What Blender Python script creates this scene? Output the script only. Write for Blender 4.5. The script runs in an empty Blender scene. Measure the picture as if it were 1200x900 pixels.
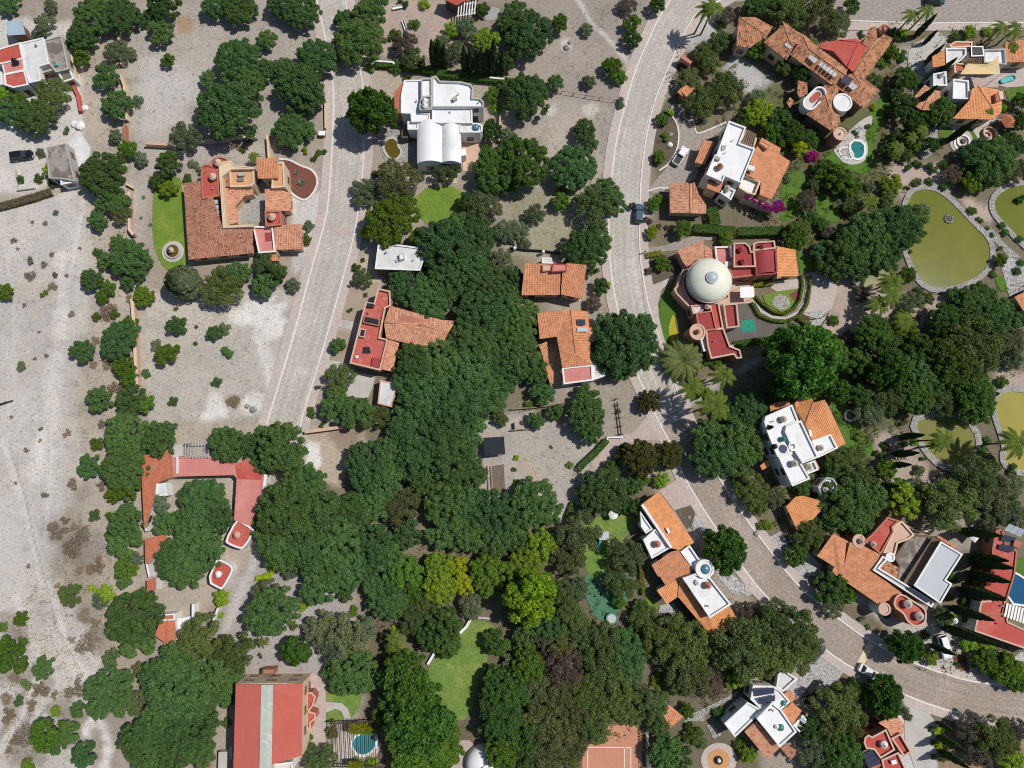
import bpy, math, random
import numpy as np
from mathutils import Vector, Euler
random.seed(7); RNG = np.random.default_rng(11)
C = bpy.context.scene.collection
R_ = math.radians
# ------------------------------------------------------------------ camera
H_CAM = 136.0
cam_d = bpy.data.cameras.new('drone_camera'); cam = bpy.data.objects.new('drone_camera', cam_d); C.objects.link(cam)
cam_d.lens = 24; cam_d.sensor_width = 36; cam_d.clip_end = 5000; cam_d.clip_start = 1
cam.location = (0, 0, H_CAM); cam.rotation_euler = (R_(7.5), R_(-1.8), 0)
bpy.context.scene.camera = cam
RM = np.array(Euler((R_(7.5), R_(-1.8), 0)).to_matrix())
def P(px, py, z=0.0):
    """world point seen at photograph position (px, py) on the level z"""
    d = RM @ np.array([(px - 600) / 800, (450 - py) / 800, -1.0])
    t = (z - H_CAM) / d[2]
    return np.array([d[0] * t, d[1] * t, z])
def PA(X, Y):
    """inverse on the ground: world xy arrays -> photograph position"""
    p = np.stack([X, Y, np.full_like(X, -H_CAM)], -1) @ RM
    return 600 + 800 * p[..., 0] / -p[..., 2], 450 - 800 * p[..., 1] / -p[..., 2]
NAD = np.array([0.0, 0.0])
_f = [0, 0, 1]
def k(ox, oy, s): _f[:] = [ox, oy, s]
def q(s):
    a = [float(x) for x in s.replace(',', ' ').split()]
    return [(_f[0] + a[i] / _f[2], _f[1] + a[i + 1] / _f[2]) for i in range(0, len(a), 2)]
def W(s, z=0.0):
    return [P(x, y, z) for x, y in (q(s) if isinstance(s, str) else s)]
def ccw(pts):
    a = sum(pts[i - 1][0] * pts[i][1] - pts[i][0] * pts[i - 1][1] for i in range(len(pts)))
    return list(pts) if a > 0 else list(pts)[::-1]
def inset(pts, d):
    n = len(pts); out = []
    for i in range(n):
        p, c, x = np.array(pts[i - 1][:2]), np.array(pts[i][:2]), np.array(pts[(i + 1) % n][:2])
        e1 = c - p; e2 = x - c
        e1 = e1 / (np.linalg.norm(e1) + 1e-9); e2 = e2 / (np.linalg.norm(e2) + 1e-9)
        n1 = np.array([-e1[1], e1[0]]); n2 = np.array([-e2[1], e2[0]])
        m = n1 + n2; l = np.dot(m, m)
        m = m / max(l, .5) * 2 if l > 1e-6 else n1
        out.append(c + m * d)
    return out
def smooth_loop(pts, it=2, closed=True):
    for _ in range(it):
        o = []; n = len(pts)
        for i in range(n if closed else n - 1):
            a, b = np.array(pts[i]), np.array(pts[(i + 1) % n])
            o += [tuple(.75 * a + .25 * b), tuple(.25 * a + .75 * b)]
        if not closed: o = [tuple(pts[0])] + o + [tuple(pts[-1])]
        pts = o
    return pts
def inside(px, py, poly):
    c = False; n = len(poly); j = n - 1
    for i in range(n):
        if (poly[i][1] > py) != (poly[j][1] > py) and px < (poly[j][0] - poly[i][0]) * (py - poly[i][1]) / (poly[j][1] - poly[i][1] + 1e-12) + poly[i][0]: c = not c
        j = i
    return c
# ------------------------------------------------------------------ mesh builder
class MB:
    def __init__(s): s.v = []; s.f = []; s.m = []; s.uv = {}; s.sm = []
    def add(s, vs, fs, m=0, smooth=False):
        o = len(s.v); s.v += [tuple(map(float, p)) for p in vs]
        for f in fs: s.f.append([i + o for i in f]); s.m.append(m); s.sm.append(smooth)
        return s
    def poly(s, pts, m=0, uv=None):
        s.add(pts, [list(range(len(pts)))], m)
        if uv is not None: s.uv[len(s.f) - 1] = uv
        return s
    def prism(s, xy, z0, z1, m=0, mt=None, top=True, bottom=False):
        xy = ccw(xy); n = len(xy)
        s.add([(p[0], p[1], z0) for p in xy] + [(p[0], p[1], z1) for p in xy],
              [[i, (i + 1) % n, n + (i + 1) % n, n + i] for i in range(n)], m)
        if top: s.poly([(p[0], p[1], z1) for p in xy], m if mt is None else mt)
        if bottom: s.poly([(p[0], p[1], z0) for p in xy][::-1], m)
        return s
    def ring(s, outer, inner, z0, z1, m=0):
        n = len(outer)
        vs = [(p[0], p[1], z) for lp in (outer, inner) for z in (z0, z1) for p in lp]
        fs = []
        for i in range(n):
            j = (i + 1) % n
            fs += [[i, j, n + j, n + i], [2 * n + j, 2 * n + i, 3 * n + i, 3 * n + j], [n + i, n + j, 3 * n + j, 3 * n + i], [j, i, 2 * n + i, 2 * n + j]]
        return s.add(vs, fs, m)
    def box(s, c, sz, rz=0.0, m=0, tilt=0.0):
        x, y, z = sz[0] / 2, sz[1] / 2, sz[2] / 2
        pts = [(a * x, b * y, d * z) for d in (-1, 1) for b in (-1, 1) for a in (-1, 1)]
        if tilt: pts = [(a, b * math.cos(tilt) - d * math.sin(tilt), b * math.sin(tilt) + d * math.cos(tilt)) for a, b, d in pts]
        cs, sn = math.cos(rz), math.sin(rz)
        vs = [(c[0] + a * cs - b * sn, c[1] + a * sn + b * cs, c[2] + d) for a, b, d in pts]
        return s.add(vs, [[0, 2, 3, 1], [4, 5, 7, 6], [0, 1, 5, 4], [2, 6, 7, 3], [0, 4, 6, 2], [1, 3, 7, 5]], m)
    def lathe(s, c, prof, n=24, m=0, smooth=True):
        vs = []; fs = []
        for r, z in prof:
            for i in range(n):
                a = 2 * math.pi * i / n; vs.append((c[0] + r * math.cos(a), c[1] + r * math.sin(a), c[2] + z))
        for j in range(len(prof) - 1):
            for i in range(n):
                i2 = (i + 1) % n; fs.append([j * n + i, j * n + i2, (j + 1) * n + i2, (j + 1) * n + i])
        if prof[-1][0] > 1e-3: fs.append([(len(prof) - 1) * n + i for i in range(n)])
        return s.add(vs, fs, m, smooth)
    def tube(s, path, rad, n=6, m=0, smooth=True):
        path = [np.array(p, float) for p in path]; vs = []; fs = []
        rad = rad if isinstance(rad, (list, tuple)) else [rad] * len(path)
        for i, p in enumerate(path):
            d = path[min(i + 1, len(path) - 1)] - path[max(i - 1, 0)]; d = d / (np.linalg.norm(d) + 1e-9)
            u = np.cross(d, [0, 0, 1.0]) if abs(d[2]) < .95 else np.cross(d, [1.0, 0, 0]); u = u / np.linalg.norm(u); w = np.cross(d, u)
            for j in range(n):
                a = 2 * math.pi * j / n; vs.append(p + rad[i] * (u * math.cos(a) + w * math.sin(a)))
        for i in range(len(path) - 1):
            for j in range(n):
                j2 = (j + 1) % n; fs.append([i * n + j, i * n + j2, (i + 1) * n + j2, (i + 1) * n + j])
        fs.append(list(range(n))[::-1]); fs.append([(len(path) - 1) * n + j for j in range(n)])
        return s.add(vs, fs, m, smooth)
    def mesh(s, name, mats, off=(0, 0, 0)):
        me = bpy.data.meshes.new(name)
        v = np.array(s.v, float) - np.array(off, float) if s.v else []
        me.from_pydata([tuple(p) for p in v], [], s.f)
        for mm in (mats if isinstance(mats, (list, tuple)) else [mats]): me.materials.append(mm)
        me.polygons.foreach_set('material_index', s.m)
        me.polygons.foreach_set('use_smooth', s.sm)
        if s.uv:
            L = me.uv_layers.new(name='UVMap')
            for fi, uv in s.uv.items():
                for li, t in zip(me.polygons[fi].loop_indices, uv): L.data[li].uv = t
        me.update()
        return me
    def build(s, name, mats, parent=None):
        off = (0, 0, 0)
        if parent is not None:
            r = parent
            while r.parent: r = r.parent
            off = r.location
        o = bpy.data.objects.new(name, s.mesh(name, mats, off)); C.objects.link(o)
        if parent is not None: o.parent = parent
        return o
def empty(name, loc):
    o = bpy.data.objects.new(name, None); o.location = tuple(map(float, loc)); o.empty_display_size = .5; C.objects.link(o); return o
def tag(o, label, cat, group=None):
    o['label'] = label; o['category'] = cat
    if group: o['group'] = group
    return o
def struct(o): o['kind'] = 'structure'; return o
# ------------------------------------------------------------------ materials
def nodes(name):
    m = bpy.data.materials.new(name); m.use_nodes = True
    n = m.node_tree.nodes; l = m.node_tree.links
    return m, n, l, n['Principled BSDF']
def link(l, a, ao, b, bi): l.new(a.outputs[ao], b.inputs[bi])
def mixc(n, l, fac, a, b, mode='MIX'):
    x = n.new('ShaderNodeMix'); x.data_type = 'RGBA'; x.blend_type = mode
    for sock, val in ((x.inputs[0], fac), (x.inputs[6], a), (x.inputs[7], b)):
        if hasattr(val, 'is_linked'): l.new(val, sock)
        elif isinstance(val, tuple): sock.default_value = val if len(val) == 4 else (*val, 1)
        else: sock.default_value = val
    return x.outputs[2]
def noise(n, l, vec, scale, detail=4, rough=.6):
    t = n.new('ShaderNodeTexNoise'); t.inputs['Scale'].default_value = scale; t.inputs['Detail'].default_value = detail; t.inputs['Roughness'].default_value = rough
    if vec is not None: l.new(vec, t.inputs['Vector'])
    return t.outputs['Fac']
def ramp(n, l, fac, a, b, ca=(0, 0, 0, 1), cb=(1, 1, 1, 1)):
    r = n.new('ShaderNodeValToRGB'); r.color_ramp.elements[0].position = a; r.color_ramp.elements[1].position = b
    r.color_ramp.elements[0].color = ca; r.color_ramp.elements[1].color = cb
    l.new(fac, r.inputs[0]); return r.outputs[0]
def bump(n, l, h, b, strength=.5, dist=.05):
    x = n.new('ShaderNodeBump'); x.inputs['Strength'].default_value = strength; x.inputs['Distance'].default_value = dist
    l.new(h, x.inputs['Height']); l.new(x.outputs[0], b.inputs['Normal'])
def g(v): return (v, v, v, 1)
def mat(name, col, col2=None, sc=.6, rough=.85, fine=.25, fsc=6.0, stain=None, st=(.55, .72), metal=0.0, spec=.3, bmp=.3):
    m, n, l, b = nodes(name)
    tc = n.new('ShaderNodeTexCoord').outputs['Object']
    col2 = col2 or tuple(c * .8 for c in col)
    c = mixc(n, l, ramp(n, l, noise(n, l, tc, sc, 6), .35, .65), col, col2)
    if stain: c = mixc(n, l, ramp(n, l, noise(n, l, tc, sc * .45, 8, .7), st[0], st[1]), c, stain)
    f = noise(n, l, tc, fsc, 3, .7)
    c = mixc(n, l, 1.0, c, ramp(n, l, f, .3, .7, g(1 - fine), g(1 + fine * .5)), 'MULTIPLY')
    l.new(c, b.inputs['Base Color']); b.inputs['Roughness'].default_value = rough; b.inputs['Metallic'].default_value = metal
    b.inputs['Specular IOR Level'].default_value = spec
    if bmp: bump(n, l, f, b, bmp, .04)
    return m
def cellmat(name, col, col2, scale, edge, edgew=.06, var=.5, rough=.9, big=.12, bigc=None, stretch=None):
    """stones / cobbles: random shade per cell with joints"""
    m, n, l, b = nodes(name)
    tc = n.new('ShaderNodeTexCoord').outputs['Object']
    v = n.new('ShaderNodeTexVoronoi'); v.inputs['Scale'].default_value = scale; l.new(tc, v.inputs['Vector'])
    e = n.new('ShaderNodeTexVoronoi'); e.feature = 'DISTANCE_TO_EDGE'; e.inputs['Scale'].default_value = scale; l.new(tc, e.inputs['Vector'])
    sep = n.new('ShaderNodeSeparateColor'); l.new(v.outputs['Color'], sep.inputs[0])
    c = mixc(n, l, sep.outputs[0], col, col2)
    c = mixc(n, l, ramp(n, l, noise(n, l, tc, big, 6, .65), .42, .66), c, bigc or tuple(x * .8 for x in col2))
    c = mixc(n, l, ramp(n, l, e.outputs['Distance'], edgew * .4, edgew), edge, c)
    c = mixc(n, l, 1.0, c, ramp(n, l, noise(n, l, tc, 1.7, 5, .7), .3, .7, g(1 - var * .5), g(1 + var * .25)), 'MULTIPLY')
    l.new(c, b.inputs['Base Color']); b.inputs['Roughness'].default_value = rough; b.inputs['Specular IOR Level'].default_value = .25
    bump(n, l, ramp(n, l, e.outputs['Distance'], 0, edgew * 2.5), b, .5, .04)
    return m
def tilemat(name, a, b2, dark, pu=.32, pv=.42, moss=None):
    m, n, l, b = nodes(name)
    uv = n.new('ShaderNodeTexCoord').outputs['UV']
    sx = n.new('ShaderNodeSeparateXYZ'); l.new(uv, sx.inputs[0])
    def mth(op, x, y=None):
        t = n.new('ShaderNodeMath'); t.operation = op
        for i, val in enumerate((x, y)):
            if val is None: continue
            if hasattr(val, 'is_linked'): l.new(val, t.inputs[i])
            else: t.inputs[i].default_value = val
        return t.outputs[0]
    u = mth('DIVIDE', sx.outputs[0], pu); v = mth('DIVIDE', sx.outputs[1], pv)
    fu = mth('FLOOR', u); fv = mth('FLOOR', v)
    cb = n.new('ShaderNodeCombineXYZ'); l.new(fu, cb.inputs[0]); l.new(fv, cb.inputs[1])
    wn = n.new('ShaderNodeTexWhiteNoise'); wn.noise_dimensions = '2D'; l.new(cb.outputs[0], wn.inputs['Vector'])
    c = mixc(n, l, ramp(n, l, wn.outputs['Value'], .1, .9), a, b2)
    c = mixc(n, l, ramp(n, l, wn.outputs['Value'], .80, .95), c, dark)
    c = mixc(n, l, ramp(n, l, noise(n, l, uv, .5, 6, .65), .45, .72), c, tuple(x * .72 for x in b2))
    if moss: c = mixc(n, l, ramp(n, l, noise(n, l, uv, .9, 6, .75), .5, .75), c, moss)
    hu = mth('ABSOLUTE', mth('SUBTRACT', mth('FRACT', u), .5)); hv = mth('FRACT', v)
    c = mixc(n, l, 1.0, c, ramp(n, l, hu, .3, .5, g(1.04), g(.72)), 'MULTIPLY')
    c = mixc(n, l, 1.0, c, ramp(n, l, hv, .0, .16, g(.84), g(1.0)), 'MULTIPLY')
    l.new(c, b.inputs['Base Color']); b.inputs['Roughness'].default_value = .85; b.inputs['Specular IOR Level'].default_value = .25
    h = mth('SUBTRACT', mth('MULTIPLY', mth('COSINE', mth('MULTIPLY', hu, 3.14159)), 1.0), mth('MULTIPLY', hv, .3))
    bump(n, l, h, b, .8, .09)
    return m
def leafmat(name, trans=.38, hue=(1.14, 1.06, .86)):
    m, n, l, b = nodes(name)
    oi = n.new('ShaderNodeObjectInfo'); geo = n.new('ShaderNodeNewGeometry')
    c = mixc(n, l, 1.0, oi.outputs['Color'], ramp(n, l, geo.outputs['Random Per Island'], 0, 1, g(.62), (1.45, 1.4, 1.3, 1)), 'MULTIPLY')
    tc = n.new('ShaderNodeTexCoord').outputs['Object']
    c = mixc(n, l, ramp(n, l, noise(n, l, tc, .55, 3), .4, .7), c, mixc(n, l, 1.0, c, (*hue, 1), 'MULTIPLY'))
    l.new(c, b.inputs['Base Color']); b.inputs['Roughness'].default_value = .6; b.inputs['Specular IOR Level'].default_value = .2
    t = n.new('ShaderNodeBsdfTranslucent'); l.new(mixc(n, l, 1.0, c, (1.3, 1.5, .6, 1), 'MULTIPLY'), t.inputs[0])
    mx = n.new('ShaderNodeMixShader'); mx.inputs[0].default_value = trans
    l.new(b.outputs[0], mx.inputs[1]); l.new(t.outputs[0], mx.inputs[2]); l.new(mx.outputs[0], n['Material Output'].inputs[0])
    return m
M = {}
M['white'] = mat('white_plaster', (.74, .74, .73), (.66, .66, .65), rough=.8, fine=.06, stain=(.5, .49, .46), st=(.6, .8))
M['cream'] = mat('cream_plaster', (.66, .52, .36), (.6, .46, .32), fine=.1)
M['pink'] = mat('pink_plaster', (.6, .34, .26), (.55, .3, .24), fine=.1)
M['terra'] = mat('terracotta_plaster', (.42, .17, .11), (.36, .15, .1), fine=.15)
M['brown'] = mat('brown_plaster', (.17, .115, .075), (.14, .1, .07), fine=.12)
M['grey'] = mat('grey_plaster', (.42, .41, .39), (.36, .35, .33), fine=.15)
M['wroof'] = mat('white_roof_paint', (.76, .77, .78), (.70, .71, .72), sc=.35, fine=.07, stain=(.47, .46, .44), st=(.5, .82))
M['gwroof'] = mat('worn_white_roof', (.66, .66, .65), (.55, .55, .54), sc=.5, fine=.2, stain=(.36, .35, .33), st=(.55, .8))
M['red'] = mat('red_roof_paint', (.47, .085, .065), (.42, .08, .06), sc=.5, fine=.2, stain=(.54, .2, .16), st=(.5, .8))
M['dred'] = mat('dark_red_roof_paint', (.33, .05, .05), (.29, .052, .05), sc=.4, fine=.12, stain=(.2, .05, .05), st=(.5, .75))
M['hall'] = mat('hall_red_sheet', (.50, .118, .088), (.45, .105, .08), sc=.35, fine=.1, stain=(.56, .2, .18), st=(.55, .85))
M['strip'] = mat('translucent_ridge_sheet', (.46, .50, .44), (.38, .43, .38), sc=.8, fine=.1, stain=(.66, .68, .62), st=(.55, .7))
M['pred'] = mat('faded_red_roof_paint', (.56, .22, .19), (.49, .185, .16), sc=.35, fine=.1, stain=(.62, .32, .28), st=(.55, .85))
M['brick'] = mat('red_brick_roof', (.55, .13, .10), (.42, .10, .08), sc=1.4, fine=.35, fsc=4, stain=(.62, .32, .28), st=(.55, .75))
M['ored'] = mat('orange_red_roof', (.50, .17, .09), (.42, .13, .075), sc=.8, fine=.3, fsc=4, stain=(.56, .3, .2), st=(.55, .8))
M['orange'] = mat('orange_flat_roof', (.62, .34, .18), (.56, .30, .16), fine=.12)
M['peach'] = mat('peach_paving', (.58, .40, .30), (.52, .35, .27), fine=.12, fsc=3)
M['grroof'] = mat('grey_roof_sheet', (.48, .50, .53), (.43, .45, .48), sc=.3, fine=.06, stain=(.32, .32, .33), st=(.64, .7))
M['dirtroof'] = mat('dirty_concrete_roof', (.33, .30, .27), (.25, .22, .19), sc=.6, fine=.2, stain=(.16, .13, .11), st=(.5, .56))
M['concrete'] = mat('concrete', (.48, .46, .43), (.42, .40, .37), sc=.5, fine=.15, stain=(.36, .34, .31))
M['pave'] = cellmat('pink_pavers', (.46, .37, .34), (.52, .42, .39), 2.2, (.36, .30, .27), .05, .3)
M['walk'] = cellmat('sidewalk_slabs', (.47, .40, .365), (.52, .45, .41), 1.2, (.40, .34, .31), .03, .3, bigc=(.44, .39, .35))
M['cob1'] = cellmat('grey_cobble', (.37, .34, .30), (.53, .50, .455), 3.6, (.30, .285, .26), .07, .5, bigc=(.36, .33, .285), big=.13)
M['cob2'] = cellmat('tan_cobble', (.30, .265, .23), (.42, .375, .335), 3.6, (.24, .21, .185), .07, .5, bigc=(.33, .295, .26), big=.09)
def roadmat(name, col, col2, edge):
    m, n, l, b = nodes(name)
    tc = n.new('ShaderNodeTexCoord'); v = n.new('ShaderNodeTexVoronoi'); v.inputs['Scale'].default_value = 4.2; l.new(tc.outputs['Object'], v.inputs['Vector'])
    e = n.new('ShaderNodeTexVoronoi'); e.feature = 'DISTANCE_TO_EDGE'; e.inputs['Scale'].default_value = 4.2; l.new(tc.outputs['Object'], e.inputs['Vector'])
    sep = n.new('ShaderNodeSeparateColor'); l.new(v.outputs['Color'], sep.inputs[0])
    c = mixc(n, l, sep.outputs[0], col, col2)
    mp = n.new('ShaderNodeMapping'); mp.inputs['Scale'].default_value = (9, .035, 1); l.new(tc.outputs['UV'], mp.inputs[0])
    c = mixc(n, l, 1.0, c, ramp(n, l, noise(n, l, mp.outputs[0], 1.0, 5, .65), .32, .68, g(.80), g(1.16)), 'MULTIPLY')
    c = mixc(n, l, ramp(n, l, noise(n, l, tc.outputs['Object'], .11, 7, .7), .5, .68), c, mixc(n, l, 1.0, c, (1.28, 1.29, 1.3, 1), 'MULTIPLY'))
    c = mixc(n, l, ramp(n, l, noise(n, l, tc.outputs['Object'], .31, 6, .7), .56, .72), c, mixc(n, l, 1.0, c, (.86, .78, .70, 1), 'MULTIPLY'))
    c = mixc(n, l, ramp(n, l, e.outputs['Distance'], .03, .08), edge, c)
    c = mixc(n, l, 1.0, c, ramp(n, l, noise(n, l, tc.outputs['Object'], 1.9, 5, .75), .3, .7, g(.74), g(1.14)), 'MULTIPLY')
    l.new(c, b.inputs['Base Color']); b.inputs['Roughness'].default_value = .9; b.inputs['Specular IOR Level'].default_value = .2
    bump(n, l, ramp(n, l, e.outputs['Distance'], 0, .18), b, .5, .04); return m
M['road1'] = roadmat('worn_grey_cobbles', (.425, .392, .352), (.55, .515, .47), (.37, .34, .305)); M['road2'] = roadmat('worn_tan_cobbles', (.315, .262, .222), (.42, .357, .31), (.262, .217, .184))
M['brownroof'] = mat('brown_sheet_roof', (.23, .165, .11), (.19, .135, .09), sc=.5, fine=.15)
M['stone'] = cellmat('pale_stones', (.31, .30, .285), (.48, .47, .45), 2.6, (.17, .16, .14), .11, .6)
M['flag'] = cellmat('grey_flagstones', (.36, .36, .36), (.5, .5, .5), 1.3, (.22, .21, .2), .07, .5)
M['line'] = mat('white_kerb_paint', (.74, .71, .67), (.62, .58, .54), sc=1.5, fine=.25, fsc=3)
M['beige'] = mat('beige_paint', (.70, .58, .38), (.64, .53, .35), fine=.15)
M['orange_t'] = tilemat('orange_clay_tiles', (.66, .295, .155), (.59, .25, .125), (.50, .20, .10))
M['salmon_t'] = tilemat('salmon_clay_tiles', (.65, .34, .21), (.56, .265, .16), (.44, .18, .12))
M['brown_t'] = tilemat('weathered_clay_tiles', (.50, .245, .16), (.42, .19, .12), (.24, .11, .075))
M['mott_t'] = tilemat('mottled_clay_tiles', (.56, .28, .15), (.38, .16, .085), (.15, .075, .05), pu=.4, pv=.5, moss=(.20, .12, .08))
M['bright_t'] = tilemat('bright_orange_tiles', (.74, .33, .14), (.69, .29, .12), (.62, .25, .10))
M['ridge'] = mat('ridge_tiles', (.60, .31, .2), (.54, .26, .16), fine=.2)
M['glass'] = mat('dark_window_glass', (.03, .04, .05), (.025, .03, .04), rough=.08, fine=0, bmp=0, spec=.5)
M['skylight'] = mat('skylight_sheet', (.44, .50, .54), (.34, .40, .45), rough=.3, fine=.1, bmp=0, spec=.5)
M['frame'] = mat('window_frame_paint', (.3, .2, .13), fine=.1, bmp=0)
M['wood'] = mat('weathered_wood', (.30, .21, .14), (.22, .15, .1), sc=2, fine=.3)
M['dwood'] = mat('dark_wood', (.085, .06, .045), (.06, .045, .035), sc=2, fine=.3)
M['bark'] = mat('bark', (.13, .095, .07), (.09, .07, .05), sc=3, fine=.4)
M['steel'] = mat('steel', (.5, .5, .5), (.45, .45, .45), rough=.35, metal=.8, fine=.05, bmp=0)
M['black'] = mat('black_plastic', (.02, .02, .022), rough=.5, fine=.1, bmp=0)
M['rubber'] = mat('tyre_rubber', (.02, .02, .02), rough=.9, fine=.1, bmp=0)
M['tank'] = mat('stone_cupola', (.52, .45, .37), (.44, .38, .31), sc=1.5, fine=.2)
M['domewhite'] = mat('pale_green_dome', (.70, .71, .60), (.63, .645, .54), sc=.4, fine=.08, rough=.5, stain=(.5, .54, .45))
M['bluedome'] = mat('blue_glass_dome', (.10, .22, .30), (.06, .15, .21), rough=.15, fine=.1, bmp=0, spec=.6)
M['teal'] = mat('green_mosaic_dome', (.06, .24, .18), (.05, .19, .15), rough=.3, fine=.2)
M['teal2'] = mat('turquoise_sheet', (.08, .42, .40), (.06, .36, .35), rough=.5, fine=.1)
M['poolw'] = mat('turquoise_pool_water', (.03, .26, .28), (.025, .22, .25), rough=.06, fine=.05, bmp=.05, spec=.5)
M['bluew'] = mat('deep_blue_water', (.012, .09, .20), (.01, .08, .18), rough=.06, fine=.05, bmp=.05, spec=.5)
M['tealw'] = mat('dark_teal_water', (.014, .19, .18), (.012, .16, .155), rough=.06, fine=.05, bmp=.05, spec=.5)
M['algae'] = mat('olive_algae_water', (.15, .162, .022), (.118, .135, .02), sc=.09, rough=.09, fine=.04, bmp=.012, spec=.2, stain=(.19, .18, .025), st=(.45, .7))
M['algae2'] = mat('green_algae_water', (.19, .19, .05), (.16, .16, .045), sc=.1, rough=.09, fine=.04, bmp=.012, spec=.2)
M['algae3'] = mat('yellow_algae_water', (.34, .29, .075), (.29, .26, .06), sc=.1, rough=.09, fine=.05, bmp=.012, spec=.2)
M['brownw'] = mat('brown_pond_water', (.12, .085, .015), (.09, .07, .015), rough=.09, fine=.05, bmp=.012, spec=.2)
M['lawn'] = mat('lawn_grass', (.165, .255, .03), (.115, .205, .026), sc=.5, fine=.4, fsc=5, stain=(.27, .29, .05), st=(.5, .75))
M['lawn2'] = mat('lush_lawn_grass', (.085, .18, .018), (.062, .145, .015), sc=.5, fine=.4, fsc=5, stain=(.12, .17, .025), st=(.5, .75))
M['drylawn'] = mat('dry_lawn_grass', (.17, .265, .05), (.12, .21, .04), sc=.5, fine=.45, fsc=4, stain=(.30, .31, .09), st=(.5, .75))
M['yellowg'] = mat('yellow_groundcover', (.44, .38, .02), (.36, .33, .02), sc=1, fine=.35, fsc=4)
M['mulch'] = mat('red_mulch', (.20, .075, .05), (.16, .06, .045), sc=1.5, fine=.4)
M['soil'] = mat('dark_garden_soil', (.13, .105, .07), (.10, .085, .06), sc=1, fine=.4, stain=(.2, .17, .12))
M['asphalt'] = mat('brown_asphalt', (.135, .115, .10), (.115, .10, .09), sc=.4, fine=.25, fsc=8)
M['clay'] = mat('clay_court', (.52, .25, .155), (.47, .22, .14), sc=.4, fine=.12)
M['turf'] = mat('green_putting_turf', (.075, .195, .115), (.065, .175, .10), sc=.3, fine=.15)
M['gravel'] = cellmat('grey_gravel', (.33, .32, .31), (.5, .49, .47), 5, (.22, .21, .2), .1, .4)
M['redclay'] = mat('red_earth', (.38, .17, .09), (.32, .15, .09), sc=.8, fine=.3, stain=(.2, .12, .08))
M['tan'] = mat('tan_canvas', (.68, .53, .28), (.64, .49, .26), fine=.08, bmp=0)
M['whitec'] = mat('white_canvas', (.8, .8, .79), (.74, .74, .74), fine=.05, bmp=0)
M['net'] = mat('black_shade_cloth', (.018, .028, .035), (.014, .022, .028), fine=.3, fsc=3, bmp=0)
M['shadblue'] = mat('pale_blue_sheet_metal', (.36, .47, .54), (.32, .42, .49), rough=.4, fine=.1)
M['leaf'] = leafmat('foliage'); M['leaf2'] = leafmat('pale_foliage', .2, (1.15, 1.05, .9))
M['flower'] = leafmat('petals', .3, (1.1, .8, 1.2))
m, n, l, b = nodes('solar_cells')
uv = n.new('ShaderNodeTexCoord').outputs['UV']
bt = n.new('ShaderNodeTexBrick'); bt.offset = 0; bt.inputs['Scale'].default_value = 1; bt.inputs['Mortar Size'].default_value = .012; bt.inputs['Brick Width'].default_value = .166; bt.inputs['Row Height'].default_value = .1
bt.inputs['Color1'].default_value = (.012, .02, .05, 1); bt.inputs['Color2'].default_value = (.015, .025, .06, 1); bt.inputs['Mortar'].default_value = (.10, .11, .13, 1)
l.new(uv, bt.inputs['Vector']); l.new(bt.outputs['Color'], b.inputs['Base Color']); b.inputs['Roughness'].default_value = .12
M['solar'] = m
# ------------------------------------------------------------------ light
sc = bpy.context.scene
w = bpy.data.worlds.new('World'); sc.world = w; w.use_nodes = True
wn_ = w.node_tree.nodes; bg = wn_['Background']; sky = wn_.new('ShaderNodeTexSky'); sky.sky_type = 'NISHITA'; sky.sun_disc = False
SUN_EL, SUN_AZ = R_(58), math.atan2(.35, 1.0)       # the sun stands to the right and a little above in the picture
sd = Vector((math.cos(SUN_EL) * math.cos(SUN_AZ), math.cos(SUN_EL) * math.sin(SUN_AZ), math.sin(SUN_EL)))
sky.sun_elevation = SUN_EL; sky.sun_rotation = math.atan2(sd.x, sd.y)
w.node_tree.links.new(sky.outputs[0], bg.inputs[0]); bg.inputs[1].default_value = .09
sl = bpy.data.lights.new('sun', 'SUN'); sun = bpy.data.objects.new('sun', sl); C.objects.link(sun)
sl.energy = 5.0; sl.angle = R_(.53); sl.color = (1, .955, .89)
sun.rotation_euler = (-sd).to_track_quat('-Z', 'Y').to_euler(); sun.location = (60, 30, 120)
sc.view_settings.view_transform = 'Standard'; sc.view_settings.look = 'None'; sc.view_settings.gamma = 1; sc.view_settings.exposure = -.33
sc.cycles.max_bounces = 5; sc.cycles.diffuse_bounces = 3; sc.cycles.transmission_bounces = 2
sc.cycles.use_denoising = False; sc.cycles.filter_width = 1.1
# ------------------------------------------------------------------ ground sheet with its own earth, sand and scrub colours
def vnoise(X, Y, s, seed):
    x = X / s; y = Y / s; xi = np.floor(x).astype(int); yi = np.floor(y).astype(int); fx = x - xi; fy = y - yi
    fx = fx * fx * (3 - 2 * fx); fy = fy * fy * (3 - 2 * fy)
    def h(a, b):
        t = (a * 374761393 + b * 668265263 + seed * 1442695041) & 0x7fffffff
        t = ((t ^ (t >> 13)) * 1274126177) & 0x7fffffff
        return ((t ^ (t >> 16)) & 0xffff) / 65535.0
    return (h(xi, yi) * (1 - fx) + h(xi + 1, yi) * fx) * (1 - fy) + (h(xi, yi + 1) * (1 - fx) + h(xi + 1, yi + 1) * fx) * fy
def fbm(X, Y, s, seed, o=5):
    r = 0; a = .5; t = 0
    for i in range(o): r = r + a * vnoise(X, Y, s / 2 ** i, seed + i * 7); t += a; a *= .58
    return r / t
xs = np.concatenate([[-3000, -900, -300, -150], np.arange(-118, 124.1, .42), [160, 300, 900, 3000]])
ys = np.concatenate([[-3000, -900, -300, -120], np.arange(-88, 112.1, .42), [150, 300, 900, 3000]])
GX, GY = np.meshgrid(xs, ys)
inner = (np.abs(GX) < 130) & (np.abs(GY) < 125)
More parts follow.
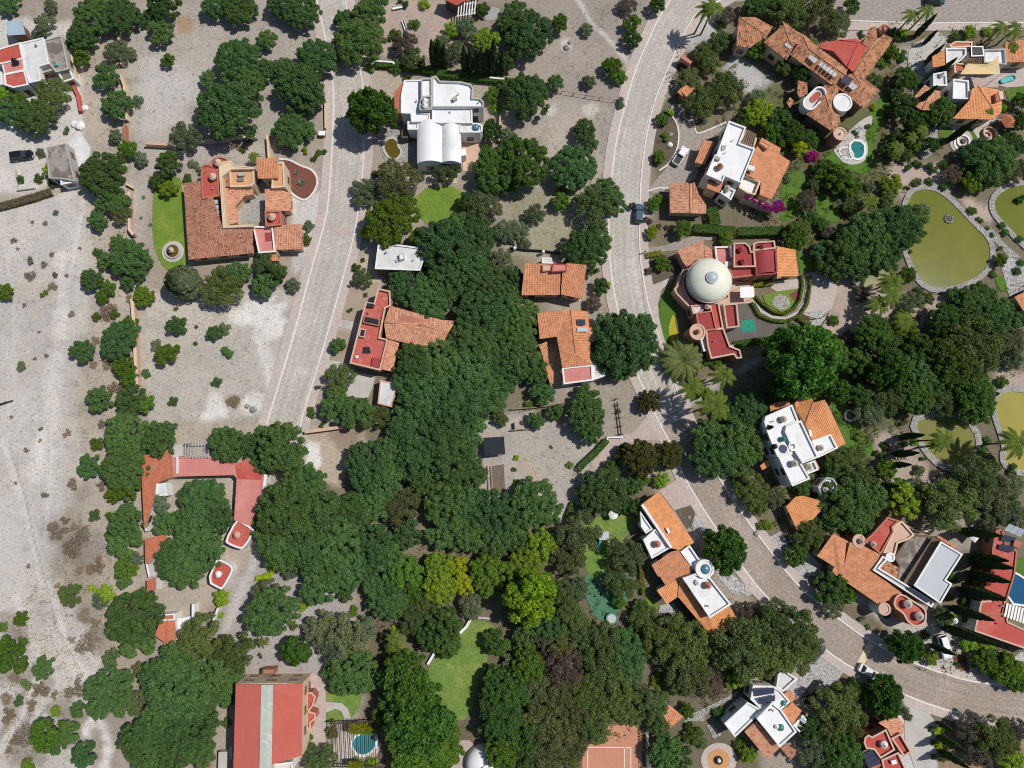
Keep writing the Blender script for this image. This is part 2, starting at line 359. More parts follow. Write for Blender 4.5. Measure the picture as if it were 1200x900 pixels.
PX, PY = PA(np.clip(GX, -140, 140), np.clip(GY, -110, 125))
n1 = fbm(PX, PY, 60, 3); n2 = fbm(PX, PY, 16, 11); n3 = fbm(PX, PY, 5, 23, 3)
COL = np.zeros(GX.shape + (3,)); COL[:] = (.335, .29, .238)
def pmask(poly):
    c = np.zeros(GX.shape, bool); j = len(poly) - 1
    for i in range(len(poly)):
        xi, yi = poly[i]; xj, yj = poly[j]
        c ^= ((yi > PY) != (yj > PY)) & (PX < (xj - xi) * (PY - yi) / (yj - yi + 1e-9) + xi); j = i
    return c
def pdist(pl, closed=False):
    d = np.full(GX.shape, 1e9); n = len(pl)
    for i in range(n if closed else n - 1):
        ax, ay = pl[i]; bx, by = pl[(i + 1) % n]; dx, dy = bx - ax, by - ay
        t = np.clip(((PX - ax) * dx + (PY - ay) * dy) / (dx * dx + dy * dy + 1e-9), 0, 1)
        d = np.minimum(d, np.hypot(PX - ax - t * dx, PY - ay - t * dy))
    return d
def sstep(x, a, b): t = np.clip((x - a) / (b - a), 0, 1); return t * t * (3 - 2 * t)
def paint(col, w):
    w = np.clip(w, 0, 1)[..., None]; COL[:] = COL * (1 - w) + np.array(col) * w
def zone(col, poly, soft=8, rag=10, op=1.0):
    p = q(poly) if isinstance(poly, str) else poly
    d = pdist(p, True); d = np.where(pmask(p), d, -d) + (n2 - .5) * 2 * rag + (n3 - .5) * rag * .7
    paint(col, op * sstep(d, -soft, soft))
def track(col, pl, wd, soft=3, rag=3, op=1.0):
    p = q(pl) if isinstance(pl, str) else pl
    d = wd / 2 - pdist(p) + (n2 - .5) * 2 * rag + (n3 - .5) * rag
    paint(col, op * sstep(d, -soft, soft))
def spots(col, lst, rag=6, soft=5, op=1.0):
    a = lst.split(); 
    for i in range(0, len(a), 3):
        x, y, r = float(a[i]), float(a[i + 1]), float(a[i + 2])
        paint(col, op * sstep(r - np.hypot(PX - x, PY - y) + (n2 - .5) * 3 * rag + (n3 - .5) * rag, -soft, soft))
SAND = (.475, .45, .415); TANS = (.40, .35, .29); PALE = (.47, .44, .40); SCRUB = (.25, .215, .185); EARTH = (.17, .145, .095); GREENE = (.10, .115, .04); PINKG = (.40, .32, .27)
k(0, 0, 1)
# planted gardens on the right, woodland floor at the bottom
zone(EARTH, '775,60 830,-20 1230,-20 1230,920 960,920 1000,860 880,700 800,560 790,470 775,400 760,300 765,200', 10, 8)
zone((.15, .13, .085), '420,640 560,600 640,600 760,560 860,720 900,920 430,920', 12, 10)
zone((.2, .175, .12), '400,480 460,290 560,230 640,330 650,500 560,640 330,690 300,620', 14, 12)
zone(GREENE, '870,90 1040,130 1060,300 930,300', 12, 14, .7); zone(GREENE, '880,440 1060,430 1040,640 940,640', 12, 14, .6)
zone(EARTH, '440,0 600,0 600,90 440,90', 8, 8, .5)
zone(PINKG, '440,0 530,0 530,60 470,75 440,60', 6, 5)
# sandy waste ground on the left
zone(SAND, '-60,150 95,232 112,300 104,380 86,470 98,540 70,620 60,680 105,720 120,790 100,920 -60,920', 9, 12)
zone((.55, .52, .475), '-40,10 95,30 100,130 95,232 -40,240', 6, 7)
zone(TANS, '95,30 150,20 152,400 168,520 168,700 150,760 120,730 100,620 105,540 95,470 110,380 118,300 98,180', 8, 9)
zone((.43, .39, .33), '98,180 118,300 112,380 90,470 100,540 84,600 70,560 82,480 100,370 104,300 85,235', 10, 10, .8)
for i, (x, y, rr) in enumerate([(20, 260, 26), (45, 690, 26), (15, 560, 18), (60, 770, 20), (45, 320, 22), (75, 300, 14), (30, 410, 20), (70, 500, 16), (60, 470, 10)]): spots((.5, .455, .4), f'{x} {y} {rr}', 9, 8, .6)
spots(SCRUB, '62 622 16 85 640 17 105 662 15 100 720 16 112 748 16 88 850 24 40 800 20 12 735 16 10 780 22 22 838 18 70 830 16 30 745 12 10 860 14 110 640 10 30 880 20', 9, 6, .75)
spots((.46, .40, .34), '55 345 10 35 330 9 42 365 8 70 385 7 50 340 8 60 400 10 25 430 9 20 345 8', 6, 5, .7)
track((.60, .575, .54), '5,520 30,590 50,680 72,740 100,800', 9, 5, 4, .8); track((.59, .565, .53), '98,235 80,330 72,420 62,520 52,640', 4, 4, 4, .7); track((.59, .565, .53), '10,300 18,400 12,480', 5, 5, 5, .6); track((.40, .37, .33), '-10,300 40,360 30,440 -10,470', 26, 14, 14, .35); track((.59, .565, .53), '0,880 30,830 50,780 20,700', 7, 4, 4, .7); track((.34, .3, .26), '12,525 30,585 42,640 55,690 66,735 80,760 98,795', 2.2, 1.2, .8, .9)
track((.66, .63, .58), '75,300 70,380 55,480 40,560', 12, 8, 8, .6)
zone((.36, .31, .25), '-40,222 30,226 75,212 95,216 60,232 20,242 -40,244', 4, 4, .9)
track((.66, .63, .59), '100,860 112,835 128,870 120,920', 10, 4, 4)
# open building plots
zone((.37, .335, .29), '150,10 380,-20 372,110 318,160 240,168 150,170', 8, 6); zone((.46, .44, .41), '165,60 230,90 225,140 165,160', 14, 14, .8)
spots((.33, .2, .09), '217 30 10 238 27 5', 5, 5, .7)
zone((.43, .395, .345), '165,340 345,340 335,395 312,490 170,500', 8, 6); spots((.64, .62, .59), '310 370 26 285 372 10 250 480 16 295 470 12 262 390 8', 10, 8, .85); spots((.2, .16, .1), '272 470 8', 4, 4, .6)
track((.58, .56, .53), '300,390 312,420 322,460', 14, 5, 4, .8)
zone((.345, .31, .265), '600,120 730,110 712,250 640,300 590,290 585,200', 8, 6); zone((.29, .275, .17), '590,225 680,220 690,300 600,296', 10, 10, .7)
zone((.315, .275, .235), '625,-20 780,-20 735,100 690,130 640,90', 8, 6); track((.5, .47, .43), '672,-10 694,28 720,52 735,72 738,88', 5, 2, 2)
spots((.52, .49, .46), '665 52 6 645 130 5 692 128 7', 4, 4, .8); spots((.42, .36, .3), '660 160 25 700 190 12', 8, 8, .5)
zone((.39, .355, .31), '545,495 620,480 700,520 708,545 668,600 655,615 600,580 545,600', 6, 5); spots((.45, .33, .22), '612 545 8 626 560 8', 5, 5, .5)
zone((.40, .345, .28), '170,500 330,490 310,620 260,700 200,770 168,700', 6, 5)
zone((.40, .335, .26), '355,500 425,495 430,520 398,570 355,560', 5, 4); zone((.2, .15, .1), '385,505 425,500 420,525 395,530', 5, 5, .7); spots((.66, .64, .62), '366 525 9 368 540 9', 3, 3, .9)
zone((.36, .335, .315), '255,690 330,640 400,690 420,740 390,790 300,790 270,760', 7, 6); track((.47, .44, .41), '300,650 285,690 262,740', 10, 4, 3)
zone((.42, .36, .29), '395,70 480,80 470,130 425,100', 5, 4, .9)
zone((.43, .37, .30), '405,330 440,280 452,300 440,370 400,415 390,420', 4, 3)
zone((.40, .36, .32), '150,170 320,165 300,190 250,190 215,200 175,205 165,340 150,340', 6, 5, .9); zone((.5, .48, .45), '300,215 380,225 375,300 345,320 340,250', 4, 3)
# pond walks
zone(PINKG, '945,305 1000,330 1090,350 1120,340 1090,380 960,400 935,370', 7, 5); zone(PINKG, '1040,190 1110,195 1110,225 1070,215 1060,230 1040,235', 6, 4); zone(PINKG, '1125,232 1168,240 1160,262 1140,255', 4, 4)
zone(PINKG, '1025,505 1060,505 1095,560 1060,575 1030,560', 6, 5, .9); zone(PINKG, '1165,430 1230,440 1230,460 1165,455', 5, 4); zone((.34, .3, .26), '1055,630 1140,600 1150,650 1060,640', 8, 8, .8)
zone((.42, .40, .385), '870,620 935,650 960,720 940,700 900,640', 6, 4); zone((.42, .41, .40), '960,760 990,780 940,830 915,810', 6, 5)
zone((.56, .54, .51), '1050,830 1095,850 1100,920 1045,920', 4, 3); zone((.45, .42, .38), '995,690 1130,720 1150,800 1080,780', 8, 8, .9); zone((.3, .2, .13), '1105,850 1230,855 1230,920 1105,920', 8, 6, .9)
zone((.42, .41, .39), '800,20 840,0 850,30 830,60 805,60', 5, 4); zone((.40, .39, .38), '860,60 905,95 880,115 850,80', 6, 5)
zone((.42, .40, .37), '765,470 850,440 930,400 860,440 810,480', 6, 5, .8); zone((.42, .4, .36), '1050,60 1110,40 1125,55 1075,115', 6, 5, .8)
zone((.28, .25, .2), '775,55 800,60 800,100 770,130', 4, 4)
spots((.52, .30, .26), '968 350 6', 3, 3, .7)
k(0, 0, 1)
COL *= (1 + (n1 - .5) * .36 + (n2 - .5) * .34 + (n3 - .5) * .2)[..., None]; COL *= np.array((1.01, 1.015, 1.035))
dry = sstep(n2 + (n3 - .5) * .5, .55, .72) * .35; COL[:] = COL * (1 - dry[..., None]) + COL * np.array((.8, .76, .66)) * dry[..., None]
me = bpy.data.meshes.new('ground'); ny, nx = GX.shape
ZG = np.where(inner, (n2 - .5) * .05 - .03, -.03)
vs = np.stack([GX, GY, ZG], -1).reshape(-1, 3)
ii = np.arange(ny * nx).reshape(ny, nx)
fc = np.stack([ii[:-1, :-1], ii[:-1, 1:], ii[1:, 1:], ii[1:, :-1]], -1).reshape(-1, 4)
me.vertices.add(len(vs)); me.vertices.foreach_set('co', vs.astype('f4').ravel())
me.loops.add(fc.size); me.loops.foreach_set('vertex_index', fc.astype('i4').ravel())
me.polygons.add(len(fc)); me.polygons.foreach_set('loop_start', np.arange(0, fc.size, 4, dtype='i4')); me.polygons.foreach_set('loop_total', np.full(len(fc), 4, 'i4'))
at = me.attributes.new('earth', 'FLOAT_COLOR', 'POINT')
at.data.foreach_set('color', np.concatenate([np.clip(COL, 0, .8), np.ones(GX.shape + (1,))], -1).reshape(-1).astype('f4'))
me.update(calc_edges=True); me.validate()
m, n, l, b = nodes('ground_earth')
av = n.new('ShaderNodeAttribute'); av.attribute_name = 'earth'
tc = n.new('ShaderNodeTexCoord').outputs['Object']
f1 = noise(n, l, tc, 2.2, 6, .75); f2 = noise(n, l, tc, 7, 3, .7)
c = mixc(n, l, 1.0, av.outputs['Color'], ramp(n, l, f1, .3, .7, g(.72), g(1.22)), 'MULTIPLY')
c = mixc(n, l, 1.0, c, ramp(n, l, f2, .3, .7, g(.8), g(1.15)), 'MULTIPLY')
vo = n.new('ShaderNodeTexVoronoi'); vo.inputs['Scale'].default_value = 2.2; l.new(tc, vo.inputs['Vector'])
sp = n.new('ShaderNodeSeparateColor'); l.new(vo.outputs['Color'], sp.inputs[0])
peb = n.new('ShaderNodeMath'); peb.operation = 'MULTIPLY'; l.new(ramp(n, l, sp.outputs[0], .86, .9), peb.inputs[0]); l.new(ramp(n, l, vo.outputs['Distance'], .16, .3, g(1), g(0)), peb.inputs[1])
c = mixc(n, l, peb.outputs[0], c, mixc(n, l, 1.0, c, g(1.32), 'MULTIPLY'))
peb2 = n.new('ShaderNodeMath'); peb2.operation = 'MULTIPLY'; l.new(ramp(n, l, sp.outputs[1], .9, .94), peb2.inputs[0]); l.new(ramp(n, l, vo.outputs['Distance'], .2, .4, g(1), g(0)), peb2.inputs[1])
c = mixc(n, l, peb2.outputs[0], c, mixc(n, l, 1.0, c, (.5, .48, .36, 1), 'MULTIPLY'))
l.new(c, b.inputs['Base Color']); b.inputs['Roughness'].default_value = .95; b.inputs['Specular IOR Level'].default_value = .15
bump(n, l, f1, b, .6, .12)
me.materials.append(m)
go = bpy.data.objects.new('ground', me); C.objects.link(go); struct(go)
# ------------------------------------------------------------------ sheets: roads, walks, lawns, water
_lv = [0]
def sheet(name, s, mt, z=.03, thick=0.0, smooth=0, kind='structure'):
    pts = q(s) if isinstance(s, str) else s
    if smooth: pts = smooth_loop(pts, smooth)
    _lv[0] = (_lv[0] + 1) % 25
    z = z + _lv[0] * .0015
    xy = ccw([P(x, y, z) for x, y in pts])
    mb = MB().prism(xy, min(0, z) - .12, z, 0)
    o = mb.build(name, M[mt] if isinstance(mt, str) else mt)
    o['kind'] = kind
    return o
def strip(name, s, wd, mt, z=.03, h=None, smooth=0, closed=False, kind='structure', z0=None):
    """band of width wd metres along a polyline (photo positions)"""
    pts = q(s) if isinstance(s, str) else s
    if smooth: pts = smooth_loop(pts, smooth, closed)
    w3 = [P(x, y, z)[:2] for x, y in pts]; mb = MB(); _bands(mb, w3, wd, z0 if z0 is not None else -.1, z, closed)
    o = mb.build(name, M[mt]); 
    if kind: o['kind'] = kind
    return o
def _bands(mb, w3, wd, z0, z1, closed=False, m=0):
    n = len(w3); L = []; Rr = []
    for i in range(n):
        a = w3[i - 1] if (i > 0 or closed) else w3[0]; c2 = w3[(i + 1) % n] if (i < n - 1 or closed) else w3[-1]
        p0 = np.array(w3[i]); e1 = p0 - np.array(a); e2 = np.array(c2) - p0
        e1 = e1 / (np.linalg.norm(e1) + 1e-9); e2 = e2 / (np.linalg.norm(e2) + 1e-9); t = e1 + e2
        if np.linalg.norm(t) < 1e-6: t = e1
        t = t / np.linalg.norm(t); nn = np.array([-t[1], t[0]]); cc = max(.5, abs(np.dot(t, e2 if np.linalg.norm(e2) > .1 else e1)))
        L.append(p0 + nn * wd / 2 / cc); Rr.append(p0 - nn * wd / 2 / cc)
    vs = [(p[0], p[1], z) for p in L for z in (z0, z1)] + [(p[0], p[1], z) for p in Rr for z in (z0, z1)]
    o = 2 * n; fs = []
    for i in range(n if closed else n - 1):
        j = (i + 1) % n
        fs += [[2 * i + 1, o + 2 * i + 1, o + 2 * j + 1, 2 * j + 1], [2 * i, 2 * i + 1, 2 * j + 1, 2 * j], [o + 2 * i + 1, o + 2 * i, o + 2 * j, o + 2 * j + 1]]
    if not closed: fs += [[0, o, o + 1, 1], [2 * n - 2, 2 * n - 1, o + 2 * n - 1, o + 2 * n - 2]]
    mb.add(vs, fs, m)
def shift(pl, d):
    """offset a polyline sideways by d photo pixels"""
    o = []
    for i in range(len(pl)):
        a = np.array(pl[max(i - 1, 0)]); c2 = np.array(pl[min(i + 1, len(pl) - 1)]); t = c2 - a; t = t / np.linalg.norm(t)
        o.append(tuple(np.array(pl[i]) + d * np.array([-t[1], t[0]])))
    return o
def road(left, right, mt, name, z=.02, n=110):
    def rs(pl):
        a = np.array(pl); d = np.concatenate([[0], np.cumsum(np.hypot(*np.diff(a, axis=0).T))]); t = np.linspace(0, d[-1], n)
        return np.stack([np.interp(t, d, a[:, 0]), np.interp(t, d, a[:, 1])], -1)
    L, R2 = rs(left), rs(right); mb = MB(); v = 0.0
    for i in range(n - 1):
        a, b2, c2, d2 = P(*L[i], z), P(*R2[i], z), P(*R2[i + 1], z), P(*L[i + 1], z); dv = float(np.linalg.norm(a - d2)); pts, uv = [a, b2, c2, d2], [(0, v), (1, v), (1, v + dv), (0, v + dv)]
        if (b2[0] - a[0]) * (d2[1] - a[1]) - (b2[1] - a[1]) * (d2[0] - a[0]) < 0: pts, uv = pts[::-1], uv[::-1]
        mb.poly(pts, 0, uv); v += dv
    struct(mb.build(name, M[mt]))
A = smooth_loop(q('366,-25 371,0 381,42 389,85 391,112 390,160 386,225 382,257 367,307 346,385 327,450 315,487 305,525'), 1, False)
B = smooth_loop(q('398,-25 405,0 412,40 422,82 425,100 427,175 424,207 420,245 414,280 400,332 382,397 366,450 352,495 347,525'), 1, False)
road(A, B, 'road1', 'cobbled_lane')
D = smooth_loop(q('800,-25 786,0 772,20 760,47 747,75 739,100 730,132 722,165 716,210 713,260 715,312 722,357 740,425 752,450 772,495 785,517 797,550 817,585 841,622 877,675 915,718 966,761 1000,784 1050,810 1100,830 1150,842 1235,853'), 1, False)
E = smooth_loop(q('880,-25 850,-2 817,12 800,42 775,97 765,125 755,172 750,225 749,295 757,345 764,372 780,415 790,445 800,482 815,515 850,572 875,610 900,642 925,675 950,700 982,725 1017,750 1057,772 1112,792 1150,801 1235,808'), 1, False)
i1 = min(range(len(D)), key=lambda i: abs(D[i][1] - 500) + (D[i][0] > 800) * 99); i2 = min(range(len(E)), key=lambda i: abs(E[i][1] - 490) + (E[i][0] > 830) * 99)
road(D[:i1 + 1], E[:i2 + 1], 'road1', 'cobbled_street'); road(D[i1:], E[i2:], 'road2', 'cobbled_avenue', .021)
sheet('cobbled_street', '845,-25 1235,-25 1235,26 1075,27 995,24 960,14 905,0 860,2', 'cob2', .019)
def kerbs(pl, side, nm, wd=9.5, cut=()):
    o1 = shift(pl, side * .9); o2 = shift(pl, side * (wd + .9))
    runs = []; cur = []
    for i, p in enumerate(pl):
        if any(c[0] <= p[1] <= c[1] and c[2] <= p[0] <= c[3] for c in cut):
            if len(cur) > 1: runs.append(cur)
            cur = []
        else: cur.append(i)
    if len(cur) > 1: runs.append(cur)
    for r in runs: sheet('sidewalk', [o1[i] for i in r] + [o2[i] for i in r][::-1], 'walk', .09)
    strip('kerb_line', pl, .30, 'line', .13)
kerbs(A, 1, 'w'); kerbs(B, -1, 'w'); kerbs(D, 1, 'w', 9.5); kerbs(E, -1, 'w', 9)
strip('kerb_line', '995,24 1075,27 1235,26', .3, 'line', .13); sheet('sidewalk', '985,25 1075,28 1235,27 1235,35 1075,36 985,35', 'walk', .09); sheet('sidewalk', '985,36 1030,36 1000,52 980,46', 'pave', .06)
sheet('crossing_band', '382,258 414,270 412,278 380,267', 'pave', .03); k(900, 675, 4); sheet('crossing_band', '470,310 497,325 432,450 402,434', 'beige', .035)
k(600, 450, 4); sheet('crossing_band', '668,150 762,112 778,132 686,182', 'walk', .03); strip('kerb_line', '686,182 778,132', .25, 'line', .045); strip('kerb_line', '690,185 745,278', .22, 'line', .045); strip('kerb_line', '668,150 760,112', .2, 'line', .045)
# drives, courts and terraces
sheet('paved_drive', '366,380 450,255 500,240 560,232 632,150 660,145 735,270 700,268 620,262 520,290 470,340 400,392', 'pave', .05); sheet('paved_drive', '690,500 785,440 862,560 760,592', 'pave', .1)
k(600, 0, 4); sheet('cobbled_drive', '640,905 648,872 735,775 778,690 784,610 770,560 740,505 760,480 830,520 850,560 862,622 900,615 1000,572 1010,592 940,640 880,690 880,790 850,850 730,880 700,905', 'cob2', .05, smooth=1)
strip('kerb_line', '752,545 775,580 784,640 775,700 740,765 690,800', .3, 'line', .14, smooth=1); strip('kerb_line', '828,520 850,560 862,622 880,624 930,605 1005,572', .3, 'line', .14, smooth=1); strip('kerb_line', '635,895 690,880 735,882', .3, 'line', .14)
sheet('gravel_bed', '690,520 745,520 775,590 778,660 750,740 700,780 650,770 655,650', 'soil', .06)
k(600, 225, 4); sheet('cobbled_drive', '600,290 640,262 720,250 760,235 850,205 960,208 960,222 880,230 800,270 690,282 610,305', 'cob2', .05); sheet('stone_footpath', '610,430 640,440 700,420 755,380 760,400 700,460 680,540 690,640 720,740 700,770 650,640 620,520', 'walk', .06); sheet('garden_bed', '632,300 700,290 790,320 790,380 700,420 660,435 640,430', 'soil', .07)
sheet('asphalt_yard', '990,510 1040,510 1120,512 1150,560 1180,630 1150,660 1040,715 1005,690', 'asphalt', .05)
k(760, 255, 6); sheet('asphalt_yard', '600,590 760,585 830,660 930,740 1060,740 1060,790 950,830 560,895 560,800 640,760', 'asphalt', .055); sheet('green_play_mat', '650,725 740,712 760,800 650,808', mat('green_rubber_mat', (.02, .22, .14), (.03, .28, .19), sc=2.5, fine=.4, fsc=4), .08)
sheet('terrace', '560,455 745,448 748,600 500,612 480,600 560,560', 'peach', .12); sheet('paved_walk', '860,450 1060,430 1062,495 900,520 860,495', 'walk', .07); sheet('gravel_bed', '870,530 930,515 1060,495 1065,560 1010,640 930,660 820,600 800,545', 'lawn', .06)
sheet('mulch_bed', '985,540 1060,500 1064,560 1035,595', 'mulch', .09); sheet('white_gravel_bed', '860,600 900,540 950,535 1000,590 985,630 930,655', 'stone', .10, smooth=1)
sheet('kerb_path', '738,575 800,650 870,690 960,700 1040,660 1090,590 1110,470 1105,400 1122,400 1128,480 1105,600 1050,680 960,716 870,708 790,668', 'concrete', .15)
k(900, 225, 4); sheet('paved_court', '205,380 260,390 330,450 300,540 240,560 215,560 170,565 195,520', 'walk', .06); sheet('gravel_path', '195,565 280,545 265,610 230,660 195,668', 'flag', .07)
sheet('stone_terrace', '1092,350 1130,305 1200,325 1240,330 1240,450 1130,490 1115,420', 'flag', .07); sheet('stone_footpath', '1040,160 1060,180 1110,240 1190,310 1130,305 1080,250 1020,190', 'stone', .08)
k(300, 225, 4); sheet('drive_slab', '378,595 462,612 450,648 372,630', 'concrete', .07); sheet('drive_slab', '330,785 420,800 415,835 560,862 545,920 520,975 430,960 380,900 310,900', 'concrete', .06); sheet('gravel_bed', '455,415 578,425 560,500 470,608 390,592', mat('tan_gravel', (.37, .295, .225), (.33, .26, .2), fine=.2), .05); sheet('gravel_bed', '368,640 450,655 415,800 330,785', mat('tan_gravel_fine', (.36, .29, .22), (.32, .26, .2), fine=.2), .05)
k(600, 450, 4); sheet('stone_bed', '840,590 860,600 965,695 880,720 850,740', 'flag', .06); sheet('garden_bed', '765,592 840,562 860,600 845,660 820,680', 'soil', .06)
k(740, 660, 7.5); sheet('stone_bed', '740,90 780,45 900,110 1010,200 1080,260 1020,290 960,250 900,280 830,200', 'flag', .06); sheet('stone_bed', '250,370 360,350 430,420 330,440 240,440', 'flag', .06)
k(900, 450, 4); sheet('stone_bed', '0,720 60,690 100,760 190,790 250,850 240,900 140,900 60,860', 'flag', .06)
k(900, 0, 4); sheet('pool_terrace', '298,695 340,650 390,605 440,560 492,535 485,590 450,625 470,680 466,740 430,770 370,772 340,750', 'concrete', .1, smooth=1); sheet('garden_path', '660,240 700,200 770,160 800,150 830,170 820,240 700,330 650,370', 'concrete', .05); sheet('patio', '960,540 1100,560 1000,600 1070,600 1090,640 1000,690 960,640 800,600 800,580', 'concrete', .06); sheet('patio', '1000,320 1110,330 1200,320 1240,330 1240,400 1120,410 1080,400', 'walk', .06); sheet('patio', '860,400 940,330 1080,350 1080,410 960,410', 'pave', .05)
sheet('gravel_path', '695,690 780,580 800,620 790,700 720,760', 'stone', .05, smooth=1); sheet('gravel_path', '640,880 700,860 830,850 850,900 800,930 640,930', 'stone', .05)
sheet('round_patio', [(900 + (905 + 55 * math.cos(t)) / 4, (660 + 58 * math.sin(t)) / 4) for t in np.linspace(0, 6.28, 29)[:-1]], 'walk', .07)
k(300, 675, 4); sheet('brick_walk', '238,460 325,450 330,800 240,800 262,700 255,560', 'pave', .06); sheet('garden_path', '328,590 400,596 430,620 446,668 415,668 398,630 370,622 328,640', 'concrete', .07); sheet('terrace', '385,720 440,740 560,745 590,790 560,850 430,860 350,850', 'walk', .05); sheet('tent_terrace', '920,800 960,770 1000,770 1060,830 1000,920 910,920', 'pave', .06)
k(300, 0, 4); sheet('terrace', '966,655 1050,640 1045,760 1010,810 970,800', 'peach', .1); sheet('pond_terrace', '575,640 640,580 745,690 745,745 640,775 590,740', 'stone', .06, smooth=1); sheet('terrace', '790,790 960,800 940,860 790,860', 'walk', .05)
k(200, 170, 6.667); sheet('mulch_bed', '850,105 930,115 1010,165 1100,190 1150,265 1130,350 1060,430 1000,415 940,370 900,130', 'mulch', .07, smooth=1)
strip('kerb_line', '845,108 930,112 1015,162 1105,188 1152,265 1132,352 1062,432 1000,418 942,372', .4, 'line', .2, smooth=2); sheet('gravel_court', '510,480 575,400 720,400 725,600 525,600', 'gravel', .05)
k(600, 675, 4); sheet('clay_court', '330,900 322,790 450,705 560,690 615,740 605,900 605,960 330,960', 'clay', .05)
for s_ in ('355,960 355,802 557,805 557,960', '527,803 527,960'): strip('court_line', s_, .16, 'line', .075)
sheet('putting_green', '345,-30 560,-15 555,60 540,110 500,165 450,220 380,190 340,80', 'turf', .05, smooth=1)
sheet('stone_footpath', '800,690 830,650 900,620 1000,570 1060,540 1050,560 980,600 910,650 900,680 840,680', 'stone', .06); sheet('garden_path', '915,700 940,695 980,745 945,765', 'stone', .06)
sheet('round_patio', [(600 + (970 + 84 * math.cos(t)) / 4, 675 + (862 + 80 * math.sin(t)) / 4) for t in np.linspace(0, 6.28, 33)[:-1]], 'walk', .06); sheet('round_patio', [(600 + (970 + 52 * math.cos(t)) / 4, 675 + (862 + 52 * math.sin(t)) / 4) for t in np.linspace(0, 6.28, 33)[:-1]], mat('orange_patio', (.55, .3, .12), (.5, .27, .11), fine=.2), .1)
k(900, 675, 4); sheet('drive_slab', '640,590 740,625 790,690 790,910 690,910 640,760', 'concrete', .05); sheet('mulch_bed', '868,370 905,365 940,400 945,455 910,460 880,430', 'mulch', .06, smooth=1); sheet('drive_slab', '1140,395 1200,400 1240,410 1240,300', 'concrete', .05)
sheet('stone_bed', '120,490 230,430 330,400 370,430 300,520 200,560', 'flag', .05, smooth=1)
# lawns
k(0, 0, 1)
LAWN = [('lawn', '180,210 200,206 215,210 217,300 222,316 200,321 187,308 178,280 179,240'), ('lawn', '482,222 545,217 545,253 515,260 495,264'), ('drylawn', '466,468 482,462 478,482 462,482')]
for mt, s_ in LAWN: sheet('lawn', s_, mt, .04, smooth=1)
k(300, 675, 4); sheet('lawn', '990,205 1100,215 1145,280 1060,300 1095,400 1040,500 1005,670 900,680 820,560 800,500 810,420 850,370 960,260', 'drylawn', .04, smooth=1); sheet('lawn', '330,505 500,530 485,620 445,668 430,620 400,596 330,588', 'drylawn', .05); sheet('lawn', '330,642 370,625 398,635 412,670 330,700', 'drylawn', .05)
k(600, 450, 4); sheet('lawn', '335,630 570,605 590,660 510,740 440,890 350,920 330,720', 'drylawn', .04, smooth=1)
k(600, 225, 4); sheet('lawn', '682,540 742,425 775,520 760,640 755,735 725,720 700,640', 'lawn2', .08, smooth=1); sheet('yellow_groundcover', '735,620 760,560 768,640 800,735 752,740 738,690', 'yellowg', .16, smooth=1); sheet('lawn', '1045,718 1200,685 1250,672 1250,700 1045,745', 'lawn2', .08); sheet('lawn', '1050,700 1150,662 1190,620 1200,690 1045,745', 'lawn', .05)
k(900, 0, 4); sheet('lawn', '480,505 560,425 590,470 500,640 495,790 430,825 250,745 305,695 350,762 450,770 475,690 455,640', 'lawn2', .05, smooth=1); sheet('lawn', '1110,425 1200,388 1240,380 1240,430 1130,475', 'lawn2', .07); sheet('lawn', '798,590 875,598 850,660 808,682', 'lawn2', .08, smooth=1); sheet('lawn', '1080,640 1130,600 1150,640 1110,690', 'lawn2', .07); sheet('lawn', '60,865 130,780 185,850 140,930 60,950', 'lawn2', .05, smooth=1); sheet('lawn', '920,600 950,595 985,650 970,690 940,690', 'lawn2', .08)
k(780, 130, 6.667); sheet('lawn', '1000,435 1095,500 1065,690 1075,810 930,875 885,830 935,700 880,660', 'lawn2', .05, smooth=1)
k(900, 225, 4); sheet('lawn', '220,20 300,20 332,90 332,155 225,110', 'lawn2', .05, smooth=1); sheet('lawn', '138,280 215,305 218,372 150,382', 'lawn2', .07); sheet('lawn', '1060,385 1110,400 1125,470 1080,460', 'lawn2', .05)
k(900, 450, 4); sheet('lawn', '290,85 385,85 430,220 505,300 465,345 350,335 330,200', 'lawn2', .05, smooth=1)
k(1040, 600, 7.5); sheet('lawn', '1140,400 1240,410 1240,570 1115,540', 'lawn2', .05)
k(600, 675, 4); sheet('lawn', '618,75 692,140 665,172 628,120', 'lawn', .05)
# water
def pond(s, mt, rim=None, rw=1.3, smooth=2, z=.06, rh=.22, nm='pond'):
    pts = smooth_loop(q(s), smooth); sheet(nm, pts, mt, z)
    if rim:
        w3 = ccw([P(x, y, .1)[:2] for x, y in pts]); o2 = inset(w3, -rw)
        o = MB().ring(o2, w3, -.05, max(rh, z + .1)).build('pond_kerb', M[rim]); struct(o)
k(0, 0, 1)
pond('1066,230 1075,223 1087,222 1098,225 1110,233 1122,245 1138,262 1157,280 1161,296 1157,313 1142,326 1120,335 1095,338 1079,329 1070,312 1062,290 1058,262', 'algae', 'stone', 1.15, 1)
pond('1165,235 1175,224 1190,218 1230,214 1230,310 1195,280 1176,260 1166,248', 'algae', 'stone', 1.2, 1)
k(960, 440, 5); pond('560,275 640,245 740,240 830,252 885,305 918,370 912,460 880,500 800,535 715,512 640,440 600,370', 'algae2', 'stone', 1.3, 1); pond('1028,185 1050,115 1120,92 1210,105 1300,120 1300,570 1200,560 1110,530 1085,480 1105,420 1070,320', 'algae3', 'stone', 1.2, 1)
k(900, 225, 4); pond('440,440 490,365 600,335 604,375 520,425 470,460', 'algae2', None)
k(300, 0, 4); pond('598,690 612,658 640,650 660,662 662,690 682,712 655,748 625,738', 'brownw', 'concrete', .5, 2)
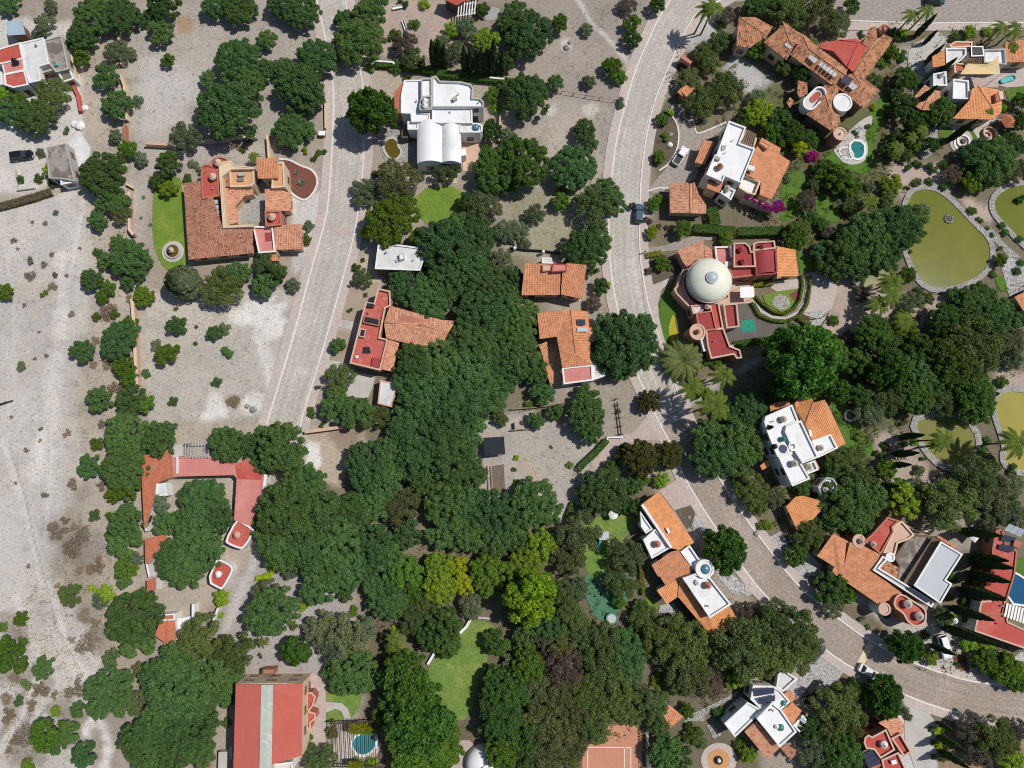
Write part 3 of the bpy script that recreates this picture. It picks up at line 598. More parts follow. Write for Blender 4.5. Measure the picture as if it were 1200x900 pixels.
k(900, 0, 4); pond('386,662 447,668 450,725 425,745 392,735', 'tealw', 'white', .5, 1, z=.15, nm='swimming_pool'); pond('332,705 365,690 395,715 398,745 352,738', 'brownw', 'white', .3, 1)
pond('878,640 905,630 935,650 938,690 905,705 880,690', 'brownw', 'white', .45, 2)

k(1040, 600, 7.5); pond('1112,540 1150,558 1210,600 1320,640 1320,830 1040,790', 'bluew', 'white', .4, 1, nm='swimming_pool'); k(960, 440, 5)
# ------------------------------------------------------------------ house kit
_h = {'root': None, 'walls': [], 'n': 0, 'jobs': []}
def finish_house():
    root = _h['root']
    if root is None: return
    door = False
    for wallobj, loop, z0, zt, wins in _h['jobs']:
        if not wins: continue
        n = len(loop)
        for i in range(n):
            a, b2 = np.array(loop[i][:2]), np.array(loop[(i + 1) % n][:2]); e = b2 - a; Ln = np.linalg.norm(e)
            if Ln < 2.2: continue
            e = e / Ln; nr = np.array([e[1], -e[0]]); mid = (a + b2) / 2
            if np.dot(nr, -mid / (np.linalg.norm(mid) + 1e-6)) < .15: continue
            ztop = min(zt[i], zt[(i + 1) % n])
            cnt = max(1, min(4, int(Ln / 3.4)))
            for lv in range(2 if ztop - z0 > 5.4 else 1):
                for j in range(cnt):
                    p = a + e * Ln * (j + .5) / cnt; zz = z0 + 1.75 + lv * 2.7
                    if zz + .8 > ztop: continue
                    pt = p + nr * .35
                    if any(inside(pt[0], pt[1], lp) and max(zt2) > zz for _, lp, _, zt2, _ in _h['jobs']): continue
                    rz = math.atan2(e[1], e[0])
                    if not door and lv == 0:
                        door = True
                        d = MB().box((p[0] + nr[0] * .03, p[1] + nr[1] * .03, z0 + 1.05), (1.1, .1, 2.1), rz).build('door', M['dwood'], root)
                        MB().box((p[0] + nr[0] * .1 + e[0] * .4, p[1] + nr[1] * .1 + e[1] * .4, z0 + 1.05), (.06, .06, .2), rz).build('handle', M['steel'], d)
                        continue
                    wd = MB(); wW, wH = 1.25, 1.15
                    for sx, sz, cx, cz in ((wW + .16, .1, 0, wH / 2 + .03), (wW + .16, .1, 0, -wH / 2 - .03), (.1, wH, wW / 2 + .03, 0), (.1, wH, -wW / 2 - .03, 0), (.06, wH, 0, 0)):
                        wd.box((p[0] + nr[0] * .05 + e[0] * cx, p[1] + nr[1] * .05 + e[1] * cx, zz + cz), (sx, .16, sz), rz)
                    wo = wd.build('window', M['frame'], root)
                    MB().box((p[0] + nr[0] * .02, p[1] + nr[1] * .02, zz), (wW, .08, wH), rz).build('pane', M['glass'], wo)
    _h['root'] = None; _h['jobs'] = []
def H(label, at, cat='house', name='house', group=None):
    finish_house()
    (x, y), = q(at)
    r = empty(name, P(x, y, 0)); tag(r, label, cat, group)
    _h['root'] = r; _h['n'] = 0; _h['label'] = label
    LANDS.append((x, y, r)); return r
LANDS = []
def block(s, z, wall='white', roof=None, ph=.4, cap=None, z0=0.0, win=True, t=.24, smooth=0, rname='flat_roof'):
    """flat-roofed block: the traced points are the top of its parapet"""
    root = _h['root']; _h['n'] += 1; e = _h['n'] * .004
    pts = q(s) if isinstance(s, str) else s
    if smooth: pts = smooth_loop(pts, smooth)
    zt = z + ph + e
    o = inset(ccw([P(x, y, zt)[:2] for x, y in pts]), -e); n = len(o)
    i1 = inset(o, t)
    mb = MB()
    vs = [(p[0], p[1], zz) for lp, zz in ((o, z0 - .05), (o, zt), (i1, zt), (i1, z - .05)) for p in lp]; fs = []
    for i in range(n):
        j = (i + 1) % n
        fs += [[i, j, n + j, n + i], [n + i, n + j, 2 * n + j, 2 * n + i], [2 * n + i, 2 * n + j, 3 * n + j, 3 * n + i]]
    mb.add(vs, fs); wo = mb.build('wall', M[wall], root)
    fl = MB(); fl.poly([(p[0], p[1], z + e) for p in inset(o, t * .6)]); fl.build(rname, M[roof or 'wroof'], root)
    if ph > .12: MB().ring(inset(o, -.05), inset(o, t + .03), zt - .1, zt + .05).build('parapet', M[cap or wall], root)
    _h['jobs'].append((wo, o, max(z0, 0), [zt] * n, win))
    ar = abs(sum(o[i - 1][0] * o[i][1] - o[i][0] * o[i - 1][1] for i in range(n))) / 2
    if roof in ('wroof', 'gwroof', 'red', 'dred', 'brick') and ar > 22:          # vent pipes and a drain as flat roofs have
        rv = random.Random(int(ar * 100)); k_ = 0
        for _ in range(40):
            xs_ = [p[0] for p in o]; ys_ = [p[1] for p in o]; x, y = rv.uniform(min(xs_), max(xs_)), rv.uniform(min(ys_), max(ys_))
            if not inside(x, y, inset(o, .8)): continue
            h_ = rv.uniform(.25, .6); r_ = rv.uniform(.07, .13)
            MB().lathe((x, y, z), [(r_, 0), (r_, h_), (r_ * 1.7, h_ + .02), (r_ * 1.7, h_ + .1), (.01, h_ + .14)], 10).build('vent_pipe', M[rv.choice(('steel', 'grey', 'terra'))], root)
            k_ += 1
            if k_ >= min(4, 1 + int(ar / 45)): break
    return wo
def tile(faces, ze, pitch=16, mt='orange_t', wall='cream', over=.45, z0=0.0, win=True, walls=True, ridge='ridge', th=.16):
    """pitched tile roof; each face is a ring of photo points whose first two are its eave"""
    root = _h['root']; _h['n'] += 1; ze = ze + _h['n'] * .004
    tp = math.tan(R_(pitch)); acc = {}
    F = [q(s) if isinstance(s, str) else s for s in faces]
    key = lambda p: (round(p[0] * 2), round(p[1] * 2))
    def tie(p):                                        # points traced within a pixel are one corner
        for kk in acc:
            if abs(kk[0] - p[0] * 2) < 2.2 and abs(kk[1] - p[1] * 2) < 2.2: return kk
        acc[key(p)] = []; return key(p)
    FK = []
    for f in F:
        ks = []
        a = P(*f[0], ze)[:2]; b2 = P(*f[1], ze)[:2]; e = (b2 - a) / np.linalg.norm(b2 - a); nn = np.array([-e[1], e[0]])
        for i, p in enumerate(f):
            kk = tie(p); z = ze
            for _ in range(4):
                w3 = P(*p, z)[:2]; z = ze + (abs(np.dot(w3 - a, nn)) if i > 1 else 0) * tp
            acc[kk].append((z, p)); ks.append(kk)
        FK.append(ks)
    pos = {}
    for kk, lst in acc.items():
        z = sum(t[0] for t in lst) / len(lst); x = sum(t[1][0] for t in lst) / len(lst); y = sum(t[1][1] for t in lst) / len(lst)
        pos[kk] = P(x, y, z)
    mb = MB(); edges = {}; info = []
    for fi, ks in enumerate(FK):
        pts = [pos[x] for x in ks]
        if sum(pts[i - 1][0] * pts[i][1] - pts[i][0] * pts[i - 1][1] for i in range(len(pts))) < 0: ks = ks[::-1]; pts = pts[::-1]; a, b2 = pts[-1], pts[-2]
        else: a, b2 = pts[0], pts[1]
        e = (b2 - a); e[2] = 0; e = e / np.linalg.norm(e); nn = np.array([-e[1], e[0], 0])
        uv = [(float(np.dot(p - a, e)) + fi * 3.7, float(abs(np.dot(p - a, nn))) / math.cos(R_(pitch))) for p in pts]
        mb.poly(pts, 0, uv); mb.poly([p - np.array([0, 0, th]) for p in pts][::-1], 1)
        info.append((ks, np.mean(pts, 0)))
        for i in range(len(ks)):
            edges.setdefault(frozenset((ks[i], ks[(i + 1) % len(ks)])), []).append((fi, ks[i], ks[(i + 1) % len(ks)]))
    nxt = {}
    for ek, us in edges.items():
        if len(us) == 1:
            _, a, b2 = us[0]; pa, pb = pos[a], pos[b2]; dz = np.array([0, 0, th])
            mb.poly([pa - dz, pb - dz, pb, pa], 1); nxt[a] = b2
        elif len(us) == 2:
            _, a, b2 = us[0]; pa, pb = pos[a], pos[b2]
            c1, c2 = info[us[0][0]][1], info[us[1][0]][1]; mid = (pa + pb) / 2
            if mid[2] > (c1[2] + c2[2]) / 2 + .05: mb.tube([pa + (0, 0, .03), pb + (0, 0, .03)], .13, 6, 2)
    mb.build('tiled_roof', [M[mt], M['terra'], M[ridge]], root)
    if walls and nxt:
        loop = [next(iter(nxt))]
        while nxt.get(loop[-1]) not in (None, loop[0]) and len(loop) < 60: loop.append(nxt[loop[-1]])
        lp = [pos[x] for x in loop]
        if sum(lp[i - 1][0] * lp[i][1] - lp[i][0] * lp[i - 1][1] for i in range(len(lp))) < 0: lp = lp[::-1]
        ins = inset(lp, over); n = len(ins); w = MB()
        w.add([(p[0], p[1], z0 - .05) for p in ins] + [(p[0], p[1], lp[i][2] - .13) for i, p in enumerate(ins)], [[i, (i + 1) % n, n + (i + 1) % n, n + i] for i in range(n)])
        wo = w.build('wall', M[wall], root)
        _h['jobs'].append((wo, ins, max(z0, 0), [p[2] - .2 for p in lp], win))
def cupola(s, r, z, mt='tank', h=1.0, cap=None):
    """round roof lantern: drum, rim and little dome"""
    for (x, y) in q(s):
        c = P(x, y, z + h); c[2] = z
        MB().lathe(c, [(r * .92, -.1), (r * .92, h * .7), (r * 1.08, h * .72), (r * 1.08, h * .82), (r * .95, h * .85), (r * .7, h * 1.12), (r * .38, h * 1.28), (r * .3, h * 1.3), (r * .3, h * 1.42), (0.01, h * 1.45)], 20).build('roof_lantern', M[cap or mt], _h['root'])
def round_tower(s, r, z, wall='terra', floor='red', rim=None, z0=0, ph=.6):
    (x, y), = q(s); c = P(x, y, z + ph); c[2] = 0
    MB().lathe(c, [(r, z0 - .05), (r, z + ph), (r - .2, z + ph), (r - .2, z)], 32, smooth=False).build('wall', M[wall], _h['root'])
    MB().lathe(c, [(r - .1, z - .02), (0.01, z + .02)], 32, smooth=False).build('flat_roof', M[floor], _h['root'])
    MB().lathe(c, [(r + .07, z + ph - .12), (r + .07, z + ph + .06), (r - .27, z + ph + .06), (r - .27, z + ph - .1)], 32, smooth=False).build('parapet', M[rim or wall], _h['root'])
def dome(s, r, z, rise, mt, nm='dome', n=40):
    (x, y), = q(s); c = P(x, y, z); 
    pr = [(r * math.cos(t), rise * math.sin(t)) for t in np.linspace(0, math.pi / 2 - .02, 12)]
    MB().lathe(c, [(r * 1.03, -.25), (r * 1.03, 0)] + pr + [(.01, rise)], n).build(nm, M[mt], _h['root'])
def rbox(s, z, h, mt, nm, cap=None, inset_d=.0):
    """box on a roof from its traced top"""
    xy = ccw([P(x, y, z + h)[:2] for x, y in q(s)])
    o = MB().prism(xy, z - .05, z + h).build(nm, M[mt], _h['root'])
    if cap: MB().ring(inset(xy, -.06), inset(xy, .15), z + h - .06, z + h + .06).build('cap', M[cap], o)
    return o
def panels(s, z, nx, ny, nm='solar_panel', mt='solar', up=.25, gap=.06, th=.05, fr='steel'):
    c = [P(x, y, z) for x, y in q(s)]
    for i, p in enumerate(c): p[2] = z + (up if i < 2 else 0) + .12
    L = lambda u, v: (c[0] * (1 - u) + c[1] * u) * (1 - v) + (c[3] * (1 - u) + c[2] * u) * v
    for i in range(nx):
        for j in range(ny):
            u0, u1, v0, v1 = (i + gap / 2) / nx, (i + 1 - gap / 2) / nx, (j + gap / 2) / ny, (j + 1 - gap / 2) / ny
            t = [L(u0, v0), L(u1, v0), L(u1, v1), L(u0, v1)]
            if sum(t[a - 1][0] * t[a][1] - t[a][0] * t[a - 1][1] for a in range(4)) < 0: t = t[::-1]
            mb = MB(); mb.poly(t, 0, [(0, 0), (1, 0), (1, 1), (0, 1)])
            lo = [p - np.array([0, 0, th]) for p in t]
            for a in range(4): mb.poly([lo[a], lo[(a + 1) % 4], t[(a + 1) % 4], t[a]], 1)
            mb.poly(lo[::-1], 1)
            for a in (0, 2): mb.tube([lo[a] - (0, 0, .5), lo[a]], .025, 5, 1)
            mb.build(nm, [M[mt], M[fr]], _h['root'])
def vault(s, z, rise, mt='wroof', wall='white', axis=0, z0=0, nm='vaulted_roof', walls=True):
    """barrel vault over a traced quad; arch runs from side 0-1 ... spans across p0->p1"""
    p = [P(x, y, z) for x, y in q(s)]; n = 14; vs = []; fs = []
    for j in (0, 1):
        a, b2 = (p[0], p[1]) if j == 0 else (p[3], p[2])
        for i in range(n + 1):
            t = i / n; w3 = a * (1 - t) + b2 * t; vs.append((w3[0], w3[1], z + rise * math.sin(math.pi * t) ** .8))
    for i in range(n): fs.append([i, n + 1 + i, n + 2 + i, i + 1])
    mb = MB().add(vs, fs, 0, True)
    o = mb.build(nm, M[mt], _h['root'])
    if walls:
        w = MB(); lp = [tuple(v[:2]) for v in p]
        for a, b2 in ((1, 2), (3, 0)): w.poly([(*lp[a], z0), (*lp[b2], z0), (*lp[b2], z), (*lp[a], z)])
        for j, order in ((0, 1), (1, -1)):
            arc = vs[j * (n + 1):(j + 1) * (n + 1)]; w.poly(([(arc[0][0], arc[0][1], z0), (arc[-1][0], arc[-1][1], z0)] + arc[::-1])[::order])
        wo = w.build('wall', M[wall], _h['root'])
        _h['jobs'].append((wo, ccw(lp), max(z0, 0), [z] * 4, True))
def pergola(s, z, n, mt='dwood', along=True, posts=True, root=None, w=.14):
    """slatted roof over a traced quad: slats run from side 0-1 to side 3-2"""
    c = [P(x, y, z) for x, y in q(s)]; root = root or _h['root']
    for (a, b2) in ((c[0], c[1]), (c[3], c[2])): MB().tube([a, b2], .12, 4, smooth=False).build('beam', M[mt], root)
    for i in range(n):
        t = (i + .5) / n; a = c[0] * (1 - t) + c[1] * t; b2 = c[3] * (1 - t) + c[2] * t; d = (b2 - a) / np.linalg.norm(b2 - a)
        MB().tube([a - d * .4 + (0, 0, .14), b2 + d * .4 + (0, 0, .14)], w, 4, smooth=False).build('slat', M[mt], root)
    if posts:
        for p in c: MB().tube([(p[0], p[1], 0), p], .12, 6).build('post', M[mt], root)
def item(name, label, cat, mb, mt, group=None):
    o = mb.build(name, M[mt] if isinstance(mt, str) else mt); tag(o, label, cat, group); return o
# ------------------------------------------------------------------ the houses
# hacienda with the tiled L on the left
k(200, 170, 6.667)
H('sprawling brown-tiled hacienda around a gravel courtyard beside the oval green lawn', '450 500')
tile(['140 895 100 300 235 275 247 418 330 408 405 645', '640 845 140 895 405 645 640 630'], 3.0, 13, 'brown_t', 'cream')
block('237 245 240 215 258 205 236 190 240 165 268 152 300 152 314 160 312 132 338 102 385 90 432 102 442 125 400 150 375 190 372 270 380 398 250 418', 4.0, 'terra', 'red', .25)
cupola('362 130 322 240', .72, 4.0, 'tank', 1.2, 'peach')
block('375 160 400 130 470 120 490 145 520 160 650 172 652 186 470 190 400 245 408 330 436 630 640 620 642 636 408 648', 4.7, 'cream', 'cream', .12)
tile(['575 400 650 385 640 326 500 335', '510 478 575 400 500 335 425 335', '525 602 510 478 425 335 437 630'], 2.9, 14, 'salmon_t', 'cream', win=False)
tile(['400 242 490 190 480 150 395 165'], 3.6, 12, 'salmon_t', 'cream', win=False)
block('462 195 648 180 650 300 630 320 465 326', 3.9, 'cream', 'orange', .3); rbox('522 215 575 212 570 238 525 240', 3.9, .7, 'grey', 'vent_box'); rbox('518 258 570 256 568 276 520 278', 3.9, .5, 'steel', 'vent_box')
tile(['405 326 400 245 460 235 462 324'], 3.4, 10, 'brown_t', 'cream', win=False)
block('790 335 800 150 880 135 890 325', 4.2, 'cream', 'orange', .3)
tile(['680 262 845 260 835 96 668 105'], 4.9, 12, 'orange_t', 'cream')
tile(['940 515 945 380 830 340 735 345 740 515'], 3.0, 11, 'salmon_t', 'cream')
block('738 515 855 513 862 622 745 634', 3.9, 'terra', 'red', .25); cupola('785 555', .75, 3.9, 'tank', 1.2, 'peach')
block('645 636 795 640 815 832 690 842', 2.9, 'cream', 'pred', .5, 'white'); rbox('735 684 790 682 792 748 738 752', 2.9, .15, 'dred', 'roof_hatch')
tile(['820 818 1030 815 1025 617 805 627'], 2.7, 11, 'salmon_t', 'cream'); tile(['850 905 780 905 765 860 830 850'], 2.6, 9, 'orange_t', 'cream', win=False)
panels('335 425 375 425 392 622 350 628', 3.75, 1, 5, 'skylight', 'skylight', 0, .25)
# white house with the two vaults
k(300, 0, 4)
H('white house with two barrel vaults and a terracotta curved edge on the lane', '860 560')
block('695 376 772 375 770 530 815 530 815 570 728 570 726 532 680 530 680 450', 4.6, 'white', 'wroof', .2)
tile(['650 530 648 435 693 377 679 450 680 530'], 4.2, 6, 'ored', 'terra', .05, ridge='ored')
block('774 368 824 366 826 505 774 505', 5.2, 'grey', 'wroof', .45, 'grey'); block('776 452 824 448 824 512 768 515 766 495', 5.5, 'grey', 'grey', .4); cupola('789 468 789 492', .55, 5.5, 'white', 1.0, 'white')
block('826 362 845 357 862 380 960 383 1005 394 1018 410 1015 458 1050 460 1068 478 1066 502 826 502', 5.2, 'white', 'wroof', .45, 'grey'); rbox('920 458 938 446 944 462 926 472', 5.2, .8, 'grey', 'vent_box')
block('826 504 1012 504 1014 576 826 574', 4.8, 'white', 'wroof', .15)
vault('755 572 872 572 872 762 755 766', 4.0, 1.1); vault('872 572 960 574 962 766 872 762', 4.0, 1.0)
block('955 578 1040 578 1062 590 1060 612 1050 620 955 620', 4.2, 'white', 'wroof', .3); dome('1030 598', .75, 4.3, .6, 'bluedome', 'roof_dome', 20)
block('712 570 760 570 760 606 712 606', 4.0, 'white', 'wroof', .2)
rbox('958 698 984 696 984 728 960 730', 0, 2.6, 'white', 'outbuilding'); rbox('683 612 712 612 712 645 683 645', 0, 2.2, 'brown', 'outbuilding')
# small white flat house
k(300, 225, 4)
H('small white flat-roofed house half hidden by the grove above the red-roofed house', '660 300')
block('574 236 805 265 768 368 558 360', 3.9, 'brown', 'gwroof', .25, 'white'); rbox('670 290 692 288 696 314 674 318', 3.9, .8, 'white', 'chimney', 'grey'); rbox('652 315 664 312 668 328 655 330', 3.9, .3, 'grey', 'vent_box')
# brick-red roof and gable in the grove
H('brick-red flat-roofed house with a sand-coloured tiled gable running into the grove', '600 680')
block('572 452 628 464 632 532 606 545 580 682 618 692 582 836 440 802 498 575 515 516 553 522', 3.7, 'terra', 'brick', .5, 'peach')
tile(['610 685 760 722 870 716 905 655 760 622 600 612', '935 604 870 600 628 533 600 612 760 622 905 655'], 3.6, 12, 'salmon_t', 'peach', win=False)
tile(['640 842 672 706 622 692 588 832'], 3.0, 10, 'salmon_t', 'peach', win=False)
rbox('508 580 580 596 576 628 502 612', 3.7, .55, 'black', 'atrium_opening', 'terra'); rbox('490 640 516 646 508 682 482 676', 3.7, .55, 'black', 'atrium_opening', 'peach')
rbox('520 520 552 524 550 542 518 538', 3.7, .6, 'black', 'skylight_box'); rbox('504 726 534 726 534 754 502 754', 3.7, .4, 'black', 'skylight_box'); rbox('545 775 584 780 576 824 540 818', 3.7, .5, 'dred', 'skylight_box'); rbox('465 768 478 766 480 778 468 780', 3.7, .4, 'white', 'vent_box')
k(300, 450, 4); block('582 -20 668 0 634 108 570 92', 2.6, 'pink', 'gwroof', .12); k(300, 225, 4)
# two tiled houses by the street
k(600, 280, 5)
H('orange-tiled house with a purple chimney box between the grove and the street', '240 240')
tile(['55 330 282 328 284 200 200 146 75 140'], 3.4, 12, 'orange_t', 'cream'); tile(['286 325 414 352 436 152 320 142 296 200'], 3.8, 12, 'orange_t', 'cream')
rbox('178 152 232 150 226 185 180 190', 4.0, 1.0, 'peach', 'chimney', 'terra'); rbox('240 146 320 150 318 188 232 192', 4.2, 1.1, 'pred', 'chimney', 'dred'); block('176 108 232 110 240 145 176 142', 2.6, 'white', 'gwroof', .1)
H('L-shaped orange-tiled house with a faded red lower roof beside the huge street tree', '340 620')
tile(['295 755 262 572 345 412 372 668', '262 572 162 586 148 434 345 412', '472 736 295 755 372 668', '445 425 470 735 372 668 345 412'], 3.4, 13, 'orange_t', 'cream')
(x_, y_), = q('462 562'); c_ = P(x_, y_, 3.3); MB().lathe(c_, [(1.35, -3.3), (1.35, -.1), (1.5, -.1), (1.5, 0), (.01, .5)], 24, smooth=False).build('turret_roof', M['orange'], _h['root'])
block('294 756 470 738 474 828 304 850', 2.9, 'white', 'pred', .2); block('472 672 520 680 548 800 476 826', 2.4, 'white', 'gwroof', .4); tile(['160 620 205 600 215 730 245 780 242 850 220 840'], 2.4, 8, 'orange_t', 'cream', win=False)
panels('380 472 428 474 430 505 382 508', 4.2, 1, 1, 'solar_panel', 'solar', .25, .02); panels('380 520 445 518 445 542 382 546', 4.2, 1, 1, 'skylight', 'skylight', 0, .02)
# dome house
k(760, 255, 6)
H('red-roofed mansion with a huge pale green dome and dark red terraces', '430 450')
(x_, y_), = q('427 442'); c_ = P(x_, y_, 5.0); c_[2] = 0
MB().lathe(c_, [(4.2, -.05), (4.2, 4.8)], 48).build('wall', M['terra'], _h['root']); dome('427 442', 4.45, 5.0, 2.5, 'domewhite', n=64)
(x_, y_), = q('427 442'); c_ = P(x_, y_, 5.0); MB().lathe(c_, [(4.62, -.4), (4.62, .02), (4.4, .05)], 64, smooth=False).build('dome_rim', M['tank'], _h['root'])
(x_, y_), = q('453 416'); c_ = P(x_, y_, 7.9); c_[2] = 7.1; lo_ = MB().lathe(c_, [(1.28, -.2), (1.28, .5), (1.18, .55)], 28, smooth=False).build('roof_lantern', M['steel'], _h['root']); MB().lathe(c_, [(1.15, .56), (.8, .85), (.01, 1.0)], 28).build('skylight', M['skylight'], lo_)
tile(['275 352 240 310 218 262 200 236 255 210 385 152 392 292 330 300'], 3.2, 7, 'salmon_t', 'pink', .15); tile(['395 295 392 190 445 222 452 290'], 3.2, 6, 'salmon_t', 'pink', .15)
block('466 205 590 203 600 270 590 340 545 345 480 330', 2.9, 'pink', 'pred', .4, 'white'); rbox('535 310 585 306 588 330 540 335', 2.9, .5, 'white', 'vent_box'); rbox('575 200 612 205 615 272 590 274', 2.9, 1.2, 'white', 'stair_head')
block('600 180 685 178 712 205 722 240 745 240 752 345 600 348', 4.2, 'terra', 'dred', .4, 'peach'); cupola('652 222 668 305', .55, 4.2, 'terra', .9, 'dred')
block('738 185 760 172 885 163 893 216 735 232', 4.4, 'terra', 'dred', .4, 'peach'); cupola('802 200', .5, 4.4, 'terra', .9, 'dred')
block('745 238 895 226 905 378 892 396 758 406', 4.2, 'terra', 'dred', .35, 'dred'); vault('752 245 885 235 890 385 765 395', 4.25, .7, 'dred', 'terra', walls=False)
block('570 355 752 348 753 405 590 425', 3.6, 'terra', 'dred', .2, 'terra')
tile(['1055 412 1032 226 900 200 905 430 940 415'], 3.0, 9, 'bright_t', 'cream')
block('430 606 492 598 526 778 470 790 450 700', 3.5, 'terra', 'red', .35, 'peach'); block('335 672 450 655 478 785 400 795 345 740', 4.0, 'terra', 'dred', .25, 'terra'); block('405 792 526 778 572 905 640 930 655 985 620 990 600 960 440 990 415 900', 3.6, 'terra', 'dred', .4, 'peach')
block('528 612 620 605 637 766 550 776', 3.2, 'white', 'dred', .5, 'peach'); k(600, 225, 4); block('990 728 1035 718 1042 750 1000 765', 3.0, 'white', 'red', .25, 'peach'); block('885 690 910 675 935 735 900 745', 3.0, 'white', 'gwroof', .4); k(760, 255, 6)
round_tower('345 803', 1.55, 5.0, 'terra', 'dred', 'peach', ph=.5); cupola('348 800', .5, 5.0, 'terra', 1.1, 'terra')
block('300 620 390 610 395 640 345 680 320 690', 3.2, 'pink', 'gwroof', .4); cupola('415 625', .5, 3.5, 'terra', .9, 'peach')
block('175 510 205 480 240 365 262 370 240 460 275 560 330 610 380 610 375 640 300 640 260 600', 2.6, 'pink', 'peach', .5, 'peach', smooth=1)
# tiled villa at the top
k(860, 10, 6)
H('large weathered tile-roofed villa with a red glazed court and a white oval roof well', '620 400')
tile(['110 278 18 262 35 60 235 190', '275 128 150 60 35 60 235 190'], 4.0, 14, 'mott_t', 'cream')
tile(['372 362 208 236 350 112 392 235 425 262', '610 282 340 84 350 112 392 235 425 262 500 190'], 4.4, 15, 'mott_t', 'cream')
tile(['705 550 395 325 490 198 530 290 790 470', '800 425 610 282 490 198 530 290 790 470'], 4.4, 15, 'mott_t', 'cream')
tile(['925 492 1092 262 1120 208 1055 180 1010 215 840 455', '960 130 905 250 835 440 840 455 1010 215 1000 125'], 4.2, 15, 'mott_t', 'cream')
tile(['910 705 775 590 705 548 790 470 840 452 880 520', '1022 578 910 705 880 520 840 452 925 492'], 4.3, 13, 'mott_t', 'brown')
tile(['700 870 510 745 640 600 670 690', '750 800 700 870 670 690 640 600 740 565 720 650'], 4.3, 14, 'mott_t', 'brown'); tile(['645 600 620 560 640 535 755 560 740 570'], 4.2, 10, 'mott_t', 'brown', win=False)
tile(['700 300 603 276 622 236 742 222', '795 410 700 300 742 222 880 235', '935 268 838 445 795 410 880 235', '742 222 862 210 935 268 880 235'], 4.6, 9, 'red', 'terra', ridge='red', win=False, over=.1)
def capsule(s, r, n=10):
    (ax, ay), (bx, by) = q(s); t0 = math.atan2(by - ay, bx - ax)
    return [(bx + r * math.cos(t0 + a), by + r * math.sin(t0 + a)) for a in np.linspace(-math.pi / 2, math.pi / 2, n)] + [(ax - r * math.cos(t0 + a), ay - r * math.sin(t0 + a)) for a in np.linspace(-math.pi / 2, math.pi / 2, n)]
block(capsule('535 663 602 598', 8.0), 4.6, 'white', 'gwroof', .6, 'white', z0=3.2); block(capsule('560 635 590 605', 3.6), 4.7, 'terra', 'red', .1, 'red', z0=3.2)
round_tower('765 660', 1.95, 4.2, 'white', 'red', 'white', ph=1.3, z0=3.0); round_tower('747 880', 1.4, 3.2, 'terra', 'red', 'peach'); cupola('752 878', .3, 3.2, 'white', .8, 'white')
panels('535 325 590 362 560 392 520 350', 5.3, 3, 1, 'skylight', 'skylight', .1, .15); panels('610 372 728 462 705 490 590 400', 5.4, 5, 1, 'skylight', 'skylight', .1, .2); panels('372 230 415 265 392 292 350 260', 5.0, 2, 1, 'skylight', 'skylight', .1, .15); panels('775 468 828 505 800 545 748 515', 5.4, 2, 1, 'solar_panel', 'solar', .3, .05); panels('828 520 868 555 835 578 800 548', 5.2, 2, 1, 'skylight', 'skylight', .2, .05)
round_tower('1060 150', 1.25, .4, 'terra', 'black', 'terra', ph=.5)
tile(['445 590 452 505 515 520 520 600 460 628'], 3.0, 8, 'mott_t', 'brown', win=False); tile(['370 660 395 622 425 650 395 700'], 2.6, 8, 'mott_t', 'brown', win=False)
# house in the top right corner
k(1040, 40, 7.5)
H('orange-roofed house with a tan sun sail and white terraces behind tall cypresses', '760 420')
tile(['398 293 393 196 515 130 521 272'], 3.4, 10, 'bright_t', 'white'); block('513 124 690 122 692 180 640 235 548 278 520 274', 3.6, 'white', 'gwroof', .4, 'white')
block('845 135 1036 128 1046 268 985 262 850 250', 3.3, 'white', 'wroof', .5, 'grey'); rbox('735 108 838 110 845 192 738 195', 3.4, .5, 'black', 'skylight_box', 'steel')
block('580 395 712 410 718 570 575 566', 3.6, 'white', 'wroof', .35, 'white'); block('404 350 515 328 522 452 404 452', 3.2, 'white', 'gwroof', .3, 'white'); cupola('492 350', .45, 3.2, 'white', .9)
tile(['1300 245 1042 248 1033 75 1300 30'], 3.2, 12, 'orange_t', 'cream')
tile(['935 752 575 742 665 640 722 580 742 480 795 456 925 655', '985 490 1005 600 1002 682 935 752 925 655 795 456'], 3.4, 12, 'bright_t', 'cream'); rbox('948 520 975 515 985 585 955 592', 3.9, .9, 'terra', 'chimney'); rbox('978 503 1015 500 1022 570 990 572', 3.6, .7, 'cream', 'chimney')
tile(['240 632 240 545 330 443 395 490 350 560', '300 668 240 632 350 560 395 490', '470 625 420 668 300 668 395 490 465 500'], 3.0, 12, 'salmon_t', 'cream', win=False)
block('545 95 600 65 745 68 742 108 560 118', 2.6, 'cream', 'ored', .15)
block('588 255 692 262 690 330 590 335', 2.8, 'cream', 'ored', .3)
pergola('680 175 845 180 845 258 680 255', 3.4, 9, 'wood', posts=False)
# white and orange house with the bougainvillea
k(780, 130, 6.667)
H('white flat-roofed house with a broad orange tiled slope and purple bougainvillea', '600 420')
block('495 78 628 128 578 252 698 296 590 562 465 508 445 552 318 497 385 345 400 340 430 258', 5.6, 'white', 'wroof', .4, 'white')
tile(['975 395 830 690 735 655 745 552 628 498 705 290 752 208 900 290 888 338'], 3.2, 11, 'orange_t', 'cream'); rbox('730 250 750 235 812 270 795 298', 4.6, .7, 'orange', 'chimney', 'terra')
block('590 225 630 150 712 215 690 290', 3.6, 'cream', 'peach', .7, 'cream'); pergola('630 160 705 200 690 270 600 225', 4.4, 6, 'wood', posts=False)
tile(['420 642 320 602 332 512 452 552'], 4.2, 10, 'orange_t', 'cream'); block('430 640 470 585 545 620 510 695', 4.0, 'white', 'wroof', .4, 'white'); cupola('486 602', .6, 4.1, 'tank', 1.0)
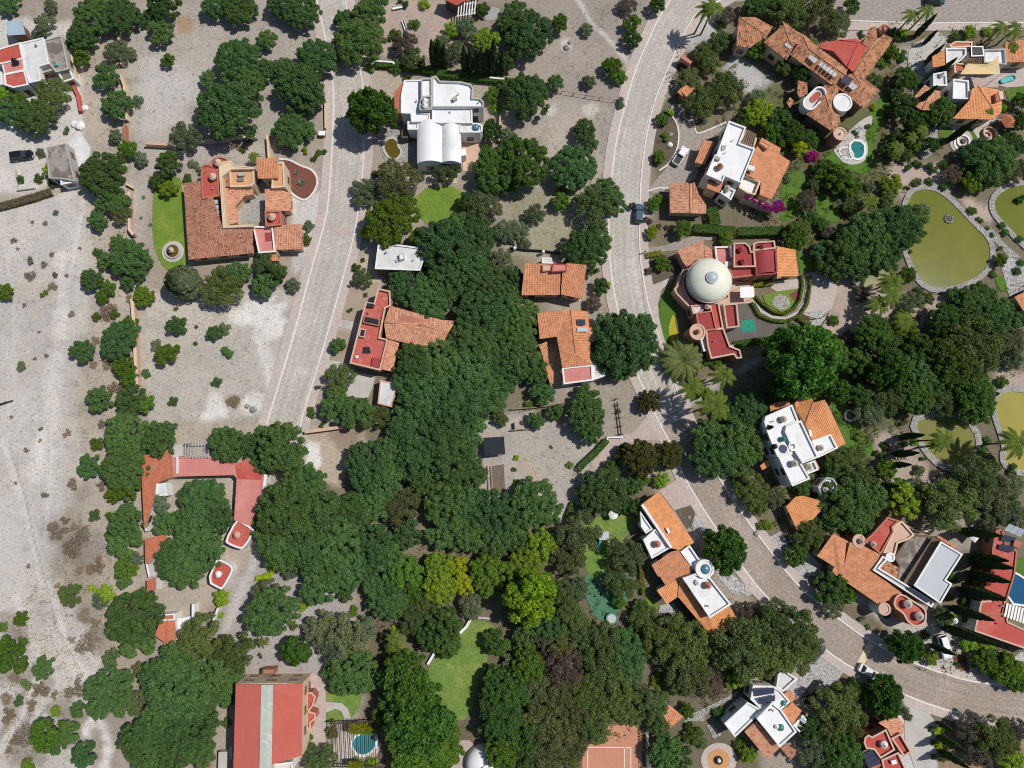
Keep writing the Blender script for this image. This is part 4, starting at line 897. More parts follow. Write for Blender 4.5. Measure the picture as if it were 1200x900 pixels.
block('592 520 628 498 740 552 700 655 640 640 575 600', 3.2, 'cream', 'white', .8, 'cream'); cupola('430 428', .62, 5.6, 'tank', 1.1, 'terra')
rbox('440 265 478 270 470 300 440 310', 5.6, .3, 'grey', 'vent_box'); rbox('395 350 430 362 425 382 385 375', 5.6, .7, 'grey', 'chimney'); rbox('650 420 700 435 690 470 645 455', 5.2, .5, 'white', 'skylight_box')
H('narrow orange-tiled carport roof beside the white pickup', '310 320', 'carport', 'carport')
tile(['308 420 228 402 298 226 385 242'], 2.6, 8, 'orange_t', 'cream', win=False)
H('square orange-tiled garage below the white pickup at the street corner', '180 670', 'garage', 'garage')
tile(['35 796 30 570 160 556 190 570 192 798', '318 804 192 798 190 570 225 556 262 655 318 738'], 2.7, 12, 'salmon_t', 'cream')
# white house on the right of the junction
k(880, 450, 7.5)
H('white house with many round roof lanterns, a satellite dish and an orange hip roof', '400 480')
block('118 330 130 285 360 183 418 325 312 370 296 415 340 520 388 592 250 642 235 640 188 530 135 395', 5.4, 'white', 'wroof', .3, 'white'); block('312 372 440 322 592 642 455 696 388 592 338 505 300 420', 5.8, 'white', 'wroof', .35, 'white')
block('245 645 382 600 518 832 365 897', 5.2, 'white', 'wroof', .3, 'white'); block('538 500 700 443 762 562 592 645', 4.2, 'white', 'wroof', .35, 'white'); block('478 706 556 674 592 752 502 788', 3.4, 'white', 'gwroof', .35, 'white')
tile(['400 230 385 168 465 88 518 96 550 165 478 345', '835 522 748 568 700 443 537 497 478 345 550 165 645 138 668 168'], 3.9, 12, 'bright_t', 'cream')
cupola('292 308 390 697', .62, 5.3, 'tank', 1.1); cupola('290 482', .5, 5.4, 'teal', .9); cupola('620 560', .58, 4.2, 'tank', 1.1); cupola('515 728', .62, 3.4, 'tank', 1.1)
tile(['605 740 565 665 540 685 580 760'], 3.0, 6, 'bright_t', 'cream', win=False); tile(['170 240 165 180 260 150 340 158 345 182'], 3.0, 8, 'orange_t', 'cream', win=False)
(x_, y_), = q('365 550'); c_ = P(x_, y_, 7.2); d_ = MB().lathe((c_[0], c_[1], 7.0), [(.1, 0), (.5, .1), (.85, .3), (.82, .34), (.5, .15), (.01, .06)], 24).build('satellite_dish', M['steel'], _h['root']); MB().tube([(c_[0], c_[1], 5.9), (c_[0], c_[1], 7.05)], .06).build('mast', M['steel'], d_)
(x_, y_), = q('217 548'); c_ = P(x_, y_, 6.4); c_[2] = 5.4; MB().lathe(c_, [(.5, 0), (.5, .8), (.3, 1.0), (.3, 1.1), (.01, 1.1)], 20).build('water_tank', M['black'], _h['root'])
panels('500 405 530 400 540 455 515 465', 5.1, 1, 3, 'skylight', 'skylight', 0, .2)
H('tiny orange-tiled gate shelter against the wall of the white lantern house', '110 690', 'shelter', 'gate_shelter')
tile(['100 757 80 718 140 668 172 715'], 2.4, 8, 'bright_t', 'cream', win=False); tile(['60 668 40 628 62 604 108 655'], 2.3, 8, 'bright_t', 'cream', win=False)
k(900, 450, 4)
H('white square pavilion with one roof lantern below the white house', '280 500', 'pavilion', 'pavilion')
block('274 438 305 442 326 472 324 510 266 560 234 482', 3.0, 'white', 'wroof', .4, 'grey'); cupola('272 496', .55, 3.0, 'tank', 1.0)
H('bright orange hip-roofed garage between the cobbled avenue and the white pavilion', '170 600', 'garage', 'garage')
tile(['135 682 84 575 130 528 205 640', '205 640 130 528 165 524 240 545 256 586', ], 3.0, 13, 'bright_t', 'cream')
# orange and white house left of the avenue
k(740, 570, 8.571)
H('long orange-tiled house with white flat roofs and a round glass-topped tower by the avenue', '450 600')
tile(['632 562 280 48 98 185 402 622 490 640'], 3.4, 9, 'bright_t', 'white', win=False); tile(['265 905 203 792 400 655 470 640 505 660 622 842 540 910'], 3.6, 8, 'orange_t', 'white')
block('98 190 118 178 412 608 392 622', 4.4, 'white', 'white', .12); block('90 255 150 340 215 428 145 470 98 400', 3.2, 'white', 'wroof', .3); block('120 535 240 428 395 612 205 722', 3.6, 'white', 'wroof', .35, 'white'); cupola('262 580', .62, 3.6, 'tank', 1.1, 'terra')
block('497 657 585 594 692 752 622 828', 4.2, 'white', 'wroof', .4, 'white'); round_tower('737 830', 1.7, 5.0, 'white', 'white', 'white', ph=.7); dome('737 830', 1.05, 5.3, .7, 'bluedome', 'glass_dome', 24)
rbox('345 420 365 412 392 462 370 472', 4.3, .15, 'white', 'skylight_box')
k(740, 660, 7.5)
tile(['405 298 310 362 222 238 300 195 418 150'], 3.2, 10, 'bright_t', 'white'); tile(['730 672 405 290 425 150 460 145 690 478', '945 515 730 672 690 478 860 372'], 3.4, 12, 'bright_t', 'white'); 
block('300 196 182 12 240 -20 520 -10 545 70 430 148', 3.9, 'white', 'ored', .05, win=False) if False else tile(['300 195 182 12 205 -5 500 -20 545 68 430 148'], 3.5, 7, 'orange_t', 'white', win=False)
block('455 132 560 95 690 130 872 360 690 478', 5.0, 'white', 'wroof', .45, 'white'); cupola('675 196', .62, 5.0, 'tank', 1.1, 'terra'); cupola('585 170', .5, 5.0, 'white', .6); rbox('530 225 560 222 575 255 545 265', 5.0, .5, 'white', 'vent_box')
# orange house and grey block on the right
k(950, 600, 6)
H('orange-tiled house with red round bays and a tall brown block under a grey sheet roof', '560 440')
tile(['145 422 168 385 45 310 160 150 275 212 220 440'], 3.3, 9, 'orange_t', 'cream'); tile(['485 655 145 422 220 440 275 212 375 240 492 300 430 412 642 570 582 652 545 620'], 3.3, 6, 'orange_t', 'cream')
block('378 205 430 158 540 38 625 62 575 105 582 140 492 295', 3.9, 'terra', 'red', .3, 'terra', smooth=0); cupola('445 228', .55, 3.9, 'white', 1.0, 'tank'); round_tower('340 203', 1.2, 3.7, 'terra', 'red', 'peach', ph=.4); cupola('362 205', .5, 3.7, 'white', 1.0, 'tank')
block('640 62 728 160 690 190 612 220 592 300 512 285 582 140 572 105', 2.8, 'cream', 'peach', .3, 'cream'); round_tower('560 318', .85, 2.9, 'white', 'black', 'white')
tile(['620 390 605 472 465 402 510 332'], 3.2, 9, 'mott_t', 'cream', win=False)
block('690 175 760 165 865 172 650 500 605 470 625 380 590 320', 2.6, 'brown', 'dirtroof', .2, 'brown')
tile(['648 498 862 172 917 208 729 518'], 3.6, 30, 'brownroof', 'brown', win=False)
block('915 208 1066 298 950 478 992 506 912 642 728 516', 5.0, 'brown', 'grroof', .22, 'white')
block('440 408 505 312 540 330 480 395 868 632 850 668', 4.0, 'grey', 'grey', .3, 'white'); panels('690 525 835 618 815 640 672 545', 4.4, 4, 1, 'solar_panel', 'solar', .2, .03)
block('580 662 600 590 645 575 720 625 770 655 812 690 812 760 790 790 740 808 690 780 665 740 655 715', 3.9, 'terra', 'red', .4, 'peach', smooth=1); cupola('692 650 772 735', .78, 3.9, 'tank', 1.2); round_tower('520 682', 1.15, 3.2, 'white', 'red', 'peach', ph=.5)
tile(['1035 268 885 178 900 165 1020 235'], 3.0, 8, 'orange_t', 'cream', win=False)
# red roof on the far right
k(1040, 600, 7.5)
H('long red painted roof with rooftop solar panels beside a deep blue pool', '1000 640', 'house')
block('955 160 1010 150 1040 280 1140 345 1120 545 1010 905 810 892 860 640 930 480 920 330', 3.2, 'terra', 'red', .2, 'terra'); panels('1050 98 1195 160 1165 220 1020 160', 3.7, 3, 1, 'solar_panel', 'skylight', .5, .05); panels('1010 195 1125 225 1110 275 990 250', 3.5, 3, 1, 'solar_panel', 'solar', .3, .05); panels('985 275 1110 305 1085 360 970 325', 3.5, 3, 1, 'solar_panel', 'solar', .3, .05)
rbox('1120 245 1185 268 1165 320 1105 300', 3.3, .9, 'terra', 'chimney'); cupola('935 530 900 630 870 690', .5, 3.2, 'terra', .9, 'red')
k(900, 675, 4); block('968 258 998 120 1110 108 1125 215 1200 250 1260 275 1260 360', 3.2, 'white', 'red', .2, 'peach'); panels('1118 108 1260 150 1240 258 1098 205', 3.6, 10, 1, 'skylight', 'whitec', 0, .35)
# bottom right red house
k(960, 780, 6)
H('red-roofed house with a tiled porch and solar panels beside the concrete drive', '480 560')
block('470 448 532 592 432 652 385 590 330 582 314 540 322 505 345 487 372 500', 3.9, 'terra', 'red', .4, 'peach'); tile(['600 412 590 482 508 502 480 445 415 402 540 343'], 3.2, 9, 'salmon_t', 'cream')
block('508 512 572 478 648 606 595 638', 3.6, 'terra', 'red', .5, 'peach'); block('438 662 555 610 625 760 470 790', 3.6, 'terra', 'red', .4, 'peach'); panels('295 615 380 580 440 690 350 730', 3.6, 3, 3, up=.3); cupola('462 560', .62, 3.9, 'white', 1.1); rbox('505 670 540 660 548 690 515 698', 3.7, .5, 'white', 'skylight_box'); block('370 715 440 690 470 790 400 800', 3.4, 'terra', 'red', .3, 'terra')
# bottom white house
k(830, 770, 7.5)
H('white house with green roof domes and roof solar panels near the foot of the picture', '560 540')
block('143 582 345 398 477 468 235 702', 3.4, 'white', 'wroof', .3, 'white'); block('428 540 560 400 640 462 776 656 630 790', 4.4, 'white', 'wroof', .4, 'white'); block('372 372 395 250 570 255 640 300 718 392 632 465 560 402 478 468', 3.5, 'white', 'wroof', .3, 'white'); block('600 262 615 150 665 113 782 192 660 302', 3.0, 'white', 'gwroof', .45, 'white')
tile(['775 365 722 405 668 318 722 288'], 2.9, 8, 'orange_t', 'cream', win=False); tile(['822 472 745 592 638 472 742 398'], 3.0, 9, 'orange_t', 'cream', win=False); tile(['520 900 318 655 424 562 632 795'], 2.9, 9, 'salmon_t', 'cream'); tile(['720 905 632 795 690 770 800 830'], 2.7, 8, 'brown_t', 'cream', win=False)
panels('390 268 570 262 580 318 408 348', 3.9, 4, 1, up=.35); panels('420 360 580 325 585 385 460 420', 3.8, 4, 1, up=.3)
dome('637 620', .62, 4.5, .55, 'teal', 'roof_dome', 20); dome('662 405', .5, 3.6, .45, 'teal', 'roof_dome', 20); cupola('606 615', .35, 4.4, 'white', .5); block('750 600 830 512 900 600 800 655', 2.6, 'white', 'gwroof', .3, 'white'); panels('815 520 895 600 870 615 795 545', 3.0, 1, 2, 'skylight', 'skylight', .1, .1)
# red hall bottom left
k(230, 770, 6)
H('big red sheet-roofed hall with a translucent ridge strip and cream walls', '500 480', 'hall', 'hall')
tile(['255 960 278 190 456 195 440 960', '740 695 748 185 540 195 526 757'], 6.4, 5, 'hall', 'cream', ridge='hall', walls=False)
tile(['440 960 456 195 500 195 486 960', '526 960 540 195 500 195 486 960'], 7.0, 3, 'strip', 'cream', ridge='strip', walls=False)
block('276 188 750 183 744 610 740 700 530 750 530 960 258 960', 5.9, 'cream', 'concrete', .12, 'cream', win=True)
rbox('470 84 555 82 550 118 465 122', 0, 2.2, 'terra', 'porch_box', 'brown')
block('776 250 812 248 838 280 820 345 790 380 835 395 840 430 800 465 806 500 785 515 774 480', 2.6, 'terra', 'red', .25, 'pink', win=False); block('530 755 670 738 680 790 530 800', 4.0, 'white', 'gwroof', .3, win=False)
rbox('233 630 250 628 250 720 233 720', 0, 2.4, 'shadblue', 'gas_tank')
# red-roofed courtyard ranch on the left
k(150, 500, 6.667)
H('faded red flat-roofed ranch wrapped around a tree-filled courtyard', '560 320')
block('345 238 600 232 845 290 940 248 1062 375 1040 545 955 775 832 728 852 402 828 376 355 388', 2.5, 'white', 'pred', .14, 'pred'); block('845 298 940 250 1058 372 1042 408 862 405', 2.6, 'white', 'red', .14, 'red', win=False)
block('112 230 300 190 345 238 355 388 312 402 218 440 205 545 180 650 128 795 112 440', 2.4, 'white', 'ored', .14, 'ored'); block('216 450 292 440 310 538 222 542', 2.1, 'white', 'gwroof', .1); block('375 235 390 235 390 365 375 365', 2.7, 'white', 'white', .12, win=False)
block('1042 545 1062 378 1085 372 1062 540', 2.1, 'white', 'white', .1, win=False)
pergola('440 130 640 122 640 232 440 232', 2.8, 8, 'grey', posts=True, w=.09); rbox('310 160 440 130 455 228 300 240', 0, 1.2, 'concrete', 'rubble_slab')
k(150, 635, 6.667); block('135 -20 300 -60 300 0 235 90 160 172 138 160', 2.3, 'white', 'ored', .14, 'ored', win=False); block('150 300 215 285 215 375 152 382', 2.3, 'white', 'ored', .14, 'ored', win=False)
H('red-roofed rounded-corner kiosk at the ranch corner, speckled roof', '850 0', 'kiosk', 'kiosk')
k(0, 450, 4); block('1105 640 1125 640 1185 678 1192 692 1150 762 1128 774 1068 750 1055 735', 2.2, 'white', 'brick', .35, 'white', smooth=1); cupola('1108 708', .65, 2.2, 'pink', 1.0, 'pink')
k(150, 635, 6.667)
H('plain red kiosk with white rounded rim standing alone below the ranch', '725 250', 'kiosk', 'kiosk')
block('688 142 712 135 790 172 818 200 812 245 742 365 722 370 618 312', 2.2, 'white', 'red', .3, 'white', smooth=1); cupola('700 255', .6, 2.2, 'pink', 1.0, 'white')
H('small orange-red hut with a white yard slab under the left-hand trees', '320 680', 'hut', 'hut')
tile(['375 805 365 612 305 600 300 795'], 2.7, 10, 'ored', 'white', ridge='ored'); tile(['300 795 305 600 250 615 210 735'], 2.7, 10, 'ored', 'white', ridge='ored', win=False); block('240 570 362 560 365 612 245 616', 2.8, 'white', 'ored', .1, win=False); rbox('378 602 492 580 495 628 400 692 380 780', 0, .5, 'white', 'yard_slab')
# top left corner
k(0, 20, 10)
H('red and white flat-roofed house with a black tank in the top left corner', '250 540')
block('-30 378 232 300 272 490 20 548 -30 550', 3.4, 'white', 'red', .15, 'white'); block('20 550 272 492 288 620 50 672', 3.3, 'white', 'pred', .05); block('50 672 286 622 332 792 160 828 60 795', 3.4, 'white', 'red', .15, 'white')
block('235 305 505 243 572 545 452 580 480 742 345 772 290 620', 3.6, 'white', 'gwroof', .15, 'white'); block('515 270 722 215 805 608 655 645 575 545', 3.0, 'grey', 'dirtroof', .2, 'grey'); block('-30 630 15 640 32 785 -30 800', 3.0, 'white', 'gwroof', .1)
block('455 590 620 560 625 620 470 660', 2.6, 'grey', 'dirtroof', .2, 'grey')
(x_, y_), = q('150 500'); c_ = P(x_, y_, 4.6); c_[2] = 3.5; MB().lathe(c_, [(.55, 0), (.55, .9), (.3, 1.15), (.3, 1.25), (.01, 1.25)], 20).build('water_tank', M['black'], _h['root'])
(x_, y_), = q('655 545'); c_ = P(x_, y_, 3.8); c_[2] = 3.1; MB().lathe(c_, [(.28, 0), (.28, .6), (.01, .7)], 16).build('water_tank', M['teal2'], _h['root'])
block('680 650 822 618 862 722 742 762', 2.2, 'white', 'dirtroof', .35, 'white')
H('pale blue sheet-metal shed beside the red and white corner house', '180 130', 'shed', 'shed')
tile(['300 202 92 216 65 64 250 30'], 2.7, 6, 'shadblue', 'brown', ridge='shadblue')
k(0, 0, 4)
H('low grey concrete building with a stained roof by the parked black car', '300 760')
block('215 690 308 670 352 850 287 838 228 835', 3.0, 'grey', 'gwroof' if False else 'dirtroof', .1, 'grey'); sheet('yard_slab', '322 668 372 615 425 690 400 840 352 850', 'gwroof', .12); block('284 832 350 820 354 852 286 866', 2.4, 'white', 'skylight', .15, 'white')
# small buildings
k(600, 675, 4)
H('little orange-tiled hut between the clay court and the bottom white house', '770 660', 'hut', 'hut')
tile(['742 712 805 660 738 605 700 640'], 2.6, 11, 'orange_t', 'white')
k(600, 0, 4)
H('tiny gatehouse with a faded purple roof at the street kerb', '815 272', 'gatehouse', 'gatehouse')
tile(['835 300 788 268 798 250 845 290'], 2.4, 10, 'pred', 'pink', ridge='pred', win=False, over=.05)
H('small orange gable hut tucked under roadside trees', '810 430', 'hut', 'hut')
tile(['785 418 815 398 862 415 832 440 822 460', '822 468 775 432 785 418 832 440'], 2.6, 12, 'orange_t', 'terra', win=False)
k(300, 0, 4)
H('red-tiled roof cut by the top edge beside a striped white pergola', '960 0')
tile(['940 25 875 -5 900 -60 1000 -60 985 0'], 3.6, 10, 'red', 'brown', ridge='red', win=False); tile(['1030 -5 985 5 1000 -60 1060 -60'], 3.2, 8, 'ored', 'brown', win=False)
pergola('945 25 1035 10 1030 60 940 75', 2.6, 7, 'white', posts=False)
k(900, 225, 4)
H('orange roof corner at the right edge above the flagstone terrace', '1190 500', 'house')
tile(['1155 492 1300 420 1300 620 1200 560'], 3.2, 10, 'orange_t', 'cream', win=False)
finish_house()
# ------------------------------------------------------------------ foliage prototypes
def quads_mesh(name, cen, nor, size, asp, mt, rng, extra=None):
    n = len(cen)
    t = rng.normal(size=(n, 3)); t -= nor * (t * nor).sum(1, keepdims=True); t /= np.linalg.norm(t, axis=1, keepdims=True) + 1e-9
    bt = np.cross(nor, t); s = size[:, None]; a = asp
    v = np.stack([cen - t * s, cen - bt * s * a + t * s * .15, cen + t * s, cen + bt * s * a + t * s * .15], 1).reshape(-1, 3)
    f = np.arange(4 * n).reshape(n, 4)
    if extra is not None: v = np.concatenate([v, extra[0]]); 
    me = bpy.data.meshes.new(name); me.vertices.add(len(v)); me.vertices.foreach_set('co', v.astype('f4').ravel())
    me.loops.add(f.size); me.loops.foreach_set('vertex_index', f.astype('i4').ravel()); me.polygons.add(n)
    me.polygons.foreach_set('loop_start', np.arange(0, f.size, 4, dtype='i4')); me.polygons.foreach_set('loop_total', np.full(n, 4, 'i4'))
    me.materials.append(mt); me.update(calc_edges=True); return me
def unit(v): return v / (np.linalg.norm(v, axis=1, keepdims=True) + 1e-9)
def crown(name, R, seed, nl, count, leaf, flat=.72, lob=(.17, .3), gap=.0, shape=1.0, base=.42, rough=1.0, mt='leaf'):
    rng = np.random.default_rng(seed)
    th = np.arange(nl) * 2.39996 + rng.normal(0, .35, nl); rr = np.sqrt((np.arange(nl) + .4) / nl) * (1 - lob[0]) * (1 + rng.normal(0, .07, nl))
    hz = np.sqrt(np.clip(1 - (rr * .93) ** 2, 0, 1)) ** shape * flat * (1 + rng.normal(0, .1, nl))
    lc = np.stack([np.cos(th) * rr, np.sin(th) * rr, base + hz - lob[1] * .5], -1)
    low = rng.random(nl) < .3; lc[low, 2] -= .22 * rng.random(low.sum())
    lr = rng.uniform(lob[0], lob[1], nl)
    w = lr ** 2; pick = rng.choice(nl, int(count * 1.9), p=w / w.sum())
    d = rng.normal(size=(len(pick), 3)); d[:, 2] += .35; d = unit(d)
    rad = lr[pick][:, None] * (1.0 - .42 * rng.random((len(pick), 1)) ** 1.6 + (rng.random((len(pick), 1)) > .86) * rng.random((len(pick), 1)) * .4)
    p = lc[pick] + d * rad * np.array([1, 1, .85])
    keep = np.ones(len(p), bool)
    for j in range(nl):
        dj = np.linalg.norm((p - lc[j]) / np.array([1, 1, .85]), axis=1); keep &= (dj > lr[j] * .62) | (pick == j)
    p, d, pk = p[keep][:count], d[keep][:count], pick[keep][:count]
    nn = unit(d * .75 + rng.normal(size=d.shape) * rough * .6 + np.array([0, 0, .25]))
    return quads_mesh(name, p * R, nn, leaf * rng.uniform(.55, 1.25, len(p)), .55, M[mt], rng)
def trunk_mesh(name, R, seed, h=.62, limbs=5):
    rnd = random.Random(seed); mb = MB(); r0 = .05 * R + .04
    mb.tube([(0, 0, -.1), (.03 * R, 0, h * .35 * R), (0, .03 * R, h * .6 * R)], [r0 * 1.25, r0, r0 * .8], 7)
    for i in range(limbs):
        a = i * 2 * math.pi / limbs + rnd.uniform(-.4, .4); l = rnd.uniform(.45, .7) * R
        mb.tube([(0, .02 * R, h * .5 * R), (l * .45 * math.cos(a), l * .45 * math.sin(a), h * .85 * R), (l * math.cos(a), l * math.sin(a), (h + .35) * R)], [r0 * .65, r0 * .45, r0 * .15], 5)
    return mb.mesh(name, M['bark'])
PB = [crown('crown', 5.0, 100 + i, n_, 22000, .185, fl, (.075, .165)) for i, (n_, fl) in enumerate([(120, .6), (140, .68), (105, .54), (150, .64)])]
PM = [crown('crown', 3.0, 200 + i, n_, 10000, .16, fl, (.095, .2)) for i, (n_, fl) in enumerate([(64, .72), (76, .8), (56, .68)])]
PS = [crown('crown', 1.6, 300 + i, n_, 3200, .125, .9, (.16, .32)) for i, n_ in enumerate([18, 24])]
PG = [crown('crown', 4.0, 400 + i, n_, 9000, .26, .8, (.1, .2), rough=1.1) for i, n_ in enumerate([70, 84])]      # glossy coarse crowns
POP = [crown('crown', 3.6, 450 + i, n_, 8500, .145, .7, (.11, .24), rough=1.2) for i, n_ in enumerate([38, 46])]        # loose olive crowns
PSH = [crown('bush', 1.0, 500 + i, n_, 900, .12, .95, (.26, .42), base=.05) for i, n_ in enumerate([8, 11, 9])]
PDR = [crown('dry_bush', 1.5, 600 + i, n_, 900, .11, .6, (.22, .36), base=.02, rough=1.6, mt='leaf2') for i, n_ in enumerate([10, 13])]
TRUNK = {5: [trunk_mesh('trunk', 5.0, i) for i in range(2)], 3: [trunk_mesh('trunk', 3.0, 5 + i) for i in range(2)], 1: [trunk_mesh('trunk', 1.6, 9)], 4: [trunk_mesh('trunk', 4.0, 11)], 36: [trunk_mesh('trunk', 3.6, 13)]}
def cone_crown(name, h, r, count, leaf, seed):
    rng = np.random.default_rng(seed); t = rng.random(count) ** .8; a = rng.random(count) * 6.283
    prof = np.interp(t, [0, .06, .25, .6, .85, 1], [.45, .8, 1, .8, .42, .05]) * (1 + .12 * np.sin(a * 3 + t * 20))
    rad = r * prof * (1 - .25 * rng.random(count) ** 2)
    p = np.stack([rad * np.cos(a), rad * np.sin(a), .2 + t * (h - .2)], -1)
    nn = unit(np.stack([np.cos(a), np.sin(a), np.full(count, .45)], -1) + rng.normal(size=(count, 3)) * .35)
    return quads_mesh(name, p, nn, leaf * rng.uniform(.6, 1.3, count), .5, M['leaf'], rng)
PCY = [cone_crown('crown', 8.0, .8, 3200, .2, 700 + i) for i in range(3)]
PCO = [cone_crown('crown', 5.0, 2.3, 5200, .26, 720 + i) for i in range(2)]
tk = MB().tube([(0, 0, -.1), (0, 0, 6.0)], [.16, .05], 7).mesh('trunk', M['bark'])
def frond_mb(L, wid, droop, nleaf, seed, up=.5):
    rnd = random.Random(seed); mb = MB(); pts = []
    for i in range(9):
        s = i / 8; pts.append(np.array([L * s * (1 - .12 * droop * s), 0, L * (up * s - (up * .55 + droop) * s * s)]))
    mb.tube(pts, [.05 * (1 - .8 * i / 8) for i in range(9)], 4)
    for i in range(nleaf):
        s = .12 + .88 * i / nleaf; j = min(7, int(s * 8)); f = s * 8 - j; p = pts[j] * (1 - f) + pts[j + 1] * f; d = pts[j + 1] - pts[j]; d /= np.linalg.norm(d)
        ll = wid * math.sin(math.pi * min(.98, .12 + s * .86)) ** .7 * rnd.uniform(.85, 1.1)
        for sd in (-1, 1):
            tip = p + d * ll * .55 + np.array([0, sd * ll, -ll * .25]); w = d * .075
            mb.add([p - w, p + w, tip + w * .3, tip - w * .3], [[0, 1, 2, 3]])
    return mb
def palm_crown(name, n, L, wid, droop, nleaf, seed, up=.5, dead=0):
    rnd = random.Random(seed); V = []; F = []
    for i in range(n):
        ring = i / n; mb = frond_mb(L * rnd.uniform(.85, 1.08), wid, droop + .15 * rnd.random() + (.3 if ring > .75 else 0), nleaf, seed + i, up * (1.25 - ring * .9) + .1)
        a = i * 2.39996 + rnd.uniform(-.15, .15); c, s = math.cos(a), math.sin(a); o = len(V)
        V += [(x * c - y * s, x * s + y * c, z) for x, y, z in mb.v]; F += [[q_ + o for q_ in f] for f in mb.f]
    me = bpy.data.meshes.new(name); me.from_pydata(V, [], F); me.materials.append(M['leaf']); me.update(); return me
PPA = [palm_crown('crown', 12, 2.9, .5, .45, 26, 40, .45), palm_crown('crown', 10, 2.7, .46, .55, 24, 60, .4)]
PBIG = [palm_crown('crown', 46, 4.9, .55, .25, 36, 90, .55)]
def agave_mesh(name, n, L, seed):
    rnd = random.Random(seed); mb = MB()
    for i in range(n):
        a = i * 2.39996; e = .25 + .9 * (1 - i / n); l = L * rnd.uniform(.8, 1.05); c, s = math.cos(a), math.sin(a); w = .085 * L
        f = lambda t, o: (c * t * l * math.cos(e) - s * o, s * t * l * math.cos(e) + c * o, .08 + t * l * math.sin(e) * (1 - .3 * t))
        mb.add([f(.05, -w * .6), f(.05, w * .6), f(.5, w), f(1, 0), f(.5, -w)], [[0, 1, 2, 4], [4, 2, 3]])
    return mb.mesh(name, M['leaf'])
PAG = [agave_mesh('agave', 26, 1.1, 3)]
# ------------------------------------------------------------------ placing
KIND = {  # letter: (object name, colour words, noun, albedo, family)
 'm': ('mesquite_tree', 'dark green', 'mesquite tree', (.094, .182, .064), 'B'),
 'd': ('evergreen_tree', 'deep green', 'evergreen tree', (.084, .165, .045), 'B'),
 'g': ('broadleaf_tree', 'fresh green', 'broadleaf tree', (.115, .205, .032), 'B'),
 'f': ('ficus_tree', 'bright green dense', 'ficus tree', (.078, .172, .032), 'G'),
 'o': ('olive_tree', 'olive green', 'loose-leaved tree', (.130, .188, .068), 'O'),
 'F': ('lime_tree', 'bright lime', 'leafy tree', (.17, .29, .025), 'G'),
 'l': ('lime_tree', 'yellow-green', 'leafy tree', (.22, .33, .035), 'B'),
 'y': ('golden_tree', 'golden yellow', 'leafy tree', (.40, .50, .03), 'B'),
 's': ('acacia_tree', 'silvery grey-green', 'acacia tree', (.15, .195, .125), 'O'),
 'p': ('jacaranda_tree', 'purple-brown thin', 'twiggy tree', (.135, .11, .105), 'O'),
 'r': ('oak_tree', 'brownish olive', 'oak tree', (.142, .172, .078), 'O'),
 'k': ('magnolia_tree', 'bronze-green', 'magnolia tree', (.085, .085, .026), 'G'),
 'c': ('spruce_tree', 'blue-grey pointed', 'spruce tree', (.14, .20, .14), 'C'),
 'B': ('dry_bush', 'bare grey-brown', 'thorn bush', (.22, .185, .15), 'D'),
 'b': ('bush', 'green', 'garden bush', (.085, .135, .03), 'S'),
 'u': ('bougainvillea_bush', 'vivid purple', 'bougainvillea bush', (.30, .012, .24), 'U'),
}
PLANTS = []   # (root, kind, px, py, radius)
def add_child(name, me, par, col=None):
    o = bpy.data.objects.new(name, me); C.objects.link(o); o.parent = par
    if col: o.color = (*col, 1)
    return o
_rr = random.Random(5)
def plant(px, py, rp, kd, zb=0):
    nm, colw, noun, col, fam = KIND[kd]
    R = rp * H_CAM / 800 * 1.04
    v = _rr.uniform(.78, 1.28); hv = _rr.uniform(-.1, .1); col = (col[0] * v * (1 + hv), col[1] * v, col[2] * v * (1 - hv))
    if fam in 'BOG' and R < 1.45: fam = 'S'
    if fam in 'SDU':
        me = _rr.choice(PDR if fam == 'D' else PSH); R0 = 1.5 if fam == 'D' else 1.0
        sc_ = R / R0; w3 = P(px, py, min(R * .6, 1.2) + zb)
        o = bpy.data.objects.new('bush' if fam == 'S' else nm, me); C.objects.link(o); o.location = (w3[0], w3[1], zb - .02); o.scale = (sc_, sc_, sc_ * (.85 if R < 1.6 else .7)); o.rotation_euler[2] = _rr.random() * 6.28; o.color = (*col, 1)
        PLANTS.append((o, kd, px, py, R)); return o
    if fam == 'C': me, R0, trk = _rr.choice(PCO), 2.3, tk
    elif fam == 'G': me, R0, trk = _rr.choice(PG), 4.0, TRUNK[4][0]
    elif fam == 'O' and R > 2.0: me, R0, trk = _rr.choice(POP), 3.6, TRUNK[36][0]
    elif R > 3.7: me, R0, trk = _rr.choice(PB), 5.0, _rr.choice(TRUNK[5])
    elif R > 2.1: me, R0, trk = _rr.choice(PM), 3.0, _rr.choice(TRUNK[3])
    else: me, R0, trk = _rr.choice(PS), 1.6, TRUNK[1][0]
    sc_ = R / R0; zs = {'f': 1.5, 'F': 1.35, 'd': 1.3, 'g': 1.15}.get(kd, 1.08) if R > 1.8 else 1.0
    w3 = P(px, py, R * .8 * zs if fam != 'C' else 2.0)
    root = empty(nm, (w3[0], w3[1], -.03)); root.rotation_euler[2] = _rr.random() * 6.28
    sx = _rr.uniform(.93, 1.08); root.scale = (sc_ * sx, sc_ / sx, sc_ * zs * _rr.uniform(.92, 1.08))
    add_child('crown', me, root, col); add_child('trunk', trk, root)
    PLANTS.append((root, kd, px, py, R)); return root
def T(ox, oy, s):
    for e in s.split(','):
        t = e.split(); plant(ox + float(t[0]) / 4, oy + float(t[1]) / 4, float(t[2]) / 4, t[3])
